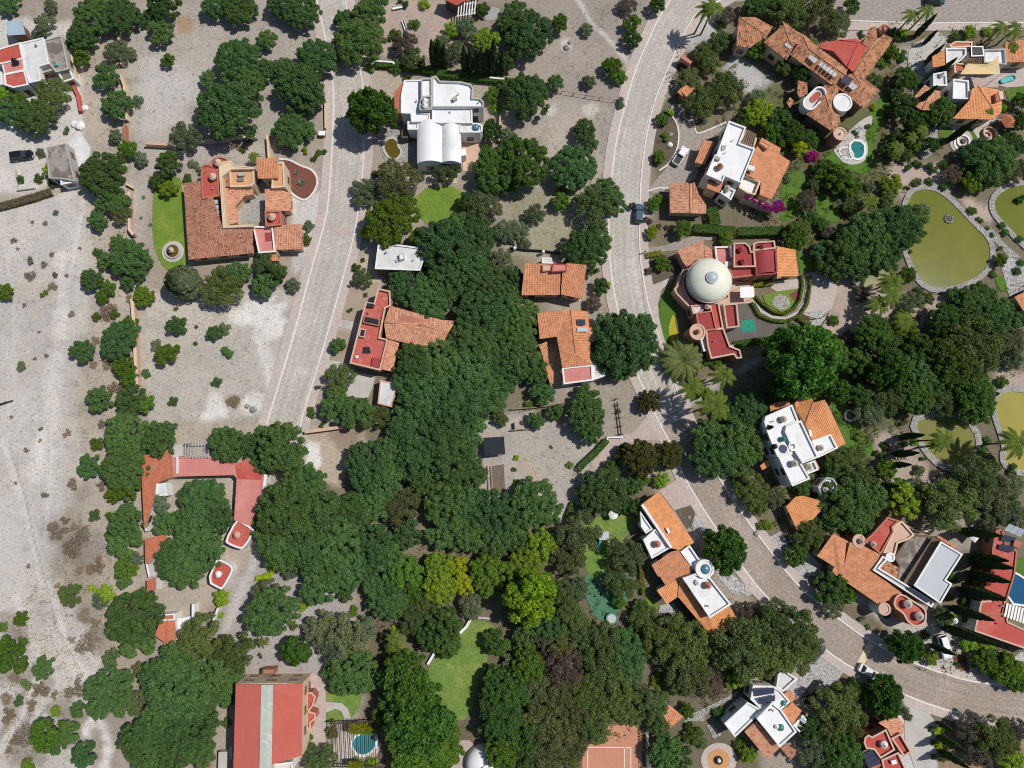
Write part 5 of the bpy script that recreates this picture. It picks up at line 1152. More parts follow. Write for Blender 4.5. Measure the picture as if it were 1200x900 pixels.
T(0, 0, '430 60 98 m,555 60 88 m,380 180 68 m,390 270 44 g,40 10 52 m,205 105 52 s,165 165 32 s,240 25 35 s,690 80 44 m,745 142 64 m,790 285 35 g,545 240 60 s,605 245 34 s,490 350 62 m,545 490 72 m,640 470 32 s,540 640 34 s,480 810 108 m,600 700 46 g,660 745 36 s,785 760 60 d,865 640 76 s,760 15 78 d,1000 30 58 m,1110 20 88 m,1110 270 108 m,1060 505 145 m,1170 400 80 m,970 370 42 m,250 440 82 o,150 540 88 m,40 510 72 m,30 440 42 l,80 470 42 g,190 715 24 s,235 800 34 l,180 835 24 b,95 840 20 b,240 860 24 b,310 610 20 s,1100 665 34 B,1160 660 24 s,1135 700 18 b,905 765 24 s,935 800 22 s,875 835 26 d,735 850 38 d,790 885 42 l')
T(300, 0, '205 40 92 m,120 20 70 m,50 185 50 m,30 330 62 m,285 255 95 m,200 400 118 m,130 320 54 m,235 480 62 m,160 600 90 m,245 612 42 m,475 180 118 m,520 70 82 m,420 95 60 m,560 15 62 m,5 520 25 m,700 205 66 p,650 160 34 b,735 275 62 o,650 320 32 g,535 315 28 l,710 362 22 b,915 140 40 l,990 130 54 s,1085 190 66 l,940 240 52 s,870 200 40 s,740 112 30 b,790 15 30 l,690 12 30 d,1060 45 38 d,1180 110 60 m,1175 290 45 d,540 525 112 f,670 850 108 r,570 812 28 b,510 885 62 s,890 800 66 o,1110 445 40 g,1122 500 32 l,1105 610 52 d,1085 700 30 g,1120 790 108 d,1180 400 48 m,1185 640 42 s,1160 705 40 s,230 705 20 l,290 720 22 b,268 746 15 b,320 712 14 b,735 645 18 b,1160 860 60 m,950 350 24 b,1010 380 24 s')
T(600, 0, '75 150 118 m,15 60 66 m,222 110 46 d,350 135 34 s,565 108 44 g,565 182 46 d,545 18 48 p,680 25 42 d,470 310 48 g,500 360 40 g,360 385 34 s,510 480 30 s,205 390 44 m,70 440 112 m,60 760 122 d,0 690 60 d,340 612 56 m,378 680 34 m,290 775 110 m,440 890 66 m,240 890 30 g,975 190 58 o,905 250 60 o,930 300 52 o,835 375 66 r,890 470 82 o,1005 410 92 o,800 310 28 p,740 525 24 l,705 562 34 g,720 640 26 g,690 735 34 g,1005 70 48 p,1140 30 62 d,1150 240 46 g,1145 455 46 s,1160 525 70 l,1085 560 42 d,980 110 30 b,850 520 24 s,900 560 20 s,690 660 14 B,735 690 14 B')
T(900, 0, '100 60 92 o,235 45 92 r,330 110 68 r,390 30 42 d,40 20 62 d,215 190 25 o,440 160 22 d,70 320 45 o,150 350 46 d,590 160 36 d,640 155 26 l,580 250 40 g,635 260 32 d,540 290 30 g,500 380 40 o,640 365 60 d,700 385 32 d,592 430 40 d,645 500 70 d,622 652 54 d,690 610 58 d,725 560 42 d,815 520 70 d,560 700 40 d,690 680 38 g,650 730 34 o,760 680 42 d,590 730 34 o,500 500 20 y,50 560 62 d,30 630 62 g,110 620 62 d,190 650 52 d,145 690 44 y,210 732 32 u,270 790 56 g,335 840 74 g,400 865 50 g,260 840 42 g,90 840 20 s,215 865 36 o,585 860 52 l,480 870 30 s,705 768 26 d,770 785 32 d,830 768 26 d,660 785 22 d,700 855 25 b,760 850 22 d,655 880 15 b,995 730 92 m,1075 740 122 m,960 845 58 l,870 815 50 p,1150 680 62 m,1170 560 52 d,1185 470 42 d,1110 500 25 l,1180 800 62 s,835 870 30 d,945 150 35 l,1030 145 26 l,880 175 30 b,410 620 18 s,1080 470 20 b,470 590 16 b,420 640 14 B')
T(0, 225, '500 15 72 m,560 95 52 r,460 135 46 m,560 45 56 m,600 310 92 m,500 320 42 m,560 240 42 m,645 320 55 m,610 405 50 m,455 285 26 m,428 412 50 m,510 450 36 g,480 490 34 g,500 560 46 B,450 585 22 b,535 572 24 b,605 610 36 g,545 695 84 m,610 650 46 m,380 745 54 m,440 700 28 B,435 810 20 B,520 785 56 B,580 820 50 g,605 870 42 g,672 490 48 l,605 500 24 B,870 430 74 c,1040 445 96 o,1110 385 62 m,830 625 46 m,775 765 50 g,730 715 28 s,825 735 22 g,1008 660 38 m,1052 640 30 s,1065 750 32 m,685 850 22 m,825 545 12 s,915 710 11 b,920 632 9 b,1015 890 25 m,260 95 14 s,210 145 14 B,150 140 10 B,60 225 18 B,80 265 10 B,140 320 20 s,200 338 18 B,135 388 28 B,30 470 38 g,240 292 14 B,255 388 14 s,205 475 20 g,240 440 26 B,95 815 24 s,160 780 10 B,215 765 12 B,180 655 9 B,110 530 12 B,330 570 18 B,372 262 10 B,310 390 12 B')
T(300, 225, '640 125 128 g,520 190 34 l,505 25 50 s,40 330 62 o,40 435 62 m,175 435 36 s,115 370 34 d,245 158 28 s,230 220 30 b,500 400 46 o,470 355 24 b,500 318 12 b,435 442 10 b,512 482 12 b,440 553 15 b,380 720 38 m,390 865 66 o,880 245 128 m,820 215 62 m,700 425 92 m,800 490 108 m,900 395 108 m,1000 330 100 m,1035 200 100 m,945 165 72 m,1080 425 100 m,1150 320 58 s,1050 560 112 m,1000 690 100 m,870 785 108 m,740 800 98 m,1100 700 110 m,1000 835 110 m,715 890 78 m,860 895 80 m,1150 850 92 m,1175 560 80 m,1175 180 52 s,1065 60 88 r,990 45 46 d')
T(600, 225, '230 45 44 g,110 100 50 s,30 180 54 s,60 245 30 s,400 60 108 o,478 45 60 m,350 270 108 m,400 220 70 m,420 440 42 d,444 428 20 l,380 520 38 p,10 400 54 m,40 590 98 m,30 765 108 m,120 845 66 m,15 680 80 m,0 490 56 m,541 704 150 m,462 640 76 m,600 640 78 m,500 800 86 m,605 740 68 m,660 60 36 g,692 28 26 g,640 132 24 p,655 190 33 l,690 162 15 p,730 165 15 p,800 172 46 g,705 330 40 g,640 370 20 p,1000 220 38 g,900 790 34 g,960 800 34 b,750 350 24 r,850 745 26 l')
T(900, 225, '180 40 54 p,200 120 38 d,160 165 48 o,120 212 64 g,285 190 38 p,250 150 36 d,400 60 50 o,480 205 128 m,620 170 125 m,665 130 88 o,380 285 100 m,315 345 78 m,540 275 88 m,260 285 58 m,420 365 60 m,560 30 40 o,725 85 34 s,650 390 44 g,710 460 22 b,680 512 58 s,742 500 34 o,440 480 38 p,870 480 38 d,310 600 28 g,500 660 88 d,640 640 66 l,630 570 34 g,560 725 80 d,700 725 80 d,155 785 165 f,60 760 78 d,245 740 96 f,180 855 108 f,340 720 38 l,310 765 76 d,560 840 90 f,430 800 70 d,660 795 80 m,705 870 78 m,850 605 88 d,960 725 148 o,880 785 116 g,1050 600 98 m,980 520 88 m,1130 700 88 s,1065 540 80 m,1000 480 58 d,1130 585 70 m,1150 785 50 s,965 865 80 m,1100 890 30 d,820 850 80 d,375 685 38 p,960 85 25 d,995 130 20 g,1030 170 12 d,1050 200 14 d,1090 320 34 g,1170 370 22 d,1115 190 20 d,1100 155 19 d,1192 330 20 d,1180 220 20 d,1090 265 15 d,1060 385 20 d,1190 30 30 d,330 60 30 s,600 350 20 s,410 445 22 s')
T(0, 450, '460 70 60 m,610 80 70 m,680 92 45 g,530 20 40 B,580 232 98 m,745 258 80 m,450 282 32 g,475 190 24 B,415 382 52 m,570 395 100 m,625 330 60 m,590 485 58 g,540 522 40 g,645 440 40 m,470 480 24 B,592 650 78 m,578 745 72 m,520 622 28 g,515 705 24 g,440 615 28 m,590 870 50 g,635 825 36 s,810 80 24 m,1090 78 34 B,1065 282 82 m,1150 292 62 m,1015 235 32 m,940 565 100 m,1020 615 76 m,905 520 66 m,1000 500 50 m,778 655 58 m,750 560 44 s,850 640 50 m,925 720 98 m,965 795 78 m,818 825 92 m,865 860 88 m,310 230 22 B,210 520 18 s,330 462 24 B,345 490 14 B,255 690 48 B,335 770 50 B,385 705 38 B,440 860 44 B,370 875 20 B,190 210 12 s,120 310 14 B,185 265 10 B,50 155 10 B,70 465 10 B,130 855 12 B,300 640 22 B,345 670 20 B')
T(300, 450, '120 300 112 m,45 250 62 m,40 365 62 m,380 110 74 m,470 140 78 m,570 150 60 o,380 42 50 m,255 130 24 b,310 190 16 b,800 60 128 m,950 90 128 m,1060 60 108 m,735 160 100 m,700 225 88 m,870 225 118 m,1000 205 80 m,520 385 108 m,640 330 98 m,600 450 98 m,760 330 108 m,900 330 128 m,975 425 98 m,800 435 88 m,680 575 86 r,745 540 46 r,560 560 88 m,450 600 88 m,900 565 108 m,1000 565 88 m,1100 600 108 m,1130 720 80 m,1000 685 98 m,880 690 80 m,235 490 98 m,130 585 125 m,280 620 118 m,60 680 78 m,120 765 108 m,250 765 108 m,380 745 108 m,430 865 88 m,330 885 78 m,560 745 88 m,620 825 78 m,705 705 68 m,525 860 60 m,700 885 76 g,860 860 68 l,960 865 54 y,1080 870 78 g,1145 160 40 o,70 882 32 y,165 870 40 s,290 15 16 r,265 150 14 b')
T(600, 450, '95 560 108 m,170 590 68 m,10 645 78 m,135 760 74 l,55 865 86 l,30 735 60 m,112 172 42 m,205 132 42 m,350 150 88 m,350 75 68 m,372 220 58 d,140 40 58 m,272 380 18 l,430 500 108 m,360 520 60 m,500 545 60 m,562 570 42 d,572 470 48 d,470 390 40 d,700 450 38 l,622 460 30 g,600 350 84 k,740 330 64 k,520 330 44 k,640 85 52 k,320 700 98 r,268 825 78 r,240 745 56 p,540 800 86 r,605 770 46 o,1000 780 100 f,920 240 78 m,950 335 108 m,1080 285 108 m,1020 145 60 m,1110 120 88 m,1040 205 78 m,1120 490 78 o,1080 430 58 o,1150 560 58 o,1180 665 28 g,80 100 24 g,20 345 14 l,10 400 12 b,20 460 16 l,185 295 10 s,315 295 11 b')
T(900, 450, '330 30 60 f,200 25 50 g,435 60 60 d,60 30 62 d,560 60 88 o,480 130 68 s,525 100 56 o,700 60 88 d,830 80 78 o,980 70 108 d,960 115 60 d,770 60 60 d,430 245 26 l,352 358 68 o,300 400 44 d,410 330 48 o,440 430 68 o,555 400 48 g,520 330 24 d,380 565 118 m,310 615 78 m,480 535 78 m,440 645 70 m,650 545 78 l,615 485 46 l,690 480 42 s,710 405 28 o,860 560 128 o,785 560 58 r,980 430 108 o,1080 520 98 s,1150 480 60 s,1120 590 78 s,1040 625 58 s,200 700 78 o,130 800 54 g,240 645 40 d,1010 310 26 d,1030 265 22 d,20 530 60 s,5 660 25 l,160 490 40 d,550 290 22 b,640 272 24 b,692 270 20 l,730 350 16 d,640 180 22 r,540 330 20 g,1150 400 30 d,1190 620 50 s,985 170 18 d,620 130 24 s')
T(0, 675, '585 15 40 m,330 90 52 o,100 200 34 g,10 240 24 g,40 370 78 g,200 430 48 m,500 82 40 l,435 60 24 l,475 112 38 s,620 200 118 m,560 240 60 m,680 112 50 m,640 300 80 m,520 390 40 o,500 540 98 m,560 590 60 m,460 620 50 m,650 605 54 r,655 440 34 r,818 420 96 m,740 480 88 m,830 560 128 m,770 650 98 m,900 480 80 m,920 600 88 m,860 720 118 m,720 740 88 m,940 720 68 m,650 770 80 m,800 820 98 m,930 830 68 m,700 855 88 m,930 285 98 o,900 340 58 o,1100 365 92 o,1040 465 88 m,1060 545 58 m,1070 580 26 g,1060 690 22 d,215 745 68 g,320 740 48 m,250 785 48 m,395 840 54 m,130 890 30 g,360 630 34 m,260 635 24 l,85 585 24 m,120 510 28 o,1040 102 38 l,1030 182 18 l,960 380 20 l,390 190 34 B,440 220 25 B,390 320 50 B,430 280 38 B,330 300 20 B,60 480 28 B,180 540 42 B,340 540 46 B,110 760 54 B,30 660 36 B,20 580 28 B,140 610 28 B,250 560 20 B,60 770 20 B,35 820 18 B,265 45 16 B,95 300 16 s,310 185 8 B,335 185 8 B')
T(300, 675, '70 170 108 m,50 85 68 s,290 50 82 m,420 80 38 m,220 148 22 l,190 350 64 f,300 255 78 s,430 290 98 s,380 335 78 s,505 250 58 s,460 450 108 m,400 500 58 m,350 450 40 m,610 115 88 m,560 60 58 m,665 130 58 m,740 60 58 g,860 55 76 l,790 120 68 o,740 205 68 o,880 235 82 d,820 285 68 d,900 315 62 d,1010 140 56 s,980 40 52 y,1090 30 70 g,645 255 22 y,620 290 36 p,700 480 108 f,760 560 88 f,640 625 78 g,720 690 112 f,795 715 118 f,880 725 66 g,760 820 118 g,860 820 98 g,700 885 68 g,300 850 66 o,240 760 26 g,355 735 30 o,480 712 32 l,535 715 30 l,470 882 28 l,540 882 28 l,1130 315 58 d,1122 480 58 d,1160 525 84 d,1115 610 70 d,1150 685 98 d,1160 820 80 g,1190 400 36 s,30 10 30 y,20 375 14 b,175 235 20 o,455 165 26 g')
T(600, 675, '85 100 115 F,45 150 58 F,155 50 56 g,60 265 58 m,180 235 68 m,150 290 50 s,260 90 68 o,305 60 58 s,283 205 76 o,240 335 68 r,350 295 78 o,430 335 98 o,530 365 98 m,470 465 88 o,410 475 78 o,555 440 58 m,250 435 86 p,170 385 48 p,80 425 76 g,60 350 38 l,130 520 78 r,230 545 88 r,330 525 78 o,30 560 60 d,380 605 88 o,470 595 98 o,560 645 58 o,290 625 78 r,170 645 88 r,110 700 78 r,220 745 88 r,300 795 58 r,340 695 66 o,410 740 48 o,60 765 78 d,150 825 98 r,50 855 78 d,280 855 48 o,500 120 34 g,520 25 78 o,625 210 66 o,600 150 38 d,740 285 108 o,820 335 108 o,700 345 78 o,860 265 66 o,925 360 38 l,840 455 98 r,920 480 78 p,780 505 58 d,1050 470 54 l,1080 335 138 o,1150 255 86 p,1180 365 108 o,1100 180 56 p,660 605 78 o,690 685 58 o,590 560 58 o,720 825 74 m,785 860 58 m,850 750 48 b,830 700 20 b,885 780 30 o,975 650 32 d,1105 835 38 l,1065 785 26 g,820 630 34 g,680 490 30 l,30 330 24 g')
T(900, 675, '100 255 128 o,60 330 108 o,150 365 88 o,30 185 70 o,212 335 56 s,300 50 74 d,372 82 48 g,310 150 50 s,640 330 74 f,760 372 38 l,545 562 82 f,490 530 40 f,560 612 54 f,395 535 44 d,330 620 108 o,385 685 78 o,300 765 88 o,350 835 88 d,220 825 78 s,200 720 58 d,250 885 58 d,820 190 44 o,865 200 26 l,1000 40 34 l,1010 100 24 l,930 120 24 b,850 100 22 b,870 10 25 g,1020 400 58 g,1030 408 22 u,1120 435 70 g,1160 485 58 g,1080 385 38 g,940 312 40 l,1000 335 34 l,1050 355 30 l,740 280 24 d,950 720 68 p,1060 765 98 o,1000 815 78 p,1130 785 58 o,1175 720 48 p,795 725 21 y,830 722 24 b,800 790 21 y,840 792 24 b,768 720 15 r,775 782 14 r,780 850 14 r,832 845 28 b,1150 880 60 l,655 650 26 s,615 600 24 s,440 200 16 s,470 240 14 s,890 415 14 b,520 255 14 B,690 460? 10 b'.replace('690 460? 10 b', '560 190 16 b'))
# flowering wall climbers by the white and orange house
T(780, 130, '')if False else None
for x, y, r in ((635, 675, 26), (690, 700, 28), (740, 722, 30), (790, 745, 34), (850, 770, 40), (880, 725, 46), (895, 765, 46)): plant(780 + x / 6.667, 130 + y / 6.667, r / 6.667, 'u', 2.9)
# cypresses: base and tip as they show in the photograph
CYP = []
def cyp(ox, oy, s, lst):
    for e in lst.split(','):
        a = [float(t) for t in e.split()]; bx, by, tx, ty = ox + a[0] / s, oy + a[1] / s, ox + a[2] / s, oy + a[3] / s
        g0 = P(bx, by, 0); best = min(np.arange(2.0, 17.0, .1), key=lambda h: np.linalg.norm(P(tx, ty, h)[:2] - g0[:2]))
        root = empty('cypress_tree', (g0[0], g0[1], -.03)); kx = min(1.15, max(.6, best / 9)); root.scale = (kx, kx, best / 8); root.rotation_euler[2] = _rr.random() * 6
        v = _rr.uniform(.85, 1.15); add_child('crown', _rr.choice(PCY), root, (.042 * v, .078 * v, .028 * v)); add_child('trunk', tk, root)
        PLANTS.append((root, 'cypress', bx, by, best / 4))
cyp(300, 0, 4, '838 315 832 185,866 312 858 182,890 320 884 205,980 332 976 215,1008 332 1008 222,1036 345 1034 235,1058 350 1056 222,1080 350 1080 228,1112 350 1118 185,1152 350 1156 240')
cyp(900, 0, 4, '690 170 785 60,730 205 795 140,740 290 825 205,780 365 895 280,680 500 820 430,850 655 990 570')
cyp(960, 440, 5, '480 360 612 326,440 460 582 433,420 525 540 505,360 645 470 628')
cyp(1050, 700, 8, '430 275 940 410,330 450 560 530'); cyp(900, 675, 4, '860 150 1060 195,900 62 1110 103,795 686 878 722,800 752 942 826,808 818 946 892')
cyp(1040, 600, 7.5, '760 380 1062 412,745 430 1110 446,720 540 1085 600,700 680 1040 765,640 165 1000 150'); cyp(880, 450, 7.5, '60 398 195 368'); cyp(900, 450, 4, '1050 50 1085 42'); cyp(960, 780, 6, '300 480 200 430')
cyp(0, 0, 1, '330 330 318 322,322 322 309 312')
# palms: base, crown centre, height by the lean
def palm(ox, oy, s, lst, big=False):
    for e in lst.split(','):
        a = [float(t) for t in e.split()]; cx, cy, h, r = ox + a[0] / s, oy + a[1] / s, a[2], a[3]
        w3 = P(cx, cy, h); root = empty('date_palm' if big else 'palm_tree', (w3[0], w3[1], -.03)); root.rotation_euler[2] = _rr.random() * 6
        me = PBIG[0] if big else _rr.choice(PPA); cr = add_child('crown', me, root, (.16, .205, .075) if big else (.125, .185, .03)); k_ = r / (4.9 if big else 2.6); cr.location = (0, 0, h); cr.scale = (k_,) * 3
        t = MB().tube([(0, 0, -.1), (.1, .05, h * .5), (0, 0, h + .05)], [.34 if big else .2, .26 if big else .15, .24 if big else .13], 8).mesh('trunk', M['bark']); add_child('trunk', t, root)
        PLANTS.append((root, 'palm', cx, cy, r))
palm(600, 225, 4, '800 785 2.2 5.1', True)
palm(600, 0, 4, '908 42 8 2.6,948 30 9 2.3'); palm(760, 390, 6.667, '340 430 8 3.0,530 560 9 3.4,590 330 7 3.0,420 470 7 2.4')
palm(900, 0, 4, '680 66 6 2.2,750 45 7 2.2,1100 125 6 2.3,1165 130 6 2.4,1040 520 4 1.6,1150 215 4 1.8'); palm(900, 225, 4, '490 40 5 2.2,590 415 6 2.9,575 480 6 2.8,525 525 5 2.4,640 600 6 2.4')
palm(960, 440, 5, '735 370 9 2.4,690 415 6 1.6,1165 390 9 3.4'); palm(300, 675, 4, '30 312 3 1.3,655 335 4 2.4,640 290 4 1.8'); palm(0, 0, 4, '1190 735 3 1.4'); palm(900, 0, 4, '610 690 5 1.8,680 640 5 1.7,730 610 5 1.6')
def agave(px, py, r, col=(.16, .24, .2)):
    w3 = P(px, py, .3); o = bpy.data.objects.new('agave_plant', PAG[0]); C.objects.link(o); o.location = (w3[0], w3[1], .02); o.scale = (r,) * 3; o.color = (*col, 1); o.rotation_euler[2] = _rr.random() * 6; PLANTS.append((o, 'agave', px, py, r))
for x, y, r in ((200 + 1020 / 6.667, 170 + 290 / 6.667, 1.1), (200 + 980 / 6.667, 170 + 212 / 6.667, .8), (200 + 985 / 6.667, 170 + 360 / 6.667, .5), (725, 482, .9), (1062, 832, 1.0), (1066, 842, .8), (880, 300 / 4 + 0, .7), (176, 263, .6), (168, 231, .6), (165, 255, .5), (1053, 740, .8)): agave(x, y, r)
# hedges
def hedge(s, wd, h, col, label):
    pts = q(s); w3 = [P(x, y, h)[:2] for x, y in pts]; rng = np.random.default_rng(len(PLANTS) + 3); cen = []; nor = []
    for i in range(len(w3) - 1):
        a, b2 = w3[i], w3[i + 1]; L = np.linalg.norm(b2 - a); n = int(L * (wd + 2 * h) * 110); e = (b2 - a) / L; pn = np.array([-e[1], e[0]])
        t = rng.random(n) * L; o = (rng.random(n) - .5) * (wd + 2 * h); top = np.abs(o) < wd / 2
        oo = np.clip(o, -wd / 2, wd / 2) + rng.normal(0, .05, n); z = np.where(top, h + rng.normal(0, .06, n), h - (np.abs(o) - wd / 2))
        cen.append(np.stack([a[0] + e[0] * t + pn[0] * oo, a[1] + e[1] * t + pn[1] * oo, z], -1)); nor.append(np.stack([pn[0] * np.sign(o) * ~top, pn[1] * np.sign(o) * ~top, top * 1.0 + .2], -1) + rng.normal(size=(n, 3)) * .45)
    cen = np.concatenate(cen); nor = unit(np.concatenate(nor)); me = quads_mesh('hedge', cen, nor, .13 * rng.uniform(.6, 1.3, len(cen)), .6, M['leaf'], rng)
    o = bpy.data.objects.new('hedge', me); C.objects.link(o); o.color = (*col, 1); tag(o, label, 'hedge', 'clipped garden hedges'); return o
HG, HY = (.07, .15, .028), (.22, .25, .03)
k(760, 255, 6); hedge('320 72 470 80 612 92', 1.7, 1.6, HG, 'thick dark green hedge above the dome mansion, its stretch nearer the street'); hedge('628 96 800 92 980 88', 1.7, 1.6, HG, 'thick dark green hedge above the dark red terraces of the dome mansion')
hedge('1134 405 1141 480 1118 604 1064 688 960 732 866 722 784 688 728 594', .42, .8, (.13, .19, .03), 'curved hedge along the outer edge of the dome mansion garden path'); hedge('1080 400 1087 480 1067 578 1026 636 950 676 872 656 794 596 752 548', .42, .8, (.13, .19, .03), 'curved hedge along the inner edge of the dome mansion garden path'); hedge('738 470 810 465 880 455', .9, .8, HY, 'short yellow-green hedge below the dark red vault of the mansion'); hedge('1060 690 1120 730 1118 800 1050 850 960 860', 1.5, .8, (.13, .16, .04), 'rounded olive hedge at the corner of the brown asphalt yard'); hedge('600 893 750 868 950 845', 1.2, .5, HG, 'low straight hedge along the bottom of the brown asphalt yard')
k(600, 225, 4); hedge('938 72 955 150', 2.2, 1.6, HG, 'short upright hedge beside the square orange garage'); hedge('632 296 700 284', 1.0, .8, HY, 'small trimmed yellow-green hedge at the street by the mansion drive')
k(300, 0, 4); hedge('555 295 640 298 740 312 830 330', 1.3, 1.2, HG, 'dark hedge with a white coping above the white vaulted house'); hedge('850 338 1000 358 1150 372', 1.4, 1.2, HG, 'dark hedge at the foot of the cypress row')
k(600, 450, 4); hedge('448 262 395 320 340 370 312 402', 1.1, 1.1, HG, 'diagonal hedge between the stony plot and the pink paved drive'); hedge('288 555 270 600 258 635', .9, .9, HG, 'short hedge at the bottom corner of the stony plot')
k(900, 675, 4); hedge('935 300 1020 345 1110 392 1195 425', 1.3, 1.0, (.12, .15, .025), 'long yellow-green hedge below the long red roof'); hedge('918 110 935 190 945 250', .8, .9, (.09, .12, .03), 'thin hedge between cypresses beside the long red roof')
k(600, 675, 4); hedge('604 -60 610 20 618 90', .7, .9, (.16, .2, .03), 'pale green hedge strip beside the putting green'); k(0, 225, 4); hedge('-20 70 60 50 160 22 240 -5', 1.4, .8, (.14, .13, .085), 'dry brushwood hedge along the edge of the sandy field')
# ------------------------------------------------------------------ low cover nobody could count
def cover(name, polys, dens, col, h, seed, leaf=.16, z=.02):
    rng = np.random.default_rng(seed); cs = []
    for s_ in polys:
        pl = q(s_); xs_ = [p[0] for p in pl]; ys_ = [p[1] for p in pl]; area = (max(xs_) - min(xs_)) * (max(ys_) - min(ys_)) * .029; n = int(area * dens)
        X = rng.uniform(min(xs_), max(xs_), n); Y = rng.uniform(min(ys_), max(ys_), n); keep = np.array([inside(a, b2, pl) for a, b2 in zip(X, Y)], bool)
        nz = np.array([vnoise(np.array([a]), np.array([b2]), 9.0, seed)[0] for a, b2 in zip(X, Y)]); keep &= nz > .42
        cs += [P(a, b2, 0) for a, b2 in zip(X[keep], Y[keep])]
    cs = np.array(cs); m_ = 7; cen = np.repeat(cs, m_, 0) + rng.normal(size=(len(cs) * m_, 3)) * np.array([.28, .28, 0]); cen[:, 2] = z + np.abs(rng.normal(0, h, len(cen)))
    nor = unit(rng.normal(size=cen.shape) * .7 + np.array([0, 0, .9])); me = quads_mesh(name, cen, nor, leaf * rng.uniform(.6, 1.3, len(cen)), .55, M['leaf'], rng)
    o = bpy.data.objects.new(name, me); C.objects.link(o); o.color = (*col, 1); o['kind'] = 'stuff'; return o
k(0, 0, 1)
cover('undergrowth', ['870,95 1035,150 1060,225 960,300 880,260', '1040,25 1200,30 1200,45 1060,60', '1030,60 1075,40 1110,180 1040,190', '870,440 960,400 1200,330 1200,440 1060,470 1050,620 960,640 900,620', '780,60 860,40 880,150 780,150', '930,480 1060,460 1030,600 960,600'], 1.9, (.07, .10, .026), .22, 21)
cover('undergrowth', ['585,640 740,690 760,870 690,860 605,890 592,800', '440,640 580,640 565,720 500,735 488,800 440,800', '760,720 860,700 900,760 860,830 770,830', '1040,740 1200,760 1200,790 1080,790'], 1.3, (.075, .085, .035), .2, 22)
cover('dry_grass', ['600,225 690,225 690,295 600,295', '590,150 720,120 712,220 600,220', '630,10 760,5 730,100 650,90'], 1.0, (.22, .20, .085), .06, 23, .09)
cover('dry_grass', ['170,360 330,350 310,480 180,490', '155,20 370,10 365,100 310,150 160,160', '550,500 690,520 690,560 650,600 560,560'], .8, (.27, .235, .13), .05, 24, .08)
cover('dry_grass', ['0,250 110,250 100,480 70,620 130,800 130,890 0,890'], .45, (.30, .26, .17), .05, 25, .09); cover('dry_grass', ['95,60 150,60 160,340 168,660 110,720 95,480 110,330'], .9, (.24, .205, .12), .07, 26, .1)
cover('dry_scrub', ['35,690 70,640 95,600 130,640 135,760 95,890 0,890 0,760'], 1.8, (.25, .215, .17), .14, 31, .12)
# ------------------------------------------------------------------ plant labels: colour, kind, size and the nearest findable thing
# ------------------------------------------------------------------ vehicles
def rring(x0, x1, w, z, r=.35, n=4):
    pts = []
    for cx, cy, a0 in ((x1 - r, w - r, 0), (x0 + r, w - r, 90), (x0 + r, -w + r, 180), (x1 - r, -w + r, 270)):
        for i in range(n + 1): a = R_(a0 + 90 * i / n); pts.append((cx + r * math.cos(a), cy + r * math.sin(a), z))
    return pts
def loft(rings, cap=True):
    mb = MB(); n = len(rings[0]); vs = [p for r in rings for p in r]; fs = []
    for j in range(len(rings) - 1):
        for i in range(n): i2 = (i + 1) % n; fs.append([j * n + i, j * n + i2, (j + 1) * n + i2, (j + 1) * n + i])
    if cap: fs.append([(len(rings) - 1) * n + i for i in range(n)])
    return mb.add(vs, fs, 0, False)
def carpaint(nm, c):
    m, n, l, b = nodes(nm); b.inputs['Base Color'].default_value = (*c, 1); b.inputs['Roughness'].default_value = .3; b.inputs['Coat Weight'].default_value = .4; b.inputs['Metallic'].default_value = .2; return m
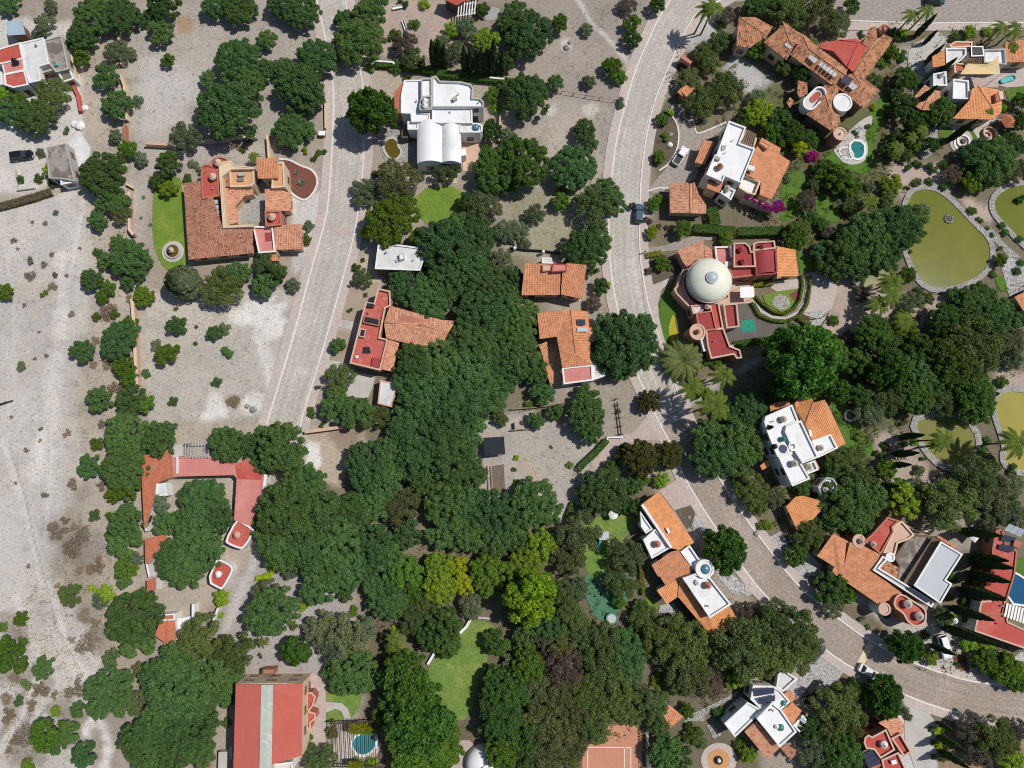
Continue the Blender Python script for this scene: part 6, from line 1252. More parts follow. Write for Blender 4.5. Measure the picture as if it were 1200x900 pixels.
def car(px, py, hx, hy, paint, label, name='car', L=4.5, kind='suv', cat='car'):
    g0 = P(px, py, .8); g1 = P(px + hx, py + hy, .8); root = empty(name, (g0[0], g0[1], .03)); tag(root, label, cat, 'parked vehicles')
    h = L / 2; W2 = .9
    def put(mb, nm, mt, par=root):
        o = bpy.data.objects.new(nm, mb.mesh(nm, mt)); C.objects.link(o); o.parent = par; return o
    put(loft([rring(-h * .97, h * .95, .82, .28), rring(-h, h, W2, .5), rring(-h, h * .99, W2, .72), rring(-h * .98, h * .94, .84, .92), rring(-h * .94, h * .86, .76, .97)]), 'body', paint)
    if kind == 'pickup': c0, c1, t0, t1 = -.35, 1.25, -.2, .75
    elif kind == 'suv': c0, c1, t0, t1 = -h * .93, .95, -h * .82, .3
    else: c0, c1, t0, t1 = -1.75, 1.05, -1.05, .25
    top = 1.62 if kind != 'sedan' else 1.42
    put(loft([rring(c0, c1, .76, .93, .2), rring(t0 - .06, t1 + .06, .63, top - .06, .2)], False), 'glasshouse', M['glass'])
    ro = put(loft([rring(t0 - .1, t1 + .1, .66, top - .1, .2), rring(t0 - .02, t1 + .02, .64, top, .2), rring(t0 + .08, t1 - .08, .56, top + .03, .2)]), 'roof', paint)
    for s in (-1, 1):
        for a, b2 in (((c1 - .02, s * .72, .96), (t1 + .05, s * .62, top - .06)), ((c0 + .02, s * .72, .96), (t0 - .04, s * .62, top - .06))): put(MB().tube([a, b2], .045, 5), 'pillar', paint)
    if kind == 'pickup':
        put(MB().box((-h * .58, 0, .99), (h * .72, 1.4, .06)), 'truck_bed', M['black'])
        for s in (-1, 1): put(MB().box((-h * .58, s * .78, 1.02), (h * .76, .1, .16)), 'bed_side', paint)
        put(MB().box((-h * .965, 0, 1.02), (.08, 1.5, .16)), 'tailgate', paint)
    for x in (-h * .62, h * .62):
        for s in (-1, 1):
            mb = MB(); vs = []
            prof = [(.2, -.11), (.33, -.11), (.34, -.05), (.34, .05), (.33, .11), (.2, .11)]
            for r, z in prof:
                for i in range(18): a = 2 * math.pi * i / 18; vs.append((x + r * math.cos(a), s * .8 + z, .34 + r * math.sin(a)))
            mb.add(vs, [[j * 18 + i, j * 18 + (i + 1) % 18, (j + 1) * 18 + (i + 1) % 18, (j + 1) * 18 + i] for j in range(5) for i in range(18)])
            wl = put(mb, 'wheel', M['rubber']); rb = MB(); rb.add([(x + .22 * math.cos(6.283 * i / 18), s * .9, .34 + .22 * math.sin(6.283 * i / 18)) for i in range(18)], [list(range(18))]); put(rb, 'rim', M['steel'], wl)
    for s in (-1, 1):
        put(MB().box((h * .965, s * .62, .74), (.12, .36, .14)), 'headlight', M['whitec']); put(MB().box((-h * .985, s * .68, .76), (.06, .26, .16)), 'tail_light', M['dred']); put(MB().box((c1 - .15, s * .98, .98), (.14, .2, .12)), 'side_mirror', paint)
    root.rotation_euler[2] = math.atan2(g1[1] - g0[1], g1[0] - g0[0])
    return root
CB, CW, CG, CK = carpaint('black_car_paint', (.012, .013, .015)), carpaint('white_car_paint', (.75, .75, .75)), carpaint('blue_car_paint', (.03, .075, .11)), carpaint('charcoal_car_paint', (.02, .022, .025))
car(25, 182, 10, -1.5, CB, 'black car parked on the pale yard beside the grey concrete building', L=4.5)
car(797.5, 182.5, 8, -12, CW, 'white pickup with a dark bed on the cobbled turning loop', 'pickup_truck', 4.6, 'pickup', 'pickup')
car(748.5, 250, .6, -10, CG, 'dark blue car standing at the kerb of the cobbled street', L=4.2)
car(953, 812, -8, 10, CK, 'dark van with a bright windscreen on the grey stone bed by the green-domed house', 'van', 5.0, 'suv', 'van')
car(1018.5, 788, 10, 6, CW, 'white car half under the tree beside the beige crossing band', L=4.3, kind='sedan')
car(1107, 758, 3, 10, CW, 'white car striped by cypress shade near the oval mulch bed', L=4.6, kind='suv')
car(1096, 0, 10, 0, carpaint('green_car_paint', (.015, .04, .045)), 'dark teal car cut off by the top edge on the cobbled street', L=4.4)
# ------------------------------------------------------------------ garden walls and fences
def wall(s, h, wd, mt, label, name='garden_wall', cap=None, cat='wall'):
    pts = q(s); w3 = [P(x, y, h)[:2] for x, y in pts]
    if cap is None:
        mb = MB(); _bands(mb, w3, wd, -.1, h); o = mb.build(name, M[mt]); tag(o, label, cat, 'garden walls')
    else:
        r = empty(name, (*w3[0], 0)); tag(r, label, cat, 'garden walls'); mb = MB(); _bands(mb, w3, wd, -.1, h); mb.build('wall_body', M[mt], r); mb = MB(); _bands(mb, w3, wd + .1, h + .002, h + .1); mb.build('coping', M[cap], r)
k(0, 225, 4)
wall('618 500 628 620 634 760 640 905', 1.5, .5, 'peach', 'pink boundary wall running down beside the pale bare plot', cap='cream'); wall('604 0 606 80 606 175 625 200', 1.4, .45, 'peach', 'short pink wall left of the gravel walk by the oval lawn', cap='cream')
k(0, 0, 4)
wall('552 145 560 230 568 300', 1.3, .4, 'cream', 'crumbling cream wall between two trees at the edge of the top plot'); wall('562 350 580 400 592 560', 1.2, .4, 'cream', 'low cream wall left of the stony top plot, below the crumbling one'); wall('582 580 584 670', 1.3, .4, 'terra', 'short terracotta wall stub at the lower left corner of the top plot')
wall('680 672 790 678', 1.3, .4, 'cream', 'short cream wall with a round post beside the blue-grey spruce', cap='peach'); wall('940 660 1010 655 1130 642 1200 640', 1.3, .4, 'grey', 'long grey wall along the bottom of the top plot above the hacienda', cap='cream'); wall('330 380 360 440 375 520', 1.0, .5, 'brick', 'broken brick wall beside the corner house yard')
wall('300 180 340 280 352 370', 1.2, .3, 'cream', 'thin cream wall running down from the corner house roof'); wall('70 795 80 890 160 880', .5, .25, 'concrete', 'low concrete bed edging in the pale yard under the black car'); wall('590 860 625 880', .8, .4, 'cream', 'tiny cream wall stub near the top of the oval lawn')
k(300, 0, 4); wall('52 632 60 742', 1.4, .4, 'cream', 'short cream wall above the hacienda tower'); wall('322 470 325 600', .8, .25, 'cream', 'thin pale wall along the left sidewalk of the lane'); wall('550 284 640 290 648 298', 1.5, .35, 'white', 'white wall with a hedge behind it at the corner of the lane'); wall('1095 362 1165 370', 1.5, .35, 'white', 'white wall stub at the foot of the cypress row'); wall('1145 540 1140 660', 1.2, .25, 'cream', 'thin cream wall right of the vaulted house terrace')
k(300, 450, 4); wall('228 225 330 212 440 196', 1.3, .5, 'terra', 'brick wall closing the lower end of the lane', cap='peach')
k(0, 450, 4); wall('672 520 676 600 684 690', 1.8, .35, 'white', 'white wall along the left side of the faded red ranch'); wall('684 830 700 905', 1.8, .35, 'white', 'white wall stub below the ranch on its left side')
k(0, 675, 4); wall('1022 150 1005 190 994 236', 1.6, .35, 'white', 'white wall piece beside the drive below the plain red kiosk'); wall('955 362 946 450', 1.6, .35, 'white', 'white wall piece between the two large olive trees'); wall('905 130 905 205', 2.0, .5, 'white', 'thick white wall beside the orange-red hut yard')
wall('728 690 732 760', 1.6, .3, 'cream', 'cream wall fragment deep in the lower left thicket')
k(300, 675, 4); wall('1005 205 985 240 955 268', .7, .5, 'white', 'curved white bench wall at the top of the long lawn'); wall('835 365 805 415', .7, .5, 'white', 'short white wall on the left edge of the long lawn'); wall('775 445 800 480 800 520', .6, .3, 'white', 'thin curved white edging by the left edge of the long lawn'); wall('1040 195 1100 200', .6, .35, 'concrete', 'low concrete edging between long lawn and red brick planter')
k(900, 225, 4); wall('160 570 230 590 260 560 300 545', .3, .3, 'concrete', 'thin concrete edging across the pink gravel court'); k(900, 450, 4); wall('620 650 700 690 760 690', .8, .4, 'cream', 'cream garden wall below the golden tree'); k(600, 450, 4); wall('-5 118 62 113 150 105 250 88', .9, .2, 'wood', 'upper timber rail across the top of the stony plot', 'timber_rail', cat='rail'); wall('-5 217 80 210', .9, .2, 'wood', 'lower timber rail at the left of the stony plot', 'timber_rail', cat='rail'); wall('12 180 14 218', 1.0, .15, 'wood', 'upright timber rail at the left of the stony plot', 'timber_rail', cat='rail')
wall('440 275 450 250 520 250', .6, .3, 'white', 'small white wall at the mouth of the pink paved drive')
k(600, 225, 4); wall('-10 258 70 268 150 272 230 285', 1.0, .12, 'black', 'black iron fence with white globe posts above the purple-chimney house', 'iron_fence', cat='fence')
def fence(s, h, n, mt, label, post_h=None, rails=2, top=None):
    pts = q(s); w3 = [P(x, y, h) for x, y in pts]; r = empty('rail_fence', (*w3[0][:2], 0)); tag(r, label, 'fence')
    seg = [(w3[i], w3[i + 1]) for i in range(len(w3) - 1)]
    for a, b2 in seg:
        for j in range(rails): z = h * (j + 1) / rails - .05; MB().tube([(a[0], a[1], z), (b2[0], b2[1], z)], .06, 5).build('rail', M[mt], r)
        for i in range(n): t = i / max(1, n - 1); p = a * (1 - t) + b2 * t; MB().tube([(p[0], p[1], -.1), (p[0], p[1], h + .1)], .09, 6).build('post', M[mt], r)
k(640, 60, 12); fence('215 560 560 620 960 685', .9, 3, 'wood', 'thin wooden rail fence crossing the brown plot toward the cobbled street', rails=1)
k(640, 780, 6); fence('718 470 716 560 722 740', 2.4, 5, 'steel', 'tall dark mesh fence on the right side of the clay court', rails=5)
def globe(px, py, label):
    w3 = P(px, py, 1.4); r = empty('globe_post', (w3[0], w3[1], 0)); tag(r, label, 'post', 'white globe posts'); MB().box((w3[0], w3[1], .6), (.4, .4, 1.3)).build('pillar', M['white'], r); MB().lathe((w3[0], w3[1], 1.25), [(.1, 0), (.28, .15), (.34, .34), (.28, .53), (.01, .68)], 14).build('globe', M['whitec'], r)
globe(603, 291, 'white globe on a post at the left end of the black iron fence'); globe(636.5, 295, 'white globe on a post in the middle of the black iron fence')
k(780, 130, 6.667); wall('612 668 690 695 790 738 860 760', 2.9, .4, 'cream', 'tall cream wall under the purple bougainvillea strip')
# ------------------------------------------------------------------ garden structures
def root_at(px, py, name, label, cat, z=0, group=None):
    w3 = P(px, py, z); r = empty(name, (w3[0], w3[1], 0)); tag(r, label, cat, group); return r, np.array([w3[0], w3[1], 0])
r, c0 = root_at(203, 295, 'fountain', 'round grey stone fountain on the oval green lawn', 'fountain')
MB().lathe(c0, [(2.2, 0), (2.2, .12), (1.6, .13), (1.55, .5), (1.3, .5), (1.28, .3)], 40, smooth=False).build('basin', M['concrete'], r); MB().lathe(c0, [(1.29, .33), (.01, .34)], 32).build('basin_water', M['brownw'], r); MB().lathe(c0, [(.35, .3), (.2, .6), (.15, 1.0), (.6, 1.15), (.62, 1.22), (.12, 1.2), (.1, 1.6), (.3, 1.7), (.01, 1.75)], 24).build('pedestal', M['tank'], r)
r, c0 = root_at(841.5, 890, 'fountain', 'small white-rimmed fountain in the middle of the round orange patio', 'fountain')
MB().lathe(c0, [(.75, 0), (.75, .5), (.6, .5), (.6, .3)], 28, smooth=False).build('basin', M['black'], r); MB().lathe(c0, [(.35, .3), (.35, .7), (.2, .75), (.01, .9)], 20).build('pedestal', M['white'], r)
k(540, 480, 6.667)
r, c0 = root_at(578, 523, 'shade_shelter', 'flat black shade-cloth shelter at the left edge of the stony plot', 'shelter')
t = [P(x, y, 2.2) for x, y in q('178 222 335 212 346 345 192 362')]; MB().prism([p[:2] for p in t], 2.14, 2.22).build('cloth_roof', M['net'], r)
for i in range(4): MB().tube([(t[i][0] * .98 + c0[0] * .02, t[i][1] * .98 + c0[1] * .02, 0), (t[i][0], t[i][1], 2.15)], .06, 6).build('post', M['wood'], r); MB().tube([t[i] + (0, 0, .06), t[(i + 1) % 4] + (0, 0, .06)], .05, 5).build('edge_bar', M['dwood'], r)
MB().tube([(t[0] + t[1]) / 2 + (0, 0, .05), (t[2] + t[3]) / 2 + (0, 0, .05)], .04, 5).build('cross_bar', M['dwood'], r)
k(300, 450, 4); sheet('garden_bed', '1108 385 1162 375 1168 505 1112 510', mat('brown_bed_soil', (.19, .145, .11), (.15, .12, .09), fine=.4), .05)
for i, s_ in enumerate(('1084 385 1090 498', '1100 385 1106 498')): wall(s_, .25, .22, 'wood', ('left' if i == 0 else 'right') + ' one of two pale planks beside the brown bed below the shade shelter', 'plank', cat='plank')
# slatted pergola over the turquoise pool
k(370, 800, 10)
pond('430 720 460 640 560 600 690 595 705 680 690 760 600 835 500 840 450 780', 'poolw', 'white', .4, 1, z=.08, nm='swimming_pool')
r, c0 = root_at(435, 870, 'pergola', 'dark slatted pergola over the turquoise pool', 'pergola'); pergola('165 480 760 450 780 990 190 980', 2.7, 12, 'dwood', True, True, r, .065)
for i, s_ in enumerate(('380 480 560 470 700 560 690 600 390 600', '380 930 560 920 560 1000 390 1000')):
    rng = np.random.default_rng(50 + i); pl = q(s_); cs = []
    while len(cs) < 1500:
        x, y = rng.uniform(min(p[0] for p in pl), max(p[0] for p in pl)), rng.uniform(min(p[1] for p in pl), max(p[1] for p in pl))
        if inside(x, y, pl): cs.append(P(x, y, 3.0) + (0, 0, rng.normal(0, .12)))
    o = bpy.data.objects.new('climbing_vine', quads_mesh('climbing_vine', np.array(cs), unit(rng.normal(size=(1500, 3)) * .6 + (0, 0, .8)), .14 * rng.uniform(.6, 1.2, 1500), .6, M['leaf'], rng)); C.objects.link(o); o.color = (.21, .23, .02, 1); tag(o, ('yellow-green vine on the top of the slatted pergola, beyond the turquoise pool', 'yellow-green vine on the pergola slats at the bottom edge of the picture')[i], 'vine')
# white dome tent
r, c0 = root_at(566, 892, 'dome_tent', 'white round dome tent at the bottom edge below the long lawn', 'tent'); MB().lathe(c0, [(3.2, 0), (3.2, .8)] + [(3.2 * math.cos(t), .8 + 2.2 * math.sin(t)) for t in np.linspace(.1, 1.5, 9)] + [(.01, 3.0)], 36).build('canopy', M['whitec'], r); MB().lathe(c0, [(.3, 2.96), (.3, 3.15), (.01, 3.2)], 12).build('top_cap', M['steel'], r)
# gazebo, sail, bench
r, c0 = root_at(1183, 141, 'gazebo', 'six-sided orange tiled gazebo near the right edge', 'gazebo', 2.6)
MB().lathe(c0, [(1.75, 2.3), (1.75, 2.4), (.01, 3.3)], 6, smooth=False).build('tiled_roof', M['ored'], r)
for i in range(6): a = i * math.pi / 3; MB().tube([c0 + (1.5 * math.cos(a), 1.5 * math.sin(a), 0), c0 + (1.5 * math.cos(a), 1.5 * math.sin(a), 2.32)], .07, 6).build('post', M['dwood'], r)
k(1040, 40, 7.5)
r, c0 = root_at(1150, 80, 'sun_sail', 'tan canvas sun sail stretched over the terrace of the top right house', 'sun sail')
t = [P(x, y, z) for (x, y), z in zip(q('640 352 705 258 920 268 972 198 992 352'), (4.3, 4.8, 4.6, 4.9, 4.3))]; mb = MB(); ce = sum(t) / 5 - (0, 0, .25)
for i in range(5): mb.poly([t[i], t[(i + 1) % 5], ce])
mb.build('canvas', M['tan'], r)
for p in (t[0], t[2], t[4], t[3]): MB().tube([(p[0], p[1], 0), p + (0, 0, .1)], .06, 6).build('pole', M['steel'], r)
r, c0 = root_at(1156, 158, 'spiral_bench', 'brown spiral-shaped bench on the pale round patio', 'bench')
sp_ = [c0 + (rr * math.cos(a), rr * math.sin(a), 0) for a, rr in zip(np.linspace(-.6, 8.2, 34), np.linspace(1.75, .35, 34))]; mb = MB(); _bands(mb, [p[:2] for p in sp_], .32, 0, .45); mb.build('seat', M['terra'], r); mb = MB(); _bands(mb, [p[:2] for p in sp_[:22]], .14, .452, .8); mb.build('backrest', M['cream'], r)
r, c0 = root_at(1128, 166, 'fire_ring', 'round sunken seat with a dark core on the lawn patio', 'fire ring'); MB().lathe(c0, [(1.5, .05), (1.5, .4), (1.1, .4), (1.1, .08)], 32, smooth=False).build('ring_wall', M['white'], r); MB().lathe(c0, [(.55, .05), (.55, .35), (.35, .36), (.01, .36)], 20).build('core', M['black'], r)
r, c0 = root_at(996, 487, 'stone_planter', 'ring planter of white stones on the lawn beside the white lantern house', 'planter')
rs = random.Random(2)
for i in range(16): a = i * math.pi / 8; rr_ = 1.05 + rs.uniform(-.1, .1); MB().lathe(c0 + (rr_ * math.cos(a), rr_ * math.sin(a), -.05), [(.27, 0), (.3, .18), (.2, .36), (.01, .4)], 7).build('stone', M['white'], r)
MB().lathe(c0, [(.9, .05), (.9, .2), (.01, .22)], 20).build('soil', M['soil'], r)
k(0, 0, 1)
r, c0 = root_at(1111, 257, 'pond_islet', 'tiny stone-ringed islet in the big olive pond', 'islet')
for i in range(11): a = i * 2 * math.pi / 11; MB().lathe(c0 + (.8 * math.cos(a), .8 * math.sin(a), -.05), [(.25, 0), (.28, .25), (.16, .45), (.01, .48)], 7).build('stone', M['stone'], r)
MB().lathe(c0, [(.7, .05), (.7, .25), (.01, .27)], 16).build('soil', M['soil'], r)
# things on the lawns
r, c0 = root_at(708, 628, 'playhouse', 'grey-roofed playhouse with a teal slide on the small lawn', 'playhouse', 2)
MB().box(c0 + (0, 0, .8), (1.5, 1.3, 1.5)).build('cabin', M['wood'], r); MB().prism([(c0[0] - .95, c0[1] - .8), (c0[0] + .95, c0[1] - .8), (c0[0] + .95, c0[1] + .8), (c0[0] - .95, c0[1] + .8)], 1.75, 1.88, bottom=True).build('roof', M['grroof'], r); MB().add([c0 + (-.75, -.7, 1.2), c0 + (-.2, -.7, 1.2), c0 + (-.45, -2.8, .2), c0 + (-1.0, -2.8, .2)], [[0, 3, 2, 1]]).build('slide', M['teal2'], r); MB().tube([c0 + (.8, .2, 1.6), c0 + (2.6, .1, 1.5)], .06, 6).build('swing_bar', M['wood'], r); MB().tube([c0 + (2.6, .5, 0), c0 + (2.6, .1, 1.5), c0 + (2.6, -.5, 0)], .05, 6).build('swing_leg', M['wood'], r)
def parasol(px, py, rr_, mt, label, n=8, h=2.3, nm='parasol'):
    r, c0 = root_at(px, py, nm, label, 'parasol', h); MB().lathe(c0, [(rr_, h - .35), (rr_, h - .28), (rr_ * .5, h - .02), (.01, h + .15)], n, smooth=False).build('canopy', M[mt], r); MB().tube([c0, c0 + (0, 0, h + .2)], .035, 6).build('pole', M['steel'], r)
parasol(719, 603, .95, 'whitec', 'white parasol on the small lawn beside the glass-topped tower house'); parasol(1143, 628, 1.35, 'whitec', 'square white canopy on the terrace above the long red roof', 4); parasol(1126, 716 - 3, .5, 'whitec', 'little white parasol among cypresses below the grey sheet-roof block'); parasol(1121, 728, .55, 'whitec', 'little white parasol beside the red round bays')
k(760, 255, 6); r, c0 = root_at(*q('690 522')[0], 'terrace_canopy', 'white square canopy on the pink terrace right of the green dome', 'canopy', 2.4)
t = [P(x, y, 2.4) for x, y in q('642 488 738 484 742 560 646 564')]; MB().prism([p[:2] for p in t], 2.32, 2.42, bottom=True).build('canopy', M['whitec'], r)
for p in t: MB().tube([(p[0], p[1], 0.1), p - (0, 0, .05)], .05, 6).build('post', M['steel'], r)
r, c0 = root_at(717, 725, 'trampoline', 'round trampoline with a teal rim at the foot of the putting turf', 'trampoline', .6); MB().lathe(c0, [(1.15, .5), (1.15, .62), (.85, .62), (.85, .5)], 28, smooth=False).build('rim_pad', M['teal'], r); MB().lathe(c0, [(.86, .58), (.01, .57)], 24).build('mat', M['grroof'], r)
for i in range(6): a = i * math.pi / 3; MB().tube([c0 + (1.0 * math.cos(a), 1.0 * math.sin(a), 0), c0 + (1.0 * math.cos(a), 1.0 * math.sin(a), .52)], .04, 5).build('leg', M['steel'], r)
k(1040, 40, 7.5); rng = np.random.default_rng(8); t = smooth_loop(q('982 405 1040 375 1105 360 1128 385 1115 408 1060 418 1000 442'), 2); w3 = [P(x, y, .3)[:2] for x, y in t]
item('pool_cover', 'crumpled turquoise pool cover on the terrace near the right edge', 'pool cover', MB().prism(w3, .05, .3).ring(w3, inset(ccw(w3), .5) if False else [np.array(p) * .9 + np.mean(w3, 0) * .1 for p in w3], .3, .55), 'teal2')
# benches, boxes, boulders and odds
def bench(px, py, rz, mt, label, L=1.8):
    r, c0 = root_at(px, py, 'garden_bench', label, 'bench'); f = lambda x, y, z: c0 + (x * math.cos(rz) - y * math.sin(rz), x * math.sin(rz) + y * math.cos(rz), z)
    MB().box(f(0, 0, .45), (L, .5, .06), rz).build('seat', M[mt], r); MB().box(f(0, .24, .72), (L, .06, .42), rz).build('backrest', M[mt], r)
    for a in (-L * .42, L * .42):
        for b2 in (-.18, .18): MB().box(f(a, b2, .21), (.08, .08, .42), rz).build('leg', M[mt], r)
bench(1069, 377, .1, 'wood', 'brown wooden bench on the pink gravel beyond the palms', 2.0); bench(466, 10.5, .25, 'whitec', 'white bench lying between two bushes near the top edge', 2.2); bench(474, 31, -1.25, 'whitec', 'white bench beside the purple-brown tree above the hedge', 2.4)
def small(px, py, sz, mt, name, label, cat, rz=0, lid=None):
    r, c0 = root_at(px, py, name, label, cat); MB().box(c0 + (0, 0, sz[2] / 2), sz, rz).build('body', M[mt], r); MB().box(c0 + (0, 0, sz[2] + .04), (sz[0] + .12, sz[1] + .12, .08), rz).build('lid', M[lid or mt], r)
small(378.5, 159, (1.2, .8, 1.0), 'terra', 'utility_cabinet', 'white-topped utility cabinet on the left sidewalk of the lane', 'cabinet', 0, 'whitec'); small(265, 889, (1.6, 3.4, 1.4), 'cream', 'utility_trailer', 'cream utility trailer squeezed beside the red sheet-roofed hall', 'trailer', .02, 'concrete')
small(448, 78.5, (.9, .5, .6), 'white', 'planter_box', 'small white planter box under the corner hedge of the lane', 'planter'); small(731, 681, (.5, .5, .7), 'concrete', 'planter_box', 'small concrete planter box at the edge of the putting turf', 'planter')
w3 = P(756.5, 294, 1.4); r = empty('bollard', (w3[0], w3[1], 0)); tag(r, 'lone dark bollard at the kerb by the mouth of the mansion drive', 'bollard'); MB().tube([(w3[0], w3[1], 0), (w3[0], w3[1], 1.5)], .12, 8).build('post', M['black'], r); MB().lathe((w3[0], w3[1], 1.5), [(.16, 0), (.18, .1), (.01, .22)], 10).build('cap', M['steel'], r)
w3 = P(742, 240, 1.6); r = empty('street_shrub', (w3[0], w3[1], .0)); tag(r, 'small lollipop shrub in a pot beside the dark blue car', 'shrub'); r.scale = (.5, .5, .8); add_child('crown', PS[0], r, (.12, .12, .09)); add_child('trunk', TRUNK[1][0], r)
a, b2 = P(-4, 475.5, .2), P(15, 469.5, .2); item('shadow_bar', 'long black bar for a post shadow on the sand at the left edge', 'shadow_bar', MB().tube([a, (a + b2) / 2 + (0, .05, 0), b2], [.2, .19, .15], 8), 'black')  # dark tube stands in for the cast shadow of an unseen post
for i, (s_, lb) in enumerate((('1 238 8 247', ''),)): pass
k(900, 225, 4)
for s_, lb in (('190 600 250 590 285 565', 'long bare fallen branch across the pink gravel court'), ('235 650 262 610 285 570', 'short bare fallen branch below the long one on the gravel court')):
    t = [P(x, y, .15) for x, y in q(s_)]; item('fallen_branch', lb, 'branch', MB().tube(t, [.14, .1, .05], 6), 'bark')
def boulder(px, py, r_, mt, label, seed):
    rs = random.Random(seed); w3 = P(px, py, 0); mb = MB(); n = 9; pr = [(r_ * .9, -.1), (r_, r_ * .2), (r_ * .85, r_ * .55), (r_ * .45, r_ * .8), (.01, r_ * .85)]; mb.lathe((w3[0], w3[1], 0), pr, n, smooth=False)
    mb.v = [(x + rs.uniform(-.12, .12) * r_, y + rs.uniform(-.12, .12) * r_, z + rs.uniform(-.08, .08) * r_) for x, y, z in mb.v]; item('boulder', label, 'boulder', mb, mt, 'pale boulders')
for i, (x, y, r_, lb) in enumerate([(100, 127, .7, 'pale boulder at the yard corner left of the top plot'), (95, 148, 1.1, 'biggest pale boulder beside the grey concrete building'), (88, 146, .8, 'pale boulder touching the biggest one by the concrete building'), (664, 56, .7, 'pale boulder in the middle of the brown top plot'), (668, 50, .5, 'smaller pale boulder just above another on the brown plot'), (297, 480, .7, 'pale boulder near the lower end of the pale bare plot'), (290, 476, .5, 'small pale boulder by the thorn bush of the bare plot'), (1070, 712, .7, 'pale boulder beside the red round bays'), (1110, 738, .7, 'pale boulder in cypress shade above the white car'), (1000, 700, .6, 'pale boulder on the verge below the orange-tiled house'), (886, 625, .6, 'pale boulder beside the hip-roofed garage'), (812, 618, .45, 'pale boulder in the bed beside the pink drive'), (808, 606, .4, 'small pale boulder at the tip of the bed by the pink drive'), (728, 11, .6, 'pale boulder beside a dark shrub at the top edge'), (640, 128, .5, 'pale boulder right of the big mesquite on the brown plot'), (786, 158, .5, 'upper pale boulder in the bed of the turning loop'), (785, 170, .6, 'lower pale boulder in the bed of the turning loop')]): boulder(x, y, r_, 'white' if i in (0, 1, 2, 8, 16) else 'stone', lb, i)
k(600, 450, 4); r, c0 = root_at(725, 490, 'garden_trellis', 'long dark timber trellis with cross pieces beside the pink paved drive', 'trellis', 2)
t = [P(x, y, .7) for x, y in q('492 85 503 165 512 240')]; MB().tube(t, .14, 5).build('beam', M['dwood'], r)
for (x, y) in q('488 72 492 100 498 135 503 160 508 200 511 238'):
    p = P(x, y, .75); MB().tube([p - (.55, -.1, 0), p + (.55, .1, 0)], .09, 5).build('cross_piece', M['dwood'], r); MB().tube([(p[0], p[1], 0), p], .09, 5).build('post', M['dwood'], r)
k(300, 0, 4); sheet('garden_path', '1065 65 1100 30 1150 40 1130 90 1080 100', 'gravel', .05, smooth=1)
k(0, 675, 4); sheet('brick_walk', '975 800 998 802 985 910 945 910', 'redclay', .05)
LM = [(250, 245, 'the tiled hacienda'), (200, 260, 'the oval green lawn'), (515, 140, 'the white vaulted house'), (468, 300, 'the small white flat house'), (435, 390, 'the brick-red house'), (650, 327, 'the purple-chimney house'),
 (665, 400, 'the L-shaped orange house'), (831, 328, 'the pale green dome'), (890, 305, 'the dark red terraces'), (950, 75, 'the weathered tile villa'), (1130, 95, 'the tan sun sail'), (870, 195, 'the bougainvillea house'), (806, 233, 'the square orange garage'),
 (797, 182, 'the white pickup'), (748, 250, 'the blue car'), (940, 515, 'the white lantern house'), (940, 600, 'the hip-roofed garage'), (800, 640, 'the glass-topped tower house'), (1040, 670, 'the grey sheet-roof block'), (1170, 690, 'the long red roof'),
 (1040, 870, 'the bottom red house'), (900, 845, 'the green-domed white house'), (315, 845, 'the red sheet-roofed hall'), (240, 545, 'the faded red ranch'), (280, 625, 'the speckled red kiosk'), (258, 672, 'the plain red kiosk'), (196, 738, 'the orange-red hut'),
 (40, 70, 'the corner house with the black tank'), (25, 182, 'the black parked car'), (70, 190, 'the grey concrete building'), (578, 523, 'the black shade shelter'), (625, 545, 'the stony plot'), (1112, 280, 'the big olive pond'), (1110, 515, 'the lower green pond'), (1185, 490, 'the yellow pond'), (1190, 250, 'the upper yellow pond'),
 (715, 690, 'the green putting turf'), (535, 780, 'the long lawn'), (715, 880, 'the clay court'), (842, 890, 'the round orange patio'), (425, 870, 'the turquoise pool'), (565, 888, 'the white dome tent'), (1005, 172, 'the teal pool'), (690, 111, 'the rail fence'), (160, 400, 'the pink boundary wall'), (385, 502, 'the brick wall ending the lane'),
 (395, 262, 'the pink band across the lane'), (1012, 768, 'the beige crossing band'), (772, 480, 'the pale crossing strip'), (515, 230, 'the lawn below the vaulted house'), (545, 75, 'the cypress row'), (930, 355, 'the white gravel bed'), (720, 275, 'the cobbled street'), (980, 385, 'the pink gravel court'), (1050, 545, 'the pink pond walk'), (1120, 755, 'the oval mulch bed'), (800, 425, 'the big date palm'),
 (5, 471, 'the black shadow bar'), (45, 600, 'the sandy track'), (260, 80, 'the stony top plot'), (250, 400, 'the pale bare plot'), (660, 60, 'the brown top plot'), (460, 700, 'the grey-leaved thicket'), (30, 330, 'the sandy field edge'), (960, 812, 'the dark van'), (350, 205, 'the red mulch bed'), (470, 175, 'the stone-edged fish pond'), (345, 730, 'the gravel yard above the hall'), (520, 380, 'the grove gable'), (470, 480, 'the dry lawn patch')]
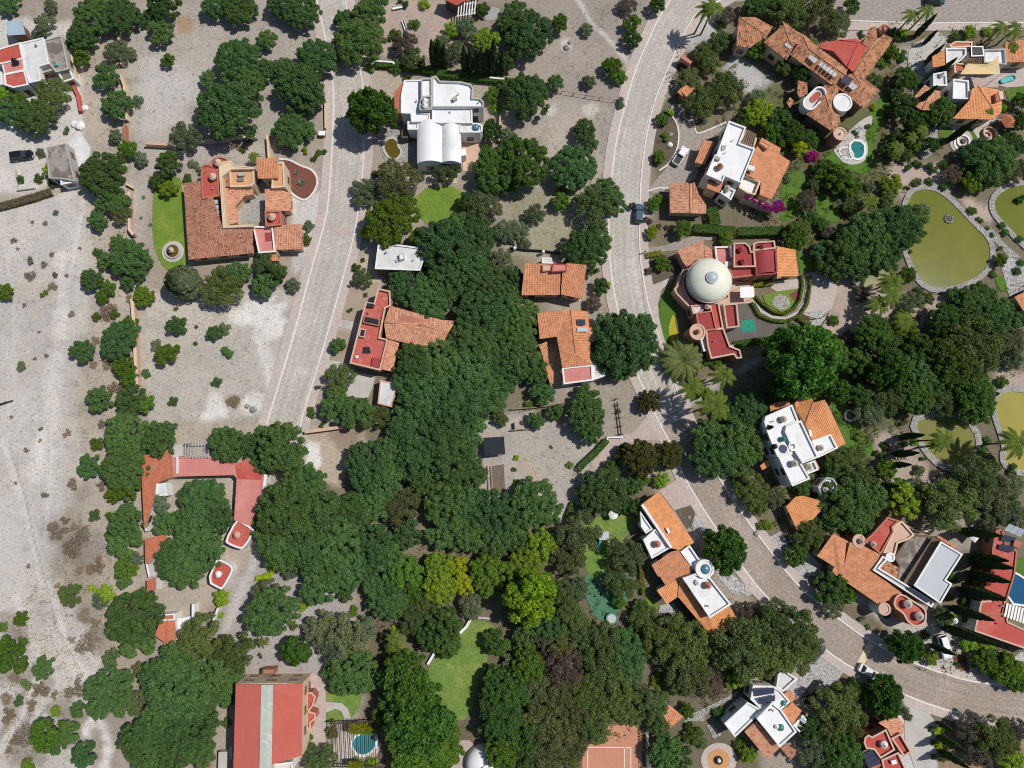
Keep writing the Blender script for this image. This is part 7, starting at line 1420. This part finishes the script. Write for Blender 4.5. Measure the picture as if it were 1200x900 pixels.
GROUPS = {'m': 'mesquite trees of the estate', 'cypress': 'cypress trees', 'palm': 'palm trees', 'agave': 'agave rosettes', 'B': 'bare thorn bushes on the waste ground', 'u': 'bougainvillea bushes'}
WORD = {'cypress': ('dark slender', 'cypress'), 'palm': ('feathery', 'palm'), 'agave': ('spiky blue-green', 'agave')}
ORD = ['', 'second', 'third', 'fourth', 'fifth', 'sixth', 'seventh', 'eighth', 'ninth', 'tenth', 'eleventh', 'twelfth', 'thirteenth', 'fourteenth']
def _dir(dx, dy):
    a = math.degrees(math.atan2(-dy, dx)) % 360
    return ['right of', 'upper-right of', 'above', 'upper-left of', 'left of', 'lower-left of', 'below', 'lower-right of'][int((a + 22.5) // 45) % 8]
buckets = {}
for o, kd, px, py, R in PLANTS:
    lx, ly, ln = min(LM, key=lambda t: math.hypot(px - t[0], py - t[1]))
    if kd in WORD: cw, noun = WORD[kd]; size = ''; cat = {'cypress': 'cypress', 'palm': 'palm', 'agave': 'agave'}[kd]
    else:
        cw, noun = KIND[kd][1], KIND[kd][2]; size = 'large' if R > 4.0 else 'mid-sized' if R > 2.4 else 'small' if R > 1.3 else 'tiny'
        if o.name.startswith('bush') and noun.endswith('tree'): noun = 'bush'
        cat = 'bush' if 'bush' in noun else 'tree'
    if kd == 'palm' and o.name.startswith('date'): cw = 'huge many-fronded date'
    grp = GROUPS.get(kd, 'bushes of the gardens' if cat == 'bush' else 'trees of the gardens')
    d = math.hypot(px - lx, py - ly)
    buckets.setdefault((' '.join(t for t in (size, cw, noun) if t), _dir(px - lx, py - ly) if d > 3 else 'right beside', ln), []).append((d, o, cat, grp))
for (head, rel, ln), lst in buckets.items():
    lst.sort(key=lambda t: t[0])
    for i, (d, o, cat, grp) in enumerate(lst):
        lab = f'{head} {rel} {ln}'
        if len(lst) > 1: lab = f'{head} {rel} {ln}, ' + ('nearest one' if i == 0 else f'{ORD[min(i, 13)]} out')
        tag(o, lab, cat, grp)
seen = {}
for o in bpy.context.scene.objects:
    if o.get('label') and not o.parent: seen.setdefault(o['label'], []).append(o.name)
for t, v in seen.items():
    if len(v) > 1: print('DUPLICATE LABEL', t, v[:3])
bpy.context.view_layer.update()
